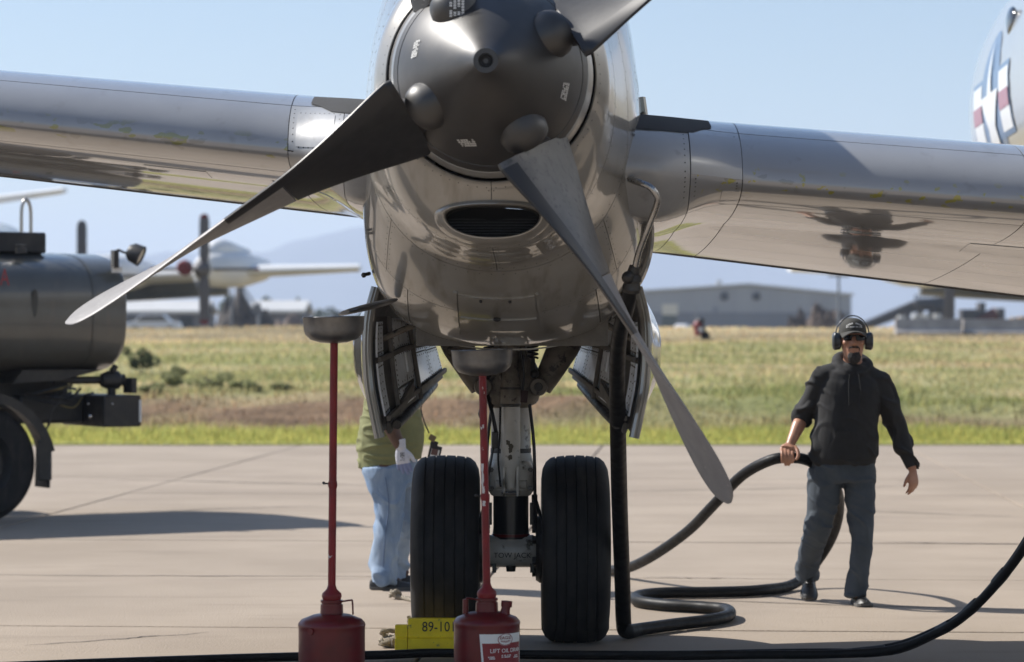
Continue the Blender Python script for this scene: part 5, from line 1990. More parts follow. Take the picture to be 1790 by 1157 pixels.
# ------------------------------------------------------------------ stored aircraft beyond the field
GB = 1.95
M['white_plane'] = mat("stored_white", (0.80, 0.80, 0.79), 0.4, col2=(0.72, 0.72, 0.71), vscale=0.8, coat=0.3)
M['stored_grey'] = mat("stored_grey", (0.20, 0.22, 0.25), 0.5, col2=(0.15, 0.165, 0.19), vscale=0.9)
M['cover_red'] = mat("cover_red", (0.14, 0.012, 0.014), 0.7)
M['prop_grey'] = mat("stored_blade", (0.10, 0.095, 0.10), 0.55)


def stored_plane(px, py, label, flip=1):
    """Local frame: propeller hub at height 2.35 over the local ground; nose towards the viewer; flip mirrors the wing span."""
    t = thing("stored_airplane", (px, py, GB), label, "airplane", "stored aircraft beyond the field")
    o = Vector((px, py, GB))

    def L(x, y, z):
        return o + Vector((x * flip, y, z))
    hz = 2.25
    m = MB()
    ax = Vector((0.45 * flip, 1, 0.02)).normalized()
    m.lathe([(0.02, 0.2), (0.1, 0.42), (0.3, 0.55), (0.9, 0.66), (2.0, 0.70), (3.2, 0.66), (4.6, 0.45), (5.4, 0.1)], L(0, 0, hz), ax, 28)
    m.tube([L(0.1, 0.6, hz + 0.55), L(0.5, 1.6, hz + 0.78), L(1.3, 3.4, hz + 0.6)], [0.25, 0.42, 0.3], 14, per=3)
    m.build("nacelle", M['white_plane'], t)
    m = MB()
    m.lathe([(-0.42, 0.02), (-0.36, 0.1), (0, 0.33), (0.06, 0.36), (0.06, 0.0)], L(0, 0, hz), ax, 24)
    m.build("spinner", M['prop_grey'], t)
    m = MB()
    m.lathe([(-0.5, 0.04), (-0.48, 0.20), (-0.2, 0.27), (0.25, 0.30), (0.3, 0.15)], L(-0.62, -0.15, hz + 0.05), (0, 1, 0), 20)
    m.build("intake_cover", M['cover_red'], t)
    for k in range(4):
        m = MB()
        a = k * math.pi / 2
        er = Vector((math.sin(a), 0, math.cos(a)))
        side = Vector((math.cos(a), 0, -math.sin(a)))
        c = L(0.12, -0.1, hz)
        w = 0.19 if k % 2 == 0 else 0.06
        m.tube([c + er * r for r in (0.3, 0.5, 1.2, 1.75, 1.95, 2.02, 2.06)], [(w * .8, .05), (w, 0.06), (w, .04), (w, .03), (w * .85, .025), (w * .6, .02), (w * .15, .01)], 14, ref=side)
        m.build("propeller_blade", M['prop_grey'], t)
        m = MB()
        m.tube([c + er * r for r in (1.90, 1.96, 2.03, 2.065)], [(w * .93, .034), (w * .85, .03), (w * .6, .024), (w * .15, .012)], 14, ref=side)
        m.build("blade_tip", M['cover_red'], t)

    def wing(name, x0, x1, z0, z1, c0, c1, y0, y1, th0, th1, mt, droop=0):
        m = MB()
        rings = []
        for k in range(7):
            f = k / 6
            x = x0 + (x1 - x0) * f
            ch, z, y, th = c0 + (c1 - c0) * f, z0 + (z1 - z0) * f, y0 + (y1 - y0) * f, th0 + (th1 - th0) * f
            ring = []
            for j in range(24):
                a = 2 * math.pi * j / 24
                c = 0.5 - 0.5 * math.cos(a)
                s = math.sin(a)
                ring.append(L(x, y + ch * c, z + th * s * (1.3 - c) * 0.55 - droop * c * ch))
            rings.append(ring)
        m.loft(rings)
        return m.build(name, M[mt], t)
    wing("wing", 0.5, 5.75, hz - 0.06, hz + 0.12, 3.4, 2.3, 1.6, 2.3, 0.55, 0.30, 'white_plane')
    wing("wing", -11.5, -0.5, hz - 0.62, hz - 0.12, 4.6, 3.5, 1.2, 1.6, 0.75, 0.56, 'white_plane')
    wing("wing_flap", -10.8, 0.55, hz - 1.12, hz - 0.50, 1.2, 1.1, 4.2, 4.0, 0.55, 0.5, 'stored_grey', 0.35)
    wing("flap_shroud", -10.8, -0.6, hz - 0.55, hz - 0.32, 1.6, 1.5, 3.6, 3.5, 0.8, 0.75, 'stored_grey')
    # second, inboard engine
    m = MB()
    m.lathe([(0.02, 0.2), (0.1, 0.42), (0.3, 0.55), (0.9, 0.66), (2.0, 0.70), (3.2, 0.66), (4.6, 0.45), (5.4, 0.1)], L(-4.3, -0.8, hz - 0.15), ax, 24)
    m.build("nacelle", M['white_plane'], t)
    for k in range(4):
        m = MB()
        a = k * math.pi / 2
        er = Vector((math.sin(a), 0, math.cos(a)))
        side = Vector((math.cos(a), 0, -math.sin(a)))
        c = L(-4.32, -0.9, hz - 0.15 + (-0.12))
        w = 0.19 if k % 2 == 0 else 0.06
        m.tube([c + er * r for r in (0.3, 0.5, 1.2, 1.75, 1.95, 2.02, 2.06)], [(w * .8, .05), (w, 0.06), (w, .04), (w, .03), (w * .85, .025), (w * .6, .02), (w * .15, .01)], 14, ref=side)
        m.build("propeller_blade", M['prop_grey'], t)
    m = MB()
    m.lathe([(-11, 0.2), (-10.4, 0.9), (-9, 1.5), (-7, 1.73), (9, 1.73), (14, 1.2), (20, 0.3)], L(-9.3, 0, 2.6), (0, 1, 0), 28)
    m.build("fuselage", M['white_plane'], t)
    for x in (-4.3, -14.3):
        m = MB()
        m.cyl(L(x, 2.6, 1.4), L(x, 2.6, 0.4), 0.11, 12)
        for s in (-1, 1):
            m.lathe([(-0.18, 0.0), (-0.18, 0.38), (-0.1, 0.5), (0.1, 0.5), (0.18, 0.38), (0.18, 0.0)], L(x + s * 0.34, 2.6, 0.5), (1, 0, 0), 24)
        m.build("landing_gear", M['tyre'], t)
    m = MB()
    m.cyl(L(-9.3, -7.5, 1.2), L(-9.3, -7.5, 0.3), 0.08, 10)
    m.lathe([(-0.2, 0.0), (-0.2, 0.3), (0, 0.36), (0.2, 0.3), (0.2, 0.0)], L(-9.3, -7.5, 0.36), (1, 0, 0), 20)
    m.build("nose_gear", M['tyre'], t)
    return t


sp = at(352, 472, 106)
stored_plane(sp.x, 106, "white four-engined aircraft with red intake cover, parked beyond the field left of the nacelle")
sp2 = at(1665, 475, 106)
stored_plane(sp2.x, 106, "white aircraft parked beyond the field at right, its lowest blade showing under the grey wing", -1)
# a third one, of which the tailplane shows over the tank truck
q = at(102, 329, 112)
tp = thing("stored_airplane", (q.x - 6.6, 112, GB), "white aircraft whose tailplane tip shows over the tank truck's hand rails", "airplane", "stored aircraft beyond the field")
o = Vector((q.x - 6.6, 112, GB))
m = MB()
m.lathe([(-16, 0.2), (-14, 1.4), (-12, 1.73), (0, 1.5), (5, 0.7), (8, 0.2)], o + Vector((0, 0, 2.7)), (0, 1, 0), 24)
m.build("fuselage", M['white_plane'], tp)
for s in (-1, 1):
    m = MB()
    rings = []
    for k in range(6):
        f = k / 5
        ring = []
        for j in range(20):
            a = 2 * math.pi * j / 20
            c = 0.5 - 0.5 * math.cos(a)
            ring.append(o + Vector((s * 6.6 * f, 0 + 0.9 * f + (3.0 - 1.6 * f) * c, q.z - GB - 0.9 * (1 - f) + (0.22 - 0.10 * f) * math.sin(a))))
        rings.append(ring)
    m.loft(rings)
    m.build("tailplane", M['white_plane'], tp)
m = MB()
m.loft([[o + Vector((w * (1 - k), 0.5 + 2.5 * k + (4.2 - 2.4 * k) * c, 4.2 + 5.2 * k)) for c, w in ((0, 0), (0.3, 0.18), (1, 0), (0.3, -0.18))] for k in (0, 0.3, 0.6, 0.9, 0.999)])
m.build("fin", M['white_plane'], tp)
m = MB()
m.cyl(o + Vector((0, -13, 1.4)), o + Vector((0, -13, 0)), 0.2, 10)
m.cyl(o + Vector((0, 0, 1.5)), o + Vector((0, 0, 0)), 0.12, 10)
m.build("landing_gear", M['tyre'], tp)

# ------------------------------------------------------------------ hangar at right
M['hangar'] = mat("hangar_sheet", (0.30, 0.31, 0.33), 0.6, col2=(0.26, 0.27, 0.29), vscale=0.25, bump=0.35, bscale=3.5, bdist=0.05, stretch=(1, 1, 0.02))
M['hangar_low'] = mat("hangar_base_sheet", (0.16, 0.165, 0.185), 0.6, col2=(0.135, 0.14, 0.16), vscale=0.25, bump=0.35, bscale=3.5, bdist=0.05, stretch=(1, 1, 0.02))
M['roof_sheet'] = mat("roof_sheet", (0.55, 0.55, 0.54), 0.5, col2=(0.48, 0.48, 0.47), vscale=0.3)
HY = 420.0
def hb(u, v, dy=0.0):
    p = at(u, v, HY)
    return Vector((p.x, HY + dy, p.z))
hg = thing("hangar", (hb(1310, 575).x, HY + 30, GB), "wide grey sheet metal hangar with low gable, two round dark vents, dirt pile before it", "hangar")
zl, zrdg, zr = hb(1000, 522).z, hb(1308, 500).z, hb(1488, 516).z
xl, xm, xr_ = hb(940, 575).x, hb(1308, 575).x, hb(1488, 575).x
zmid = hb(0, 546).z
for name, mt, (za, zb1, zb2, zb3) in (("upper_wall", 'hangar', (zmid, zl, zrdg, zr)),):
    m = MB()
    fr = [Vector((xl, HY, zmid)), Vector((xr_, HY, zmid)), Vector((xr_, HY, zr)), Vector((xm, HY, zrdg)), Vector((xl, HY, zl))]
    bk = [p + Vector((0, 60, 0)) for p in fr]
    m.loft([fr, bk])
    m.build(name, M[mt], hg, smooth=0)
m = MB()
m.box(((xl + xr_) / 2, HY + 29.9, (GB - 0.3 + zmid) / 2), (xr_ - xl - 0.1, 60.0, zmid - GB + 0.3 - 0.004))
m.build("lower_wall", M['hangar_low'], hg, smooth=0)
m = MB()
m.loft([[Vector((xl - 0.4, y, zl - 0.02)), Vector((xm, y, zrdg + 0.15)), Vector((xr_ + 0.4, y, zr - 0.02)), Vector((xr_ + 0.4, y, zr + 0.25)), Vector((xm, y, zrdg + 0.45)), Vector((xl - 0.4, y, zl + 0.25))] for y in (HY - 0.5, HY + 60.5)])
m.build("roof", M['roof_sheet'], hg, smooth=0)
for u in (1266, 1322):
    q = hb(u, 518)
    m = MB()
    m.lathe([(-0.15, 0.0), (-0.15, 0.55), (-0.25, 0.62), (0.0, 0.62)], (q.x, HY - 0.05, q.z), (0, 1, 0), 16)
    m.build("round_vent", M['matte_black'], hg)
q = hb(1171, 541)
m = MB()
m.box((q.x, HY - 0.06, q.z), (2.3, 0.1, 1.6))
m.build("window", mat("beige_shutter", (0.62, 0.58, 0.48), 0.6), hg, smooth=0)  # plain beige shutter, pale by its own colour
q = hb(1170, 562)
m = MB()
m.box((q.x, HY - 0.06, q.z), (2.2, 0.1, 1.9))
m.build("door", mat("green_door", (0.05, 0.065, 0.045), 0.7), hg, smooth=0)
q = hb(1250, 541)
m = MB()
m.box((q.x, HY - 0.08, q.z), (0.8, 0.14, 0.8))
m.build("wall_box", M['stored_grey'], hg, smooth=0)
q = hb(1262, 498)
m = MB()
m.box((q.x, HY + 6, q.z + 0.3), (0.7, 0.7, 1.2))
m.build("roof_vent", M['roof_sheet'], hg, smooth=0)

# ------------------------------------------------------------------ low sheds at left
BY = 300.0
M['shed_wall'] = mat("shed_wall", (0.13, 0.12, 0.12), 0.8, col2=(0.10, 0.095, 0.095), vscale=0.5)
def shed(u0, u1, vt, vb, dy, label, depth=14):
    a, b = at(u0, vt, BY + dy), at(u1, vt, BY + dy)
    zb = at(0, vb, BY + dy).z
    t = thing("storage_shed", ((a.x + b.x) / 2, BY + dy + depth / 2, GB), label, "shed", "low sheds at the far side of the field")
    m = MB()
    m.box(((a.x + b.x) / 2, BY + dy + depth / 2, (GB - 0.3 + zb) / 2), (b.x - a.x, depth, zb - GB + 0.3))
    m.build("wall", M['shed_wall'], t, smooth=0)
    m = MB()
    w = 0.4
    m.loft([[Vector((x, BY + dy - w, zb + 0.003)), Vector((x, BY + dy + depth / 2, a.z + 0.5)), Vector((x, BY + dy + depth + w, zb + 0.003)), Vector((x, BY + dy + depth + w, zb + 0.3)), Vector((x, BY + dy + depth / 2, a.z + 0.9)), Vector((x, BY + dy - w, zb + 0.3))] for x in (a.x - w, b.x + w)])
    m.build("roof", M['roof_sheet'], t, smooth=0)
    n = max(2, int((b.x - a.x) / 3))
    for k in range(n):
        x = a.x + (b.x - a.x) * (k + .5) / n
        m = MB()
        m.box((x, BY + dy - 0.04, GB + 1.0), (1.5, 0.1, 1.5 if k % 2 else 2.0))
        m.build("shed_door" if k % 2 == 0 else "shed_window", M['stored_grey'] if k % 2 else M['matte_black'], t, smooth=0)
    return t


shed(196, 352, 538, 548, 0, "low shed with white roof beyond the field, between tank truck and scrap mound")
shed(438, 527, 538, 547, 10, "low shed with white roof beyond the field, just right of the scrap mound")
m = MB()
cars = []


def far_car(u, v, Y, col, label, s=1.0):
    p = at(u, v, Y)
    z = field_z(p.x, Y)
    t = thing("parked_vehicle", (p.x, Y, z), label, "vehicle", "vehicles parked beyond the field")
    o = Vector((p.x, Y, z))
    m = MB()
    body = [(-2.2, .45), (-2.25, .9), (-1.5, 1.0), (-0.9, 1.55), (0.9, 1.6), (1.5, 1.05), (2.2, .95), (2.25, .45)]
    m.loft([[o + Vector((a * s, y * s, b * s)) for a, b in body] for y in (-0.85, 0.85)])
    m.build("body", mat("car_paint", col, 0.35, coat=0.5), t, smooth=0, bevel=0.06)
    m = MB()
    m.loft([[o + Vector((a * s, y * s, b * s)) for a, b in ((-1.30, 1.04), (-0.88, 1.48), (0.86, 1.52), (1.32, 1.08))] for y in (-0.87, 0.87)])
    m.build("side_window", M['glass_dark'], t, smooth=0)
    for a in (-1.4, 1.4):
        for y in (-0.88, 0.70):
            m = MB()
            m.lathe([(0, 0), (0, 0.33), (0.18, 0.33), (0.18, 0)], o + Vector((a * s, y * s, 0.33)), (0, 1, 0), 18)
            m.build("wheel", M['tyre'], t)
    return t


far_car(1192, 574, 330, (0.62, 0.64, 0.68), "white vehicle parked in front of the hangar, right of the gear door", 0.8).rotation_euler = (0, 0, math.radians(75))
far_car(268, 562, 230, (0.60, 0.62, 0.66), "white vehicle at the foot of the left shed, beside the tank truck", 1.0)
far_car(235, 562, 235, (0.10, 0.14, 0.24), "dark blue vehicle beside the left shed, almost behind the tank truck", 1.0)

# ------------------------------------------------------------------ scrap and dirt mounds
def mound(name, u0, u1, vt, Y, label, col, col2, seed, rough=1.0, cat="mound"):
    a, b = at(u0, 575, Y), at(u1, 575, Y)
    w = b.x - a.x
    h = at(0, vt, Y).z - GB + 0.3
    cx = (a.x + b.x) / 2
    n, k = 40, 18
    rows = []
    for j in range(k + 1):
        row = []
        for i in range(n + 1):
            fx, fy = i / n * 2 - 1, j / k * 2 - 1
            x, y = cx + fx * w / 2, Y + (fy + 1) * w * 0.3
            r2 = fx * fx + fy * fy
            e = max(0, 1 - r2)
            z = e ** 0.8 * (0.62 + 0.5 * noise.noise((fx * 2.2 + seed, fy * 2, seed)) + 0.22 * rough * noise.noise((fx * 7 + seed, fy * 6, seed)) + 0.12 * rough * noise.noise((fx * 17, fy * 15, seed)))
            row.append((x, y, GB - 0.3 + max(0, z) * h * 1.15))
        rows.append(row)
    m = MB()
    m.grid(rows)
    o = m.build(name, mat(name + "_soil", col, 0.9, col2=col2, vscale=1.1, bump=0.8, bscale=3, bdist=0.2), None, smooth=25)
    return tag(o, label, cat)


mound("scrap_mound", 366, 482, 496, 190, "dark heap of scrap below the parked aircraft's wing at left", (0.045, 0.042, 0.045), (0.10, 0.085, 0.075), 1.3, 1.4)
mound("dirt_mound", 470, 545, 548, 210, "low brown dirt heap beside the right-hand shed", (0.16, 0.125, 0.11), (0.22, 0.17, 0.14), 8.7)
mound("scrap_mound", 1368, 1425, 540, 180, "dark rounded heap before the hangar, left of the brown one", (0.05, 0.042, 0.042), (0.09, 0.075, 0.07), 4.1, 1.2)
mound("dirt_mound", 1398, 1492, 524, 185, "brown peaked dirt heap before the hangar, behind the man's cap", (0.14, 0.105, 0.085), (0.09, 0.07, 0.06), 5.2, 1.2)

# ------------------------------------------------------------------ conveyor plant at right
KY = 200.0
cv = thing("conveyor", (at(1600, 560, KY).x, KY, GB), "dark inclined conveyor with railed platform beyond the field, at right above the barriers", "conveyor")
M['plant'] = mat("plant_steel", (0.055, 0.058, 0.068), 0.6, col2=(0.085, 0.075, 0.07), vscale=0.8)
def k_(u, v, dy=0):
    p = at(u, v, KY)
    return Vector((p.x, KY + dy, p.z))
m = MB()
for dy in (0, 1.4):
    m.tube([k_(1508, 570, dy), k_(1600, 531, dy), k_(1664, 522, dy)], 0.22, 8, sq=4)
    m.tube([k_(1512, 574, dy), k_(1600, 541, dy), k_(1664, 534, dy)], 0.16, 8, sq=4)
m.build("belt_frame", M['plant'], cv)
m = MB()
for k in range(14):
    f = k / 13
    a = k_(1512 + 88 * f, 569 - 37 * f)
    b = k_(1512 + 88 * min(1, f + 0.05), 573 - 33 * min(1, f + .05))
    m.cyl(a, b, 0.06, 6)
m.build("lattice_bar", M['plant'], cv)
for (u0, u1, v0, v1, dy) in ((1598, 1650, 531, 536, 0), (1640, 1662, 520, 574, 0.5), (1575, 1590, 542, 574, 0.3), (1606, 1613, 534, 574, 0.3), (1626, 1634, 534, 574, 0.2), (1690, 1720, 540, 572, 3), (1722, 1732, 528, 574, 3), (1755, 1766, 538, 574, 3), (1585, 1660, 560, 575, 1.0)):
    a, b = k_(u0, v0), k_(u1, v1)
    m = MB()
    m.box(((a.x + b.x) / 2, KY + dy, (a.z + b.z) / 2), (abs(b.x - a.x), 1.6, abs(a.z - b.z)))
    m.build("plant_frame", M['plant'], cv, smooth=0)
m = MB()
for k in range(9):
    u = 1600 + 6.5 * k
    m.cyl(k_(u, 531), k_(u, 516), 0.05, 6)
for v in (516, 523):
    m.cyl(k_(1600, v), k_(1652, v), 0.05, 6)
m.build("platform_rail", M['plant'], cv)
m = MB()
m.cyl(k_(1700, 572, 2.5), k_(1752, 548, 2.5), 0.5, 10)
m.build("screen_drum", mat("rust", (0.10, 0.035, 0.03), 0.8), cv)
# bright drums between the frames
for (u, v, r_) in ((1569, 558, 0.28), (1594, 555, 0.28), (1611, 556, 0.30), (1631, 555, 0.28), (1648, 557, 0.2), (1764, 562, 0.3), (1778, 560, 0.3)):
    q = k_(u, v, -2.0)
    t = MB()
    t.lathe([(0.0, 0.0), (0.0, r_), (q.z - GB + r_, r_), (q.z - GB + r_, 0.0)], (q.x, q.y, GB - 0.02), (0, 0, 1), 14)
    o = t.build("storage_drum", M['roof_sheet'] if u < 1700 else mat("tan_drum", (0.5, 0.36, 0.24), 0.6))
    tag(o, {1569: "pale drum under the belt, first from the man's ear defender", 1594: "pale drum under the belt, second from the man's ear defender", 1611: "pale drum under the belt, largest of the pale row", 1631: "pale drum under the belt, just left of the dark tower", 1648: "small pale drum half behind the dark tower", 1764: "tan drum by the right-hand plant frame, nearer the tower", 1778: "tan drum by the right-hand plant frame, nearer the picture edge"}[u], "drum", "drums by the conveyor")

# concrete barriers on the far edge of the field
BRY = 88.0
def barrier_mesh():
    m = MB()
    prof = [(-0.3, 0), (-0.3, 0.08), (-0.17, 0.2), (-0.1, 0.5), (0.1, 0.5), (0.17, 0.2), (0.3, 0.08), (0.3, 0)]
    m.loft([[Vector((x, a, b)) for a, b in prof] for x in (-1.02, 1.02)])
    return m.mesh("barrier", M['barrier'], 0)
M['barrier'] = mat("barrier_concrete", (0.42, 0.39, 0.37), 0.85, col2=(0.30, 0.28, 0.27), vscale=1.5, vlo=0.35, vhi=0.6)
bme = barrier_mesh()
desc = ["grey concrete barrier behind the man, first of the row from the left", "pale concrete barrier, second of the row from the left", "concrete barrier right of the parked aircraft's low blade", "concrete barrier cut by the right edge of the picture, last in view"]
for k, u in enumerate((1622, 1742, 1862)):
    p = at(u, 595, BRY)
    o = bpy.data.objects.new("concrete_barrier", bme)
    COL.objects.link(o)
    z = min(field_z(p.x + d, BRY) for d in (-1, 0, 1))
    o.location = (p.x, BRY + 0.12 * k, z - 0.03)
    tag(o, desc[k], "barrier", "concrete barriers along the field")

# poles
for (u, v0, v1, Y, r_, lab) in ((1466, 470, 575, 160, 0.10, "thin grey utility pole rising before the hangar's right end"), (1217, 534, 575, 150, 0.05, "short thin post before the hangar, above the red cart"), (405, 488, 572, 185, 0.07, "thin mast standing on the scrap mound under the parked wing")):
    a, b = at(u, v0, Y), at(u, v1, Y)
    m = MB()
    m.tube([(a.x, Y, GB - 0.3), (a.x, Y, a.z)], [r_, r_ * 0.7], 8)
    if u == 1466:
        m.box((a.x, Y, a.z - 0.4), (1.2, 0.1, 0.1))
    o = m.build("utility_pole", M['stored_grey'])
    tag(o, lab, "pole")
cr = thing("crane_boom", (at(412, 500, 188).x, 188, GB), "thin lattice boom slanting down behind the scrap mound, under the parked wing", "crane")
a, b = at(412, 486, 188), at(452, 548, 188)
for d in (-0.25, 0.25):
    m = MB()
    m.cyl(a + Vector((d * .4, 0, 0)), b + Vector((d, 0, 0)), 0.05, 6)
    m.build("boom_chord", M['stored_grey'], cr)
m = MB()
for k in range(14):
    f, g = k / 14, (k + 1) / 14
    s = -1 if k % 2 else 1
    m.cyl(a.lerp(b, f) + Vector((s * .2, 0, 0)), a.lerp(b, g) + Vector((-s * .2, 0, 0)), 0.025, 5)
m.cyl(b, Vector((b.x, b.y, GB)), 0.12, 6)
m.build("boom_lacing", M['stored_grey'], cr)

# red and black wheeled cart in the dry field
q = at(1226, 601, 86)
gz = field_z(q.x, 86)
ct = thing("wheeled_cart", (q.x, 86, gz), "small red and black wheeled cart standing in the dry field left of the walking man", "cart")
m = MB()
m.lathe([(0, 0), (0.0, 0.10), (0.03, 0.135), (0.36, 0.135), (0.42, 0.08), (0.46, 0.04), (0.46, 0)], (q.x - 0.06, 86, gz + 0.12), (-0.18, 0, 1), 20)
m.build("red_cylinder", mat("cart_red", (0.20, 0.03, 0.035), 0.5), ct)
m = MB()
m.tube([(q.x + 0.20, 86, gz), (q.x + 0.06, 86, gz + 0.35), (q.x - 0.02, 86, gz + 0.60), (q.x - 0.10, 86, gz + 0.62)], 0.045, 8, per=3)
m.ball((q.x - 0.02, 85.95, gz + 0.58), (0.13, 0.1, 0.07), 10, 6)
m.build("cart_frame", M['black'], ct)
m = MB()
for s in (-1, 1):
    m.lathe([(0, 0), (0, 0.13), (0.05, 0.13), (0.05, 0)], (q.x + 0.12, 86 + s * 0.2, gz + 0.12), (0, 1, 0), 16)
m.build("cart_wheel", M['tyre'], ct)
m = MB()
m.box((q.x - 0.03, 85.85, gz + 0.30), (0.13, 0.01, 0.13))
m.build("cart_label", M['label_white'], ct)

# ------------------------------------------------------------------ trees and bushes
M['bark'] = mat("bark", (0.10, 0.075, 0.055), 0.9)


def leaf_cloud(n, c, r, size, base, var, seed):
    g = np.random.default_rng(seed)
    V, Fc, C = [], [], []
    lumps = [(Vector(g.normal(0, 0.5, 3)), g.uniform(0.35, 0.6)) for _ in range(9)]
    while len(Fc) < n:
        l, s = lumps[g.integers(len(lumps))]
        p = l + Vector(g.normal(0, 1, 3)).normalized() * s * g.uniform(0.5, 1.0) ** 0.5
        P = Vector((c[0] + p.x * r[0], c[1] + p.y * r[1], c[2] + p.z * r[2]))
        a = Vector(g.normal(0, 1, 3)).normalized() * size * g.uniform(.6, 1.4)
        b = a.orthogonal().normalized() * size * g.uniform(.4, .9)
        k = len(V)
        V += [P - a, P + b, P + a, P - b]
        Fc.append((k, k + 1, k + 2, k + 3))
        C += [np.array(base) * g.uniform(1 - var, 1 + var)] * 4
    return V, Fc, C


def tree(name, u, vt, Y, wpx, label, base, seed, group, bush=False, n=900, cat="tree"):
    p = at(u, vt, Y)
    gz = field_z(p.x, Y)
    h = p.z - gz
    w = wpx / F * Y / 2
    t = thing(name, (p.x, Y, gz), label, cat, group)
    m = MB()
    r = random.Random(seed)
    tz = 0.35 if not bush else 0.08
    tw = max(0.02, h * 0.035)
    m.tube([(p.x, Y, gz - 0.1), (p.x + 0.02 * h, Y, gz + h * tz), (p.x - 0.02 * h, Y, gz + h * 0.75)], [tw, tw * 0.75, tw * 0.2], 8)
    for k in range(7):
        a = r.uniform(0, 6.28)
        z0 = gz + h * r.uniform(tz * .6, 0.6)
        m.tube([(p.x, Y, z0), (p.x + math.cos(a) * w * .35, Y + math.sin(a) * w * .35, z0 + h * .12), (p.x + math.cos(a) * w * .65, Y + math.sin(a) * w * .65, z0 + h * .26)], [tw * .5, tw * .35, tw * .1], 6)
    m.build("trunk" if not bush else "stem", M['bark'], t)
    cz_ = gz + h * (0.66 if not bush else 0.5)
    V, Fc, C = leaf_cloud(n, (p.x, Y, cz_), (w * 0.8, w * 0.8, h * (0.27 if not bush else 0.38)), max(0.03, h * (0.045 if not bush else 0.05)), base, 0.4, seed)
    m = MB()
    m.v, m.f = V, Fc
    o = m.build("crown" if not bush else "foliage", M['grass'], t, smooth=0)
    set_cols(o.data, np.array(C, np.float32))
    return t


TG = "trees beyond the sheds"
tl = [(312, 524, 420, 26, "small dark tree left of the parked aircraft's low blade, behind the shed roof"), (338, 528, 430, 22, "low tree close behind the shed roof, beside the aircraft's low blade"), (396, 512, 400, 34, "rounded tree rising behind the dark scrap mound"), (470, 516, 420, 26, "upright tree above the right-hand shed, tallest of those there"),
      (518, 527, 430, 14, "narrow tree above the right end of the shed roof"), (548, 540, 440, 40, "broad low tree at the nacelle's left side, behind the raised drain pan"), (584, 538, 460, 44, "broad low tree just left of the nacelle, above the drain pan"), (628, 545, 470, 40, "low tree touching the nacelle's lower left side")]
for k, (u, v, Y, w, lab) in enumerate(tl):
    tree("tree", u, v, Y, w, lab, (0.055, 0.075, 0.035), 50 + k, TG, n=700)
BG = "bushes in the field"
bl = [(246, 600, 62, 60, "dark green bush just right of the truck's tank, tallest bush in the field"), (300, 640, 54, 70, "grey-green bush low in the field behind the truck's rear box"), (365, 648, 53, 80, "grey-green bush above the bare bank, left of the first red pole"), (428, 662, 52.5, 60, "small bush above the bare bank, close to the first red pole"),
      (500, 668, 53, 50, "small bush above the bare bank, right of the left red pole"), (265, 668, 52, 60, "bush at the truck's tail beam, nearest to the truck")]
for k, (u, v, Y, w, lab) in enumerate(bl):
    tree("field_bush", u, v, Y, w, lab, (0.24, 0.25, 0.12) if k else (0.11, 0.13, 0.06), 80 + k, BG, True, 1100, "bush")
for k, (u, v) in enumerate(((1690, 613), (1735, 611), (1780, 613), (1830, 612))):
    tree("field_bush", u, v, 78, 62, ["dark low bush in the field right of the walking man, first of the dark row", "dark low bush in the middle of the row right of the walking man", "dark low bush at the right edge of the picture", "dark low bush beyond the right edge"][k], (0.035, 0.05, 0.02), 120 + k, BG, True, 800, "bush")

# ------------------------------------------------------------------ mountains and the air between
MY = 5200.0
ridge = [(-1600, 470), (-900, 430), (-300, 452), (100, 446), (330, 444), (410, 440), (450, 424), (520, 412), (585, 399), (640, 402), (760, 390), (900, 372), (1050, 392), (1200, 410), (1350, 436), (1500, 452), (1700, 470), (1900, 455), (2400, 440), (3200, 470)]
rows = []
nu, nd = 260, 26
for j in range(nd + 1):
    row = []
    for i in range(nu + 1):
        u = -1600 + 4800 * i / nu
        v = spline_tab(ridge, u)[0]
        d = j / nd
        y = MY + 1400 * d
        x = (u - UC) / F * MY
        h = EYE - (v - VH) / F * (MY + 700) - GB
        prof = math.sin(math.pi * min(1, d * 1.0)) ** 1.2
        gul = 1 - 0.35 * (1 - prof) * 2 * abs(noise.noise((x * 0.004, y * 0.002, 1.0))) + 0.07 * noise.noise((x * 0.012, y * 0.01, 2.0))
        row.append((x, y, GB - 12 + max(0, (h + 12) * prof * gul)))
    rows.append(row)
m = MB()
m.grid(rows)
mt_ = m.build("mountains", mat("mountain_rock", (0.075, 0.078, 0.085), 0.95, col2=(0.055, 0.062, 0.06), vscale=0.004, vlo=0.4, vhi=0.6), smooth=60)
tag(mt_, kind="structure")

hz = bpy.data.materials.new("air_haze")
hz.use_nodes = True
nt = hz.node_tree
for n in list(nt.nodes):
    if n.type != 'OUTPUT_MATERIAL':
        nt.nodes.remove(n)
pv = nt.nodes.new("ShaderNodeVolumePrincipled")
pv.inputs["Color"].default_value = (0.61, 0.735, 0.975, 1)
pv.inputs["Density"].default_value = HAZE = 0.00025
pv.inputs["Anisotropy"].default_value = 0.1
nt.links.new(pv.outputs[0], nt.nodes["Material Output"].inputs["Volume"])
m = MB()
m.box((0, 3300, 139), (18400, 8600, 282))
hb_ = m.build("haze", hz, smooth=0)
tag(hb_, kind="stuff")
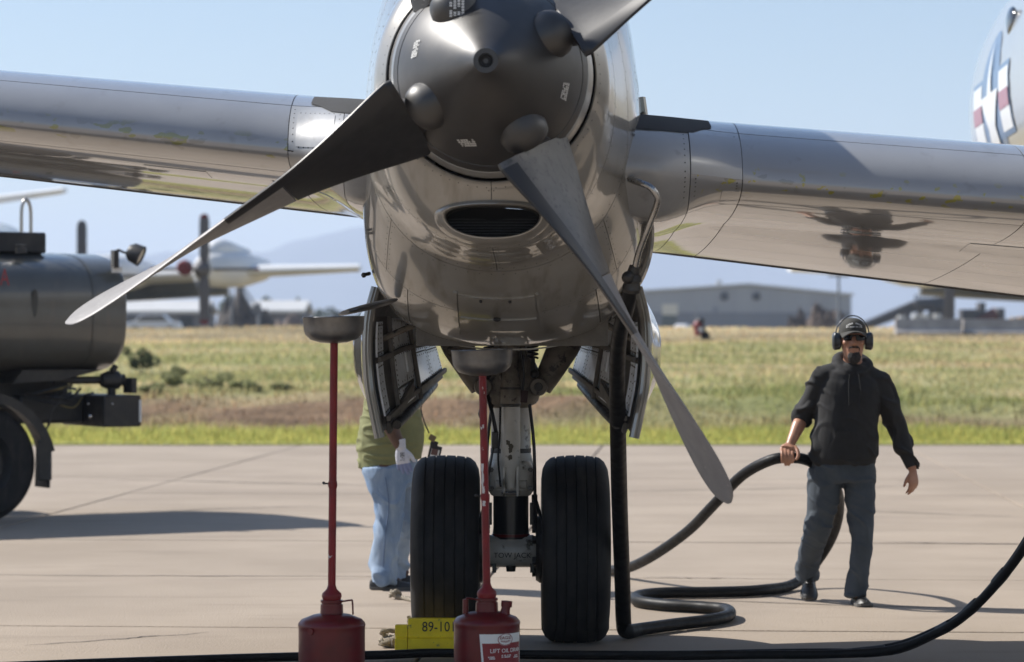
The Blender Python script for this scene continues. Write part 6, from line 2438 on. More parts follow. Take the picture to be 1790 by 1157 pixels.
# ------------------------------------------------------------------ people
M['skin_tan'] = mat("skin_tan", (0.42, 0.215, 0.135), 0.42, col2=(0.33, 0.155, 0.095), vscale=14)
M['skin_dark'] = mat("skin_dark", (0.085, 0.040, 0.026), 0.45, col2=(0.065, 0.03, 0.02), vscale=14)
M['hoodie'] = mat("hoodie_cloth", (0.014, 0.014, 0.015), 0.85, col2=(0.021, 0.021, 0.022), vscale=9, bump=0.2, bscale=500, bdist=0.002)
M['work_trousers'] = mat("trouser_cloth", (0.043, 0.056, 0.073), 0.85, col2=(0.062, 0.076, 0.092), vscale=6, bump=0.2, bscale=500, bdist=0.002)
M['jeans'] = mat("faded_denim", (0.15, 0.23, 0.36), 0.85, col2=(0.30, 0.38, 0.49), vscale=5, bump=0.25, bscale=450, bdist=0.002, stretch=(1.5, 1.5, 0.6))
M['olive_shirt'] = mat("olive_shirt", (0.20, 0.205, 0.095), 0.9, col2=(0.17, 0.175, 0.08), vscale=8)
M['shoe'] = mat("shoe_leather", (0.022, 0.021, 0.020), 0.45, col2=(0.035, 0.033, 0.03), vscale=20)
M['sole'] = mat("shoe_sole", (0.10, 0.095, 0.09), 0.8)
M['cap'] = mat("cap_cloth", (0.030, 0.030, 0.026), 0.85, col2=(0.042, 0.041, 0.036), vscale=20)
M['beard'] = mat("beard_hair", (0.022, 0.020, 0.019), 0.9, col2=(0.05, 0.047, 0.045), vscale=90)
M['muff'] = mat("muff_plastic", (0.018, 0.021, 0.026), 0.35, coat=0.3)
M['glove_white'] = mat("glove_knit", (0.55, 0.56, 0.62), 0.85, col2=(0.48, 0.50, 0.58), vscale=60)
M['glove_blue'] = mat("glove_coating", (0.16, 0.20, 0.36), 0.6)


def folds(scale, amp, stretch=(1, 1, 1), seed=0.0, extra=None, lean=0.0):
    """Cloth creases: a few narrow ridges along the surface over a soft swell."""
    def f(p):
        q = Vector(((p.x + lean * p.z) * stretch[0], p.y * stretch[1], p.z * stretch[2])) * scale
        a = noise.noise(q + Vector((seed, seed, seed)))
        b = noise.noise(q * 0.5 + Vector((seed + 7, 0, 3)))
        r = max(0.0, 0.22 - abs(a)) * 4.0 - 0.25 + 0.5 * b
        return amp * r * (extra(p) if extra else 1.0)
    return f


def hand(m, wrist, d, side, pn, s=1.0, curl=(0.35, 0.3, 0.25), spread=0.06, inflate=0.0, thumb=(0.5, 0.35)):
    """Palm, four unequal bent fingers and a thumb. d: wrist to knuckles, side: towards the thumb, pn: palm's facing."""
    W, d, side, pn = Vector(wrist), Vector(d).normalized(), Vector(side), Vector(pn)
    side = (side - d * side.dot(d)).normalized()
    pn = d.cross(side) if d.cross(side).dot(pn) > 0 else side.cross(d)
    g = inflate
    m.tube([W - d * 0.02 * s, W + d * 0.012 * s, W + d * 0.045 * s, W + d * 0.08 * s, W + d * 0.098 * s],
           [(0.027 * s + g, 0.019 * s + g), (0.030 * s + g, 0.018 * s + g), (0.040 * s + g, 0.0165 * s + g), (0.042 * s + g, 0.0145 * s + g), (0.036 * s + g, 0.010 * s + g)], 16, ref=side, sq=2.5)
    for k, (o, L, r) in enumerate(((0.031, 0.078, 0.0092), (0.0105, 0.088, 0.0096), (-0.0105, 0.081, 0.0090), (-0.030, 0.063, 0.0080))):
        b = W + d * (0.088 - 0.006 * abs(k - 1.2)) * s + side * o * s
        dd = (d + side * (o * spread / 0.03)).normalized()
        p = b - dd * 0.02 * s
        pts, rr = [p, b], [r * s * 1.05 + g, r * s * 1.05 + g]
        ang = 0
        for q, (f, c) in enumerate(zip((0.45, 0.31, 0.24), curl)):
            ang += c * (1 + 0.12 * k)
            v = dd * math.cos(ang) + pn * math.sin(ang)
            pts.append(pts[-1] + v * L * f * s)
            rr.append((r * (0.97, 0.88, 0.66)[q]) * s + g)
        m.tube(pts, rr, 10, per=3)
    t0 = W + d * 0.028 * s + side * 0.026 * s + pn * 0.006 * s
    td = (side * thumb[0] + d * 0.8 + pn * thumb[1]).normalized()
    t2 = (td + d * 0.45 + pn * 0.12 - side * 0.2).normalized()
    m.tube([t0 - td * 0.014 * s, t0, t0 + td * 0.036 * s, t0 + td * 0.036 * s + t2 * 0.03 * s, t0 + td * 0.036 * s + t2 * 0.052 * s], [0.013 * s + g, 0.0145 * s + g, 0.0115 * s + g, 0.010 * s + g, 0.0065 * s + g], 10, per=3)


def head_shape(m, c, s=1.0, face=(0, -1, 0)):
    """c: centre of the skull. Skull, jaw, nose, brow, lips, ears."""
    f = Vector(face).normalized()
    r = Vector((-f.y, f.x, 0))
    z = Vector((0, 0, 1))
    c = Vector(c)

    def P(x, y, h):
        return c + r * x * s + f * y * s + z * h * s
    #           h      half-width  depth  forward shift
    ring = [(-0.128, 0.020, 0.020, 0.060), (-0.122, 0.040, 0.040, 0.048), (-0.105, 0.054, 0.062, 0.030), (-0.08, 0.062, 0.078, 0.016), (-0.05, 0.068, 0.088, 0.006), (-0.02, 0.072, 0.093, 0.002), (0.02, 0.076, 0.097, -0.002), (0.055, 0.077, 0.098, -0.004),
            (0.085, 0.070, 0.090, -0.005), (0.108, 0.052, 0.068, -0.006), (0.120, 0.025, 0.035, -0.006)]
    m.loft([[P(a * math.cos(t), b * math.sin(t) + sh, h) for t in np.linspace(0, 2 * math.pi, 28, endpoint=False)] for h, a, b, sh in ring])
    m.tube([P(0, 0.088, 0.024), P(0, 0.100, 0.0), P(0, 0.113, -0.026), P(0, 0.100, -0.036)], [(0.008, 0.010), (0.011, 0.012), (0.017, 0.014), (0.013, 0.008)], 12, ref=r, per=3)
    for s_ in (-1, 1):
        m.ball(P(s_ * 0.014, 0.098, -0.030), (0.010 * s,) * 3, 8, 6)
        m.tube([P(s_ * 0.010, 0.089, 0.036), P(s_ * 0.034, 0.087, 0.040), P(s_ * 0.056, 0.070, 0.034)], [(0.008, 0.007)] * 3, 8, per=2)
        m.ball(P(s_ * 0.045, 0.066, -0.022), (0.022 * s, 0.022 * s, 0.020 * s), 10, 6)
        m.tube([P(s_ * 0.076, -0.01, 0.03), P(s_ * 0.086, -0.016, 0.01), P(s_ * 0.080, -0.008, -0.03)], [(0.012, 0.006), (0.02, 0.007), (0.009, 0.006)], 8, ref=f, per=2)
    m.tube([P(-0.026, 0.086, -0.062), P(0, 0.096, -0.059), P(0.026, 0.086, -0.062)], [(0.005, 0.005), (0.008, 0.007), (0.005, 0.005)], 8, per=3)
    m.tube([P(-0.022, 0.084, -0.074), P(0, 0.094, -0.074), P(0.022, 0.084, -0.074)], [(0.005, 0.005), (0.008, 0.008), (0.005, 0.005)], 8, per=3)
    return P


def shoe(parent, heel, toe, up=(0, 0, 1), w=0.052, h=0.085, lace='label_white', name="shoe"):
    """heel, toe: points on the sole line."""
    a, b, up = Vector(heel), Vector(toe), Vector(up).normalized()
    d = (b - a).normalized()
    up = (up - d * up.dot(d)).normalized()
    r = d.cross(up)
    L = (b - a).length
    m = MB()
    st = [(0.0, 0.030, 0.060, 0.012), (0.06, 0.036, 0.088, 0.0), (0.25, 0.036, 0.10, 0), (0.42, 0.038, 0.088, 0), (0.6, 0.045, 0.068, 0), (0.78, w * 0.96, 0.056, 0), (0.92, w * 0.82, 0.048, 0), (1.0, 0.022, 0.030, 0.010)]
    rows = []
    for f, hw, hh, z0 in st:
        c = a + d * L * f
        rows.append([c + r * hw * math.cos(t) * (1 if math.sin(t) < 0.3 else 0.88) + up * (0.012 + z0 + max(0, math.sin(t)) * (hh - 0.012 - z0)) for t in np.linspace(0, 2 * math.pi, 24, endpoint=False)])
    m.loft(rows)
    sh = m.build(name, M['shoe'], parent, smooth=50)
    m = MB()
    rows = []
    for f, hw, hh, z0 in st:
        c = a + d * L * f
        rows.append([c + r * (hw + 0.005) * x + up * (z + z0 * 0.8) for x, z in ((-1, 0), (1, 0), (1.02, 0.02), (-1.02, 0.02))])
    m.loft(rows)
    m.build("sole", M['sole'], sh, smooth=0, bevel=0.003)
    m = MB()
    for k in range(4):
        f = 0.42 + 0.085 * k
        hh = (0.090, 0.078, 0.069, 0.063)[k] + 0.004
        c = a + d * L * f
        m.tube([c - r * 0.022 + up * (hh - 0.008), c + up * hh, c + r * 0.022 + up * (hh - 0.008)], 0.0035, 6)
    m.build("shoe_lace", M['dark_metal'], sh)
    return sh


# ---- the walking man
WX, WY = at(1475, 1057, 17.57).x, 17.57
man = MB()
R0 = Vector((WX, WY, 0))
def W_(x, y, z):
    return R0 + Vector((x, y, z))
HC = W_(0.052, -0.02, 1.640)
LW, RW = W_(-0.340, -0.055, 0.985), W_(0.418, -0.03, 0.840)
LE_, RE_ = W_(-0.252, 0.055, 1.155), W_(0.330, 0.035, 1.110)
LS, RS = W_(-0.125, 0.0, 1.418), W_(0.215, 0.0, 1.388)
head_shape(man, HC, 1.0, (-0.06, -1, 0))
man.tube([W_(0.056, 0.01, 1.38), W_(0.055, 0.0, 1.47), W_(0.052, -0.01, 1.56)], [(0.085, 0.075), (0.060, 0.060), (0.056, 0.060)], 20, per=3)
man.tube([W_(0.0, 0, 0.86), W_(0.01, 0, 1.0), W_(0.03, 0, 1.2), W_(0.05, 0, 1.36), W_(0.055, 0, 1.45)], [(0.15, 0.105), (0.15, 0.11), (0.165, 0.11), (0.17, 0.10), (0.09, 0.07)], 24, ref=(1, 0, 0), per=2)
for S_, E_, W2 in ((LS, LE_, LW), (RS, RE_, RW)):
    man.tube([S_, S_.lerp(E_, 0.4), E_, E_.lerp(W2, 0.3), E_.lerp(W2, 0.75), W2], [0.055, 0.050, 0.041, 0.043, 0.033, 0.027], 16, per=3)
LH, RH = W_(-0.100, 0.0, 0.88), W_(0.092, 0.0, 0.88)
LK, RK = W_(-0.150, 0.03, 0.49), W_(0.108, -0.04, 0.48)
LA, RA = W_(-0.192, 0.36, 0.175), W_(0.076, 0.015, 0.085)
for H_, K_, A_ in ((LH, LK, LA), (RH, RK, RA)):
    man.tube([H_, H_.lerp(K_, 0.5), K_, K_.lerp(A_, 0.35), A_], [0.085, 0.072, 0.055, 0.052, 0.036], 18, per=3)
for A_, t_ in ((LA, Vector((-0.19, 0.46, 0.03))), (RA, Vector((0.10, -0.13, 0.03)))):
    man.tube([A_, A_.lerp(R0 + t_, 0.3), A_.lerp(R0 + t_, 0.55)], [0.030, 0.026, 0.016], 12)
# left-of-picture hand closes over the hose
HCEN = at(1375, 801, 17.50)
hx = Vector((1, -0.05, -0.02)).normalized()
kn = HCEN + Vector((0.0, -0.045, 0.046))
d1 = (HCEN + Vector((0, -0.02, 0.062)) - LW)
man.tube([LW - d1 * 0.15, LW, LW + d1 * 0.5, LW + d1 * 1.0], [(0.027, 0.022), (0.030, 0.020), (0.043, 0.019), (0.043, 0.017)], 16, ref=hx, sq=2.5)
for k in range(4):
    o = HCEN + hx * (-0.032 + 0.0215 * k)
    pts = []
    for a in (112, 88, 58, 28, -2, -34, -60):
        rr = HR + 0.012 + (0.004 if a > 60 else 0)
        pts.append(o + Vector((0, -math.cos(D(a - 0)) * rr, math.sin(D(a)) * rr)))
    n_ = 7 if k in (1, 2) else 6
    man.tube(pts[:n_], [0.0108, 0.0110, 0.0105, 0.0100, 0.0096, 0.009, 0.007][:n_], 10, per=3)
tp = [LW + d1 * 0.45 + hx * 0.035, HCEN + hx * 0.062 + Vector((0, -0.03, 0.052)), HCEN + hx * 0.066 + Vector((0, -0.056, 0.020)), HCEN + hx * 0.050 + Vector((0, -0.060, -0.008))]
man.tube(tp, [0.015, 0.0135, 0.0115, 0.008], 10, per=3)
hand(man, RW + Vector((0.004, 0, -0.012)), (0.05, -0.05, -1), (-0.8, -0.55, 0.0), (-0.5, 0.8, 0), 0.95, (0.30, 0.42, 0.35), 0.05, thumb=(0.55, 0.3))
body = remesh(man, "person", M['skin_tan'], None, 0.0055, 2)
tag(body, "walking man in black hoodie, cap, sunglasses and ear defenders, holding the black hose", "person")

# hoodie: torso, yoke, sleeves, hood
m = MB()
m.tube([W_(-0.002, 0, 0.868), W_(-0.002, 0, 0.880), W_(-0.002, 0, 0.915), W_(0.004, 0, 1.02), W_(0.012, 0, 1.13), W_(0.026, 0, 1.25), W_(0.038, 0.0, 1.34), W_(0.045, 0.0, 1.40), W_(0.052, 0.0, 1.435), W_(0.055, 0.008, 1.455)],
       [(0.198, 0.132), (0.203, 0.137), (0.210, 0.146), (0.206, 0.150), (0.196, 0.146), (0.198, 0.138), (0.196, 0.126), (0.178, 0.112), (0.130, 0.096), (0.092, 0.084)], 36, ref=(1, 0, 0), per=3, sq=2.2)
m.tube([LS + Vector((0.0, 0, 0.0)), W_(-0.05, 0, 1.432), W_(0.05, 0.01, 1.44), W_(0.14, 0, 1.418), RS], [0.062, 0.066, 0.078, 0.066, 0.062], 22, per=3)
m.tube([LS + Vector((0.05, 0, -0.02)), LS, LS.lerp(LE_, 0.35), LS.lerp(LE_, 0.8), LE_, LE_.lerp(LW, 0.13), LE_.lerp(LW, 0.20)], [0.055, 0.066, 0.068, 0.062, 0.062, 0.058, 0.046], 22, per=3)
m.tube([RS + Vector((-0.05, 0, -0.02)), RS, RS.lerp(RE_, 0.35), RS.lerp(RE_, 0.8), RE_, RE_.lerp(RW, 0.4), RE_.lerp(RW, 0.85), RE_.lerp(RW, 1.0)], [0.055, 0.066, 0.072, 0.068, 0.068, 0.060, 0.047, 0.040], 22, per=3)
m.tube([W_(0.056 + 0.096 * math.sin(t), 0.012 - 0.092 * math.cos(t), 1.500 - 0.050 * math.cos(t) - 0.025 * max(0, math.cos(t)) ** 3 - 0.012 * math.sin(t)) for t in np.linspace(0.08, 2 * math.pi - 0.08, 25)], [(0.020, 0.034)] * 25, 14, ref=(0, 0, 1))
m.tube([W_(0.054, 0.105, 1.52), W_(0.054, 0.135, 1.43), W_(0.054, 0.130, 1.34)], [(0.10, 0.04), (0.11, 0.04), (0.05, 0.02)], 16, ref=(1, 0, 0), per=3)
hem = lambda p: 0.35 + 0.8 * (1 - sm(0.95, 1.12, p.z)) + 1.2 * sm(0.17, 0.24, abs(p.x - WX - 0.03)) if p.z < 1.47 else 0.3
remesh(m, "hoodie", M['hoodie'], body, 0.007, 6, folds(8, 0.013, (1, 1, 0.8), 2.0, hem, 0.7))
m = MB()
py = lambda x: -0.147 + 1.6 * (x - 0.005) ** 2
pl_ = [(-0.11, 0.905), (0.13, 0.905), (0.135, 0.97), (0.075, 1.075), (-0.06, 1.075), (-0.115, 0.97)]
rows = []
for z in np.linspace(0.905, 1.075, 8):
    k = sm(0.965, 1.075, z)
    x0, x1 = -0.112 + 0.052 * k, 0.133 - 0.058 * k
    rows.append([W_(x0 + (x1 - x0) * i / 10, py(x0 + (x1 - x0) * i / 10) - 0.012 - 0.004 * math.sin(i), z) for i in range(11)])
m.grid(rows)
m.build("hoodie_pouch", M['hoodie'], body)
for s_ in (-1, 1):
    m = MB()
    m.tube([W_(0.05 + s_ * 0.028, -0.118, 1.425), W_(0.05 + s_ * 0.034, -0.136, 1.37), W_(0.05 + s_ * 0.036, -0.146, 1.30), W_(0.05 + s_ * 0.034, -0.150, 1.24)], 0.0035, 6, per=3)
    m.build("draw_cord", M['matte_black'], body)
# trousers
m = MB()
m.tube([W_(-0.004, 0, 0.76), W_(-0.004, 0, 0.82), W_(-0.004, 0, 0.90)], [(0.185, 0.118), (0.200, 0.125), (0.192, 0.122)], 28, ref=(1, 0, 0), per=2, sq=2.4)
m.tube([W_(-0.112, 0, 0.84), W_(-0.124, 0.0, 0.686), W_(-0.143, 0.015, 0.55), W_(-0.155, 0.04, 0.47), W_(-0.180, 0.17, 0.345), W_(-0.189, 0.29, 0.245), W_(-0.191, 0.37, 0.150)], [(0.108, 0.110), (0.103, 0.100), (0.090, 0.092), (0.080, 0.088), (0.074, 0.080), (0.072, 0.078), (0.074, 0.080)], 24, ref=(1, 0, 0), per=4)
m.tube([W_(0.092, 0, 0.84), W_(0.096, -0.01, 0.686), W_(0.104, -0.03, 0.515), W_(0.108, -0.04, 0.40), W_(0.094, -0.02, 0.24), W_(0.078, 0.0, 0.10), W_(0.076, 0.0, 0.052)], [(0.104, 0.108), (0.096, 0.100), (0.078, 0.088), (0.068, 0.078), (0.062, 0.076), (0.063, 0.084), (0.064, 0.086)], 24, ref=(1, 0, 0), per=4)
remesh(m, "trousers", M['work_trousers'], body, 0.007, 4, folds(8, 0.013, (1, 1, 1.1), 5.0, lambda p: 0.5 + 0.7 * sm(0.30, 0.1, p.z) + 0.9 * sm(0.12, 0.0, abs(p.z - 0.52)) + 0.5 * sm(0.66, 0.8, p.z), 0.7))
shoe(body, W_(0.088, 0.085, 0.0), W_(0.112, -0.185, 0.0))
shoe(body, W_(-0.176, 0.40, 0.125), W_(-0.192, 0.245, 0.0) + Vector((0, -0.03, -0.0)), up=(0, 0.75, 0.55) if False else (0, -0.55, 0.8))
# goatee and moustache
m = MB()
m.tube([HC + Vector(p) for p in ((0, -0.078, -0.076), (0, -0.080, -0.095), (0, -0.082, -0.115), (0, -0.080, -0.136), (0, -0.074, -0.150))], [(0.028, 0.012), (0.040, 0.020), (0.042, 0.024), (0.034, 0.022), (0.014, 0.010)], 18, ref=(1, 0, 0), per=3)
for s_ in (-1, 1):
    m.tube([HC + Vector(p) for p in ((s_ * 0.002, -0.101, -0.049), (s_ * 0.018, -0.097, -0.049), (s_ * 0.031, -0.086, -0.054), (s_ * 0.034, -0.080, -0.075))], [(0.006, 0.005), (0.006, 0.006), (0.004, 0.004), (0.004, 0.004)], 8, per=3)
remesh(m, "beard", M['beard'], body, 0.004, 1, folds(70, 0.0035, (1.5, 1.5, 0.7), 1.0))
# cap with brim
m = MB()
rows = []
for k in range(13):
    t = k / 12 * math.pi / 2
    hh = math.sin(t)
    q = max(0.02, math.cos(t)) ** 0.75
    rows.append([HC + Vector((0.086 * q * math.cos(a), 0.004 + 0.107 * q * math.sin(a), 0.036 + 0.096 * hh)) for a in np.linspace(0, 2 * math.pi, 36, endpoint=False)])
m.loft(rows)
m.build("cap", M['cap'], body, smooth=60)
m = MB()
top, bot = [], []
for i in range(9):
    f = i / 8
    r1, r2 = [], []
    for k in range(21):
        a = D(200 + 140 * k / 20)
        c, s_ = math.cos(a), math.sin(a)
        R1 = Vector((0.086 * c, 0.004 + 0.107 * s_, 0.046))
        R2 = Vector((0.080 * c, -0.060 + 0.105 * s_, 0.040 - 0.014 * abs(c) ** 2 * 1.5))
        p = R1.lerp(R2, f)
        p.z += 0.016 * (1 - (c / 0.94) ** 2) - 0.010
        r1.append(HC + p)
        r2.append(HC + p + Vector((0, 0, -0.004)))
    top.append(r1)
    bot.append(r2)
m.grid(top)
m.grid([list(reversed(r)) for r in bot])
m.grid([top[-1], bot[-1]])
m.build("cap_brim", M['cap'], body, smooth=60)
rr = random.Random(3)
m = MB()
for row, (z0, arc, n) in enumerate(((0.098, 0.018, 12), (0.076, 0.003, 18))):
    for k in range(n):
        f = (k + 0.5) / n * 2 - 1
        if abs(f) < 0.04 or rr.random() < 0.16:
            continue
        a = -math.pi / 2 + f * 0.66
        def cp_(da, dz):
            zz = z0 - arc * (f * f) + dz
            t = math.asin(min(1, max(0, (zz - 0.036) / 0.096)))
            q = max(0.02, math.cos(t)) ** 0.75
            return HC + Vector((0.0880 * q * math.cos(a + da), 0.004 + 0.1092 * q * math.sin(a + da), zz))
        w = 0.66 / n * (0.60 if row == 0 else 0.75)
        hgt = 0.0042 if row == 0 else 0.0024
        m.add([cp_(-w, -hgt), cp_(w, -hgt), cp_(w, hgt), cp_(-w, hgt)], [(0, 1, 2, 3)] if row else [(0, 1, 2), (0, 2, 3)])
m.build("cap_lettering", M['stencil_white'], body, smooth=0)
# sunglasses
M['lens'] = mat("lens_black", (0.006, 0.006, 0.007), 0.2, spec=0.3)
m = MB()
for s_ in (-1, 1):
    rows = []
    for i in range(7):
        r1 = []
        for k in range(11):
            x = s_ * (0.008 + 0.058 * k / 10)
            hgt = 0.019 - 0.006 * (k / 10) ** 2 if k else 0.012
            r1.append(HC + Vector((x, -0.101 + 0.030 * (abs(x) / 0.066) ** 2.2, 0.010 + hgt * (1 - 2 * i / 6) - 0.004 * (k / 10))))
        rows.append(r1)
    m.grid(rows if s_ > 0 else [list(reversed(r)) for r in rows])
    m.tube([HC + Vector((s_ * 0.066, -0.070, 0.014)), HC + Vector((s_ * 0.078, -0.02, 0.014)), HC + Vector((s_ * 0.080, 0.02, 0.008))], (0.003, 0.005), 8)
m.tube([HC + Vector((-0.010, -0.101, 0.020)), HC + Vector((0, -0.104, 0.022)), HC + Vector((0.010, -0.101, 0.020))], 0.004, 8)
m.build("sunglasses", M['lens'], body, smooth=60)
# ear defenders
for s_ in (-1, 1):
    m = MB()
    m.tube([HC + Vector((s_ * x, 0.0, -0.012)) for x in (0.074, 0.082, 0.090, 0.112, 0.122, 0.126)], [(0.040, 0.046), (0.044, 0.052), (0.042, 0.052), (0.045, 0.056), (0.038, 0.048), (0.02, 0.028)], 24, ref=(0, 1, 0), sq=2.8)
    m.build("ear_defender", M['muff'], body, smooth=45)
m = MB()
m.tube([HC + Vector((0.104 * math.sin(a), 0.01, 0.018 + 0.128 * math.cos(a))) for a in np.linspace(-1.62, 1.62, 25)], [(0.004, 0.009)] * 25, 10)
m.build("ear_defender_band", M['muff'], body)

# ---- the man behind the wheel: face hidden by the gear door, facing right
JX, JY = at(690, 1028, 18.73).x, 18.73
J0 = Vector((JX, JY, 0))
def J_(x, y, z):
    return J0 + Vector((x, y, z))
m = MB()
jb = MB()
JH = J_(0.06, 0.04, 1.63)
head_shape(jb, JH, 1.0, (1, 0.15, 0))
jb.tube([J_(0.0, 0.02, 1.36), J_(0.02, 0.03, 1.46), J_(0.045, 0.04, 1.56)], [(0.08, 0.08), (0.06, 0.06), (0.056, 0.06)], 18, per=3)
jb.tube([J_(-0.03, 0, 0.84), J_(-0.02, 0, 1.0), J_(-0.02, 0.0, 1.2), J_(-0.015, 0, 1.36), J_(0.0, 0, 1.43)], [(0.15, 0.15), (0.17, 0.15), (0.14, 0.16), (0.11, 0.16), (0.07, 0.08)], 22, ref=(1, 0, 0), per=2)
jS, jE, jW = J_(-0.080, -0.215, 1.39), J_(-0.050, -0.270, 1.145), J_(0.050, -0.272, 0.935)
jb.tube([jS, jS.lerp(jE, .4), jE, jE.lerp(jW, .3), jE.lerp(jW, .75), jW], [0.062, 0.058, 0.050, 0.052, 0.042, 0.033], 16, per=3)
hd = Vector((0.16, -0.02, -1.0))
hand(jb, jW, hd, (0.9, -0.25, 0.25), (0.3, 0.9, 0), 1.05, (0.12, 0.15, 0.12), 0.16, thumb=(0.75, 0.2))
kS, kE, kW = J_(-0.01, 0.20, 1.40), J_(0.13, 0.26, 1.38), J_(0.24, 0.22, 1.60)
jb.tube([kS, kE, kW], [0.062, 0.05, 0.034], 14, per=4)
hand(jb, kW, (0.2, -0.1, 1.0), (-0.5, 0.8, 0), (1, 0, 0), 1.0)
nH, nK, nA = J_(-0.055, -0.085, 0.86), J_(-0.035, -0.10, 0.46), J_(-0.062, -0.11, 0.09)
fH, fK, fA = J_(0.04, 0.10, 0.86), J_(0.066, 0.13, 0.46), J_(-0.025, 0.30, 0.11)
for H_, K_, A_ in ((nH, nK, nA), (fH, fK, fA)):
    jb.tube([H_, K_, A_], [0.09, 0.06, 0.04], 16, per=4)
    jb.tube([A_, A_ + Vector((0.10, 0, -0.05))], [0.036, 0.03], 12)
jbody = remesh(jb, "person", M['skin_dark'], None, 0.006, 2)
tag(jbody, "man in olive shirt, faded jeans and white glove behind the left wheel, face hidden", "person")
# shirt, its hem higher in front
m = MB()
def hem_ring(z, cx, a, b, slope):
    return [J_(cx + a * math.cos(t), b * math.sin(t), z + slope * (math.cos(t) + 1) / 2) for t in np.linspace(0, 2 * math.pi, 40, endpoint=False)]
m.loft([hem_ring(0.785, -0.030, 0.205, 0.180, 0.070), hem_ring(0.83, -0.030, 0.214, 0.186, 0.065), hem_ring(0.90, -0.028, 0.220, 0.192, 0.04), hem_ring(0.98, -0.026, 0.224, 0.196, 0.02), hem_ring(1.06, -0.024, 0.215, 0.196, 0), hem_ring(1.14, -0.024, 0.198, 0.195, 0), hem_ring(1.25, -0.022, 0.170, 0.198, 0), hem_ring(1.35, -0.02, 0.145, 0.19, 0), hem_ring(1.42, -0.01, 0.085, 0.11, 0)])
m.tube([jS + Vector((0.03, 0.06, 0.02)), jS, jS.lerp(jE, 0.6), jS.lerp(jE, 0.86), jS.lerp(jE, 0.90)], [0.08, 0.085, 0.080, 0.080, 0.07], 18, per=3)
m.tube([kS + Vector((-0.03, -0.06, 0.02)), kS, kS.lerp(kE, 0.8)], [0.08, 0.085, 0.08], 16, per=3)
remesh(m, "shirt", M['olive_shirt'], jbody, 0.008, 3, folds(7, 0.013, (0.5, 1, 2.2), 3.0, lambda p: 1.0 if p.x < JX + 0.05 else 0.45, 0.5))
# jeans
m = MB()
m.tube([J_(-0.03, 0, 0.66), J_(-0.033, 0, 0.76), J_(-0.03, 0, 0.90)], [(0.150, 0.150), (0.182, 0.172), (0.185, 0.17)], 28, ref=(1, 0, 0), per=2)
m.tube([J_(-0.055, -0.085, 0.80), J_(-0.050, -0.09, 0.70), J_(-0.026, -0.10, 0.574), J_(-0.040, -0.10, 0.438), J_(-0.053, -0.105, 0.324), J_(-0.064, -0.11, 0.21), J_(-0.066, -0.11, 0.12), J_(-0.062, -0.11, 0.045)],
       [(0.150, 0.105), (0.138, 0.105), (0.104, 0.098), (0.090, 0.090), (0.083, 0.086), (0.083, 0.086), (0.094, 0.092), (0.092, 0.09)], 26, ref=(1, 0, 0), per=4)
m.tube([J_(0.03, 0.10, 0.80), J_(0.055, 0.11, 0.62), J_(0.066, 0.13, 0.46), J_(0.020, 0.22, 0.30), J_(-0.015, 0.30, 0.16), J_(-0.015, 0.30, 0.035)], [(0.13, 0.10), (0.095, 0.095), (0.080, 0.085), (0.078, 0.08), (0.085, 0.085), (0.09, 0.09)], 24, ref=(1, 0, 0), per=4)
remesh(m, "jeans", M['jeans'], jbody, 0.008, 3, folds(6, 0.022, (1, 1, 0.9), 9.0, lambda p: 0.5 + 1.1 * sm(0.28, 0.1, p.z) + 0.5 * sm(0.12, 0, abs(p.z - 0.5)) if p.z < 0.78 else 0.4, 0.5))
m = MB()
m.tube([J_(-0.052, -0.203, 0.74), J_(-0.030, -0.201, 0.574), J_(-0.044, -0.193, 0.438), J_(-0.058, -0.194, 0.30), J_(-0.068, -0.201, 0.14)], 0.0035, 6, per=4)
m.build("jeans_seam", mat("denim_seam", (0.11, 0.16, 0.26), 0.9), jbody)
m = MB()
m.tube([J_(-0.03, 0, 0.865), J_(-0.03, 0, 0.90)], [(0.187, 0.180)] * 2, 32, ref=(1, 0, 0))
m.build("belt", M['black'], jbody)
shoe(jbody, nA + Vector((-0.095, 0, -0.09)), nA + Vector((0.190, -0.03, -0.09)), h=0.1)
shoe(jbody, fA + Vector((-0.09, 0, -0.11)), fA + Vector((0.19, 0.0, -0.11)))
# glove: knit back and cuff, coated fingers
m = MB()
hand(m, jW, hd, (0.9, -0.25, 0.25), (0.3, 0.9, 0), 1.05, (0.12, 0.15, 0.12), 0.16, 0.0032, thumb=(0.75, 0.2))
m.tube([jW - hd.normalized() * 0.055, jW + hd.normalized() * 0.005], [0.040, 0.034], 16)
gl = remesh(m, "glove", M['glove_white'], jbody, 0.0045, 1)
gl.data.materials.append(M['glove_blue'])
ax_ = hd.normalized()
for p in gl.data.polygons:
    if (Vector(p.center) + Vector((0, 0, 0)) - jW).dot(ax_) > 0.105 or (p.normal.y > 0.55 and (Vector(p.center) - jW).dot(ax_) > 0.03):
        p.material_index = 1
sv = Vector((0.9, -0.25, 0.25))
sv = (sv - ax_ * sv.dot(ax_)).normalized()
nv = ax_.cross(sv)
nv = nv if nv.y < 0 else -nv
S2 = lambda s, t: (jW + ax_ * (0.055 + t) + sv * s + nv * 0.0215, nv)
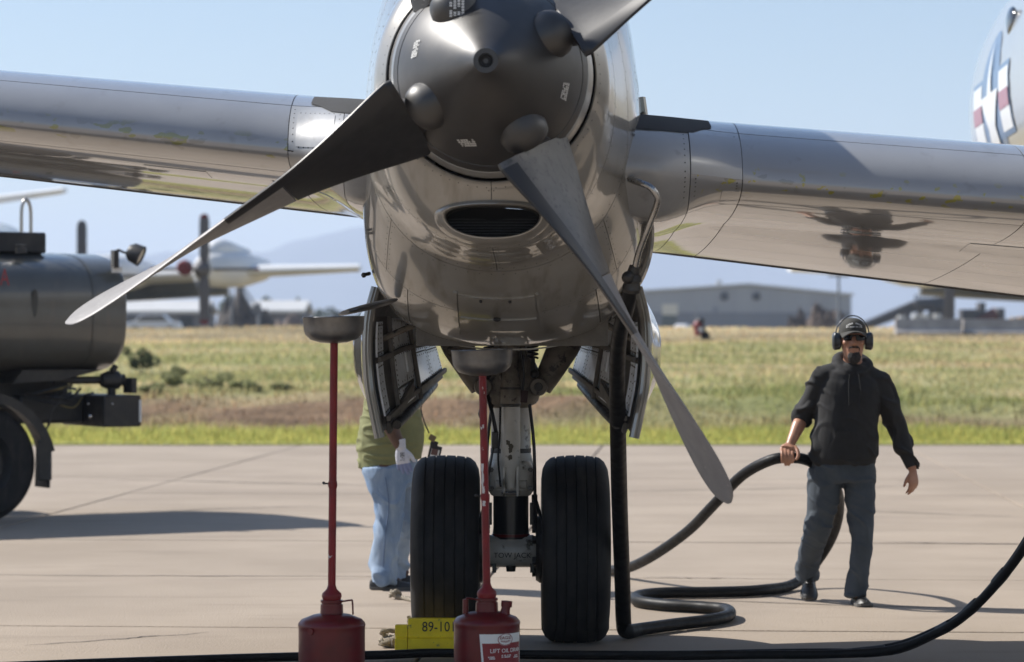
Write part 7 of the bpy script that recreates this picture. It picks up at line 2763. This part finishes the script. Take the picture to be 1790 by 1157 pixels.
stencil_lines(S2, 0.0, 0.0, 3, 0.05, 0.007, 'stencil_black', "glove_print", jbody, 77, 0.0, perp=True)
m = MB()
m.loft([[JH + Vector((0.0 + 0.098 * q * math.cos(a), 0.080 * q * math.sin(a), 0.02 + 0.105 * h)) for a in np.linspace(0, 2 * math.pi, 24, endpoint=False)] for h, q in ((0, 1), (0.4, 0.93), (0.75, 0.7), (0.95, 0.35), (1.0, 0.03))])
m.build("hair", M['matte_black'], jbody)
# badge holder hanging on its cord
BYY = JY - 0.10
bq = at(757, 790, BYY)
bh = thing("badge_holder", (bq.x, BYY, bq.z - 0.05), "black badge holder with pale card hanging on a cord at the olive shirt", "badge holder")
m = MB()
m.tube([J_(0.19, -0.10, 1.24), at(736, 715, BYY), at(742, 738, BYY), at(748, 752, BYY), at(750, 757, BYY)], 0.0045, 6, per=4)
m.build("cord", M['black'], bh)
Rb = Matrix.Rotation(D(13), 3, 'Y')
m = MB()
m.box(bq + Vector((0.008, 0, -0.02)), (0.082, 0.012, 0.125), M=Rb)
m.box(bq + Rb @ Vector((-0.005, 0, 0.055)), (0.05, 0.012, 0.035), M=Rb)
m.build("holder", M['black'], bh, bevel=0.006)
m = MB()
m.box(bq + Vector((0.008, -0.0075, -0.025)), (0.054, 0.003, 0.088), M=Rb)
m.build("card", M['label_white'], bh, smooth=0)
m = MB()
m.box(bq + Rb @ Vector((0.010, -0.0095, -0.048)), (0.045, 0.002, 0.035), M=Rb)
m.build("card_band", mat("card_green", (0.10, 0.15, 0.10), 0.6), bh, smooth=0)
m = MB()
m.box(bq + Rb @ Vector((0.010, -0.0095, 0.002)), (0.042, 0.002, 0.040), M=Rb)
m.build("card_photo", mat("card_brown", (0.12, 0.06, 0.05), 0.6), bh, smooth=0)
m = MB()
m.box(bq + Vector((-0.004, -0.01, 0.092)), (0.045, 0.008, 0.04), M=Matrix.Rotation(D(30), 3, 'Y'))
m.build("badge_clip", mat("clip_brown", (0.16, 0.12, 0.06), 0.6), bh, smooth=0, bevel=0.004)
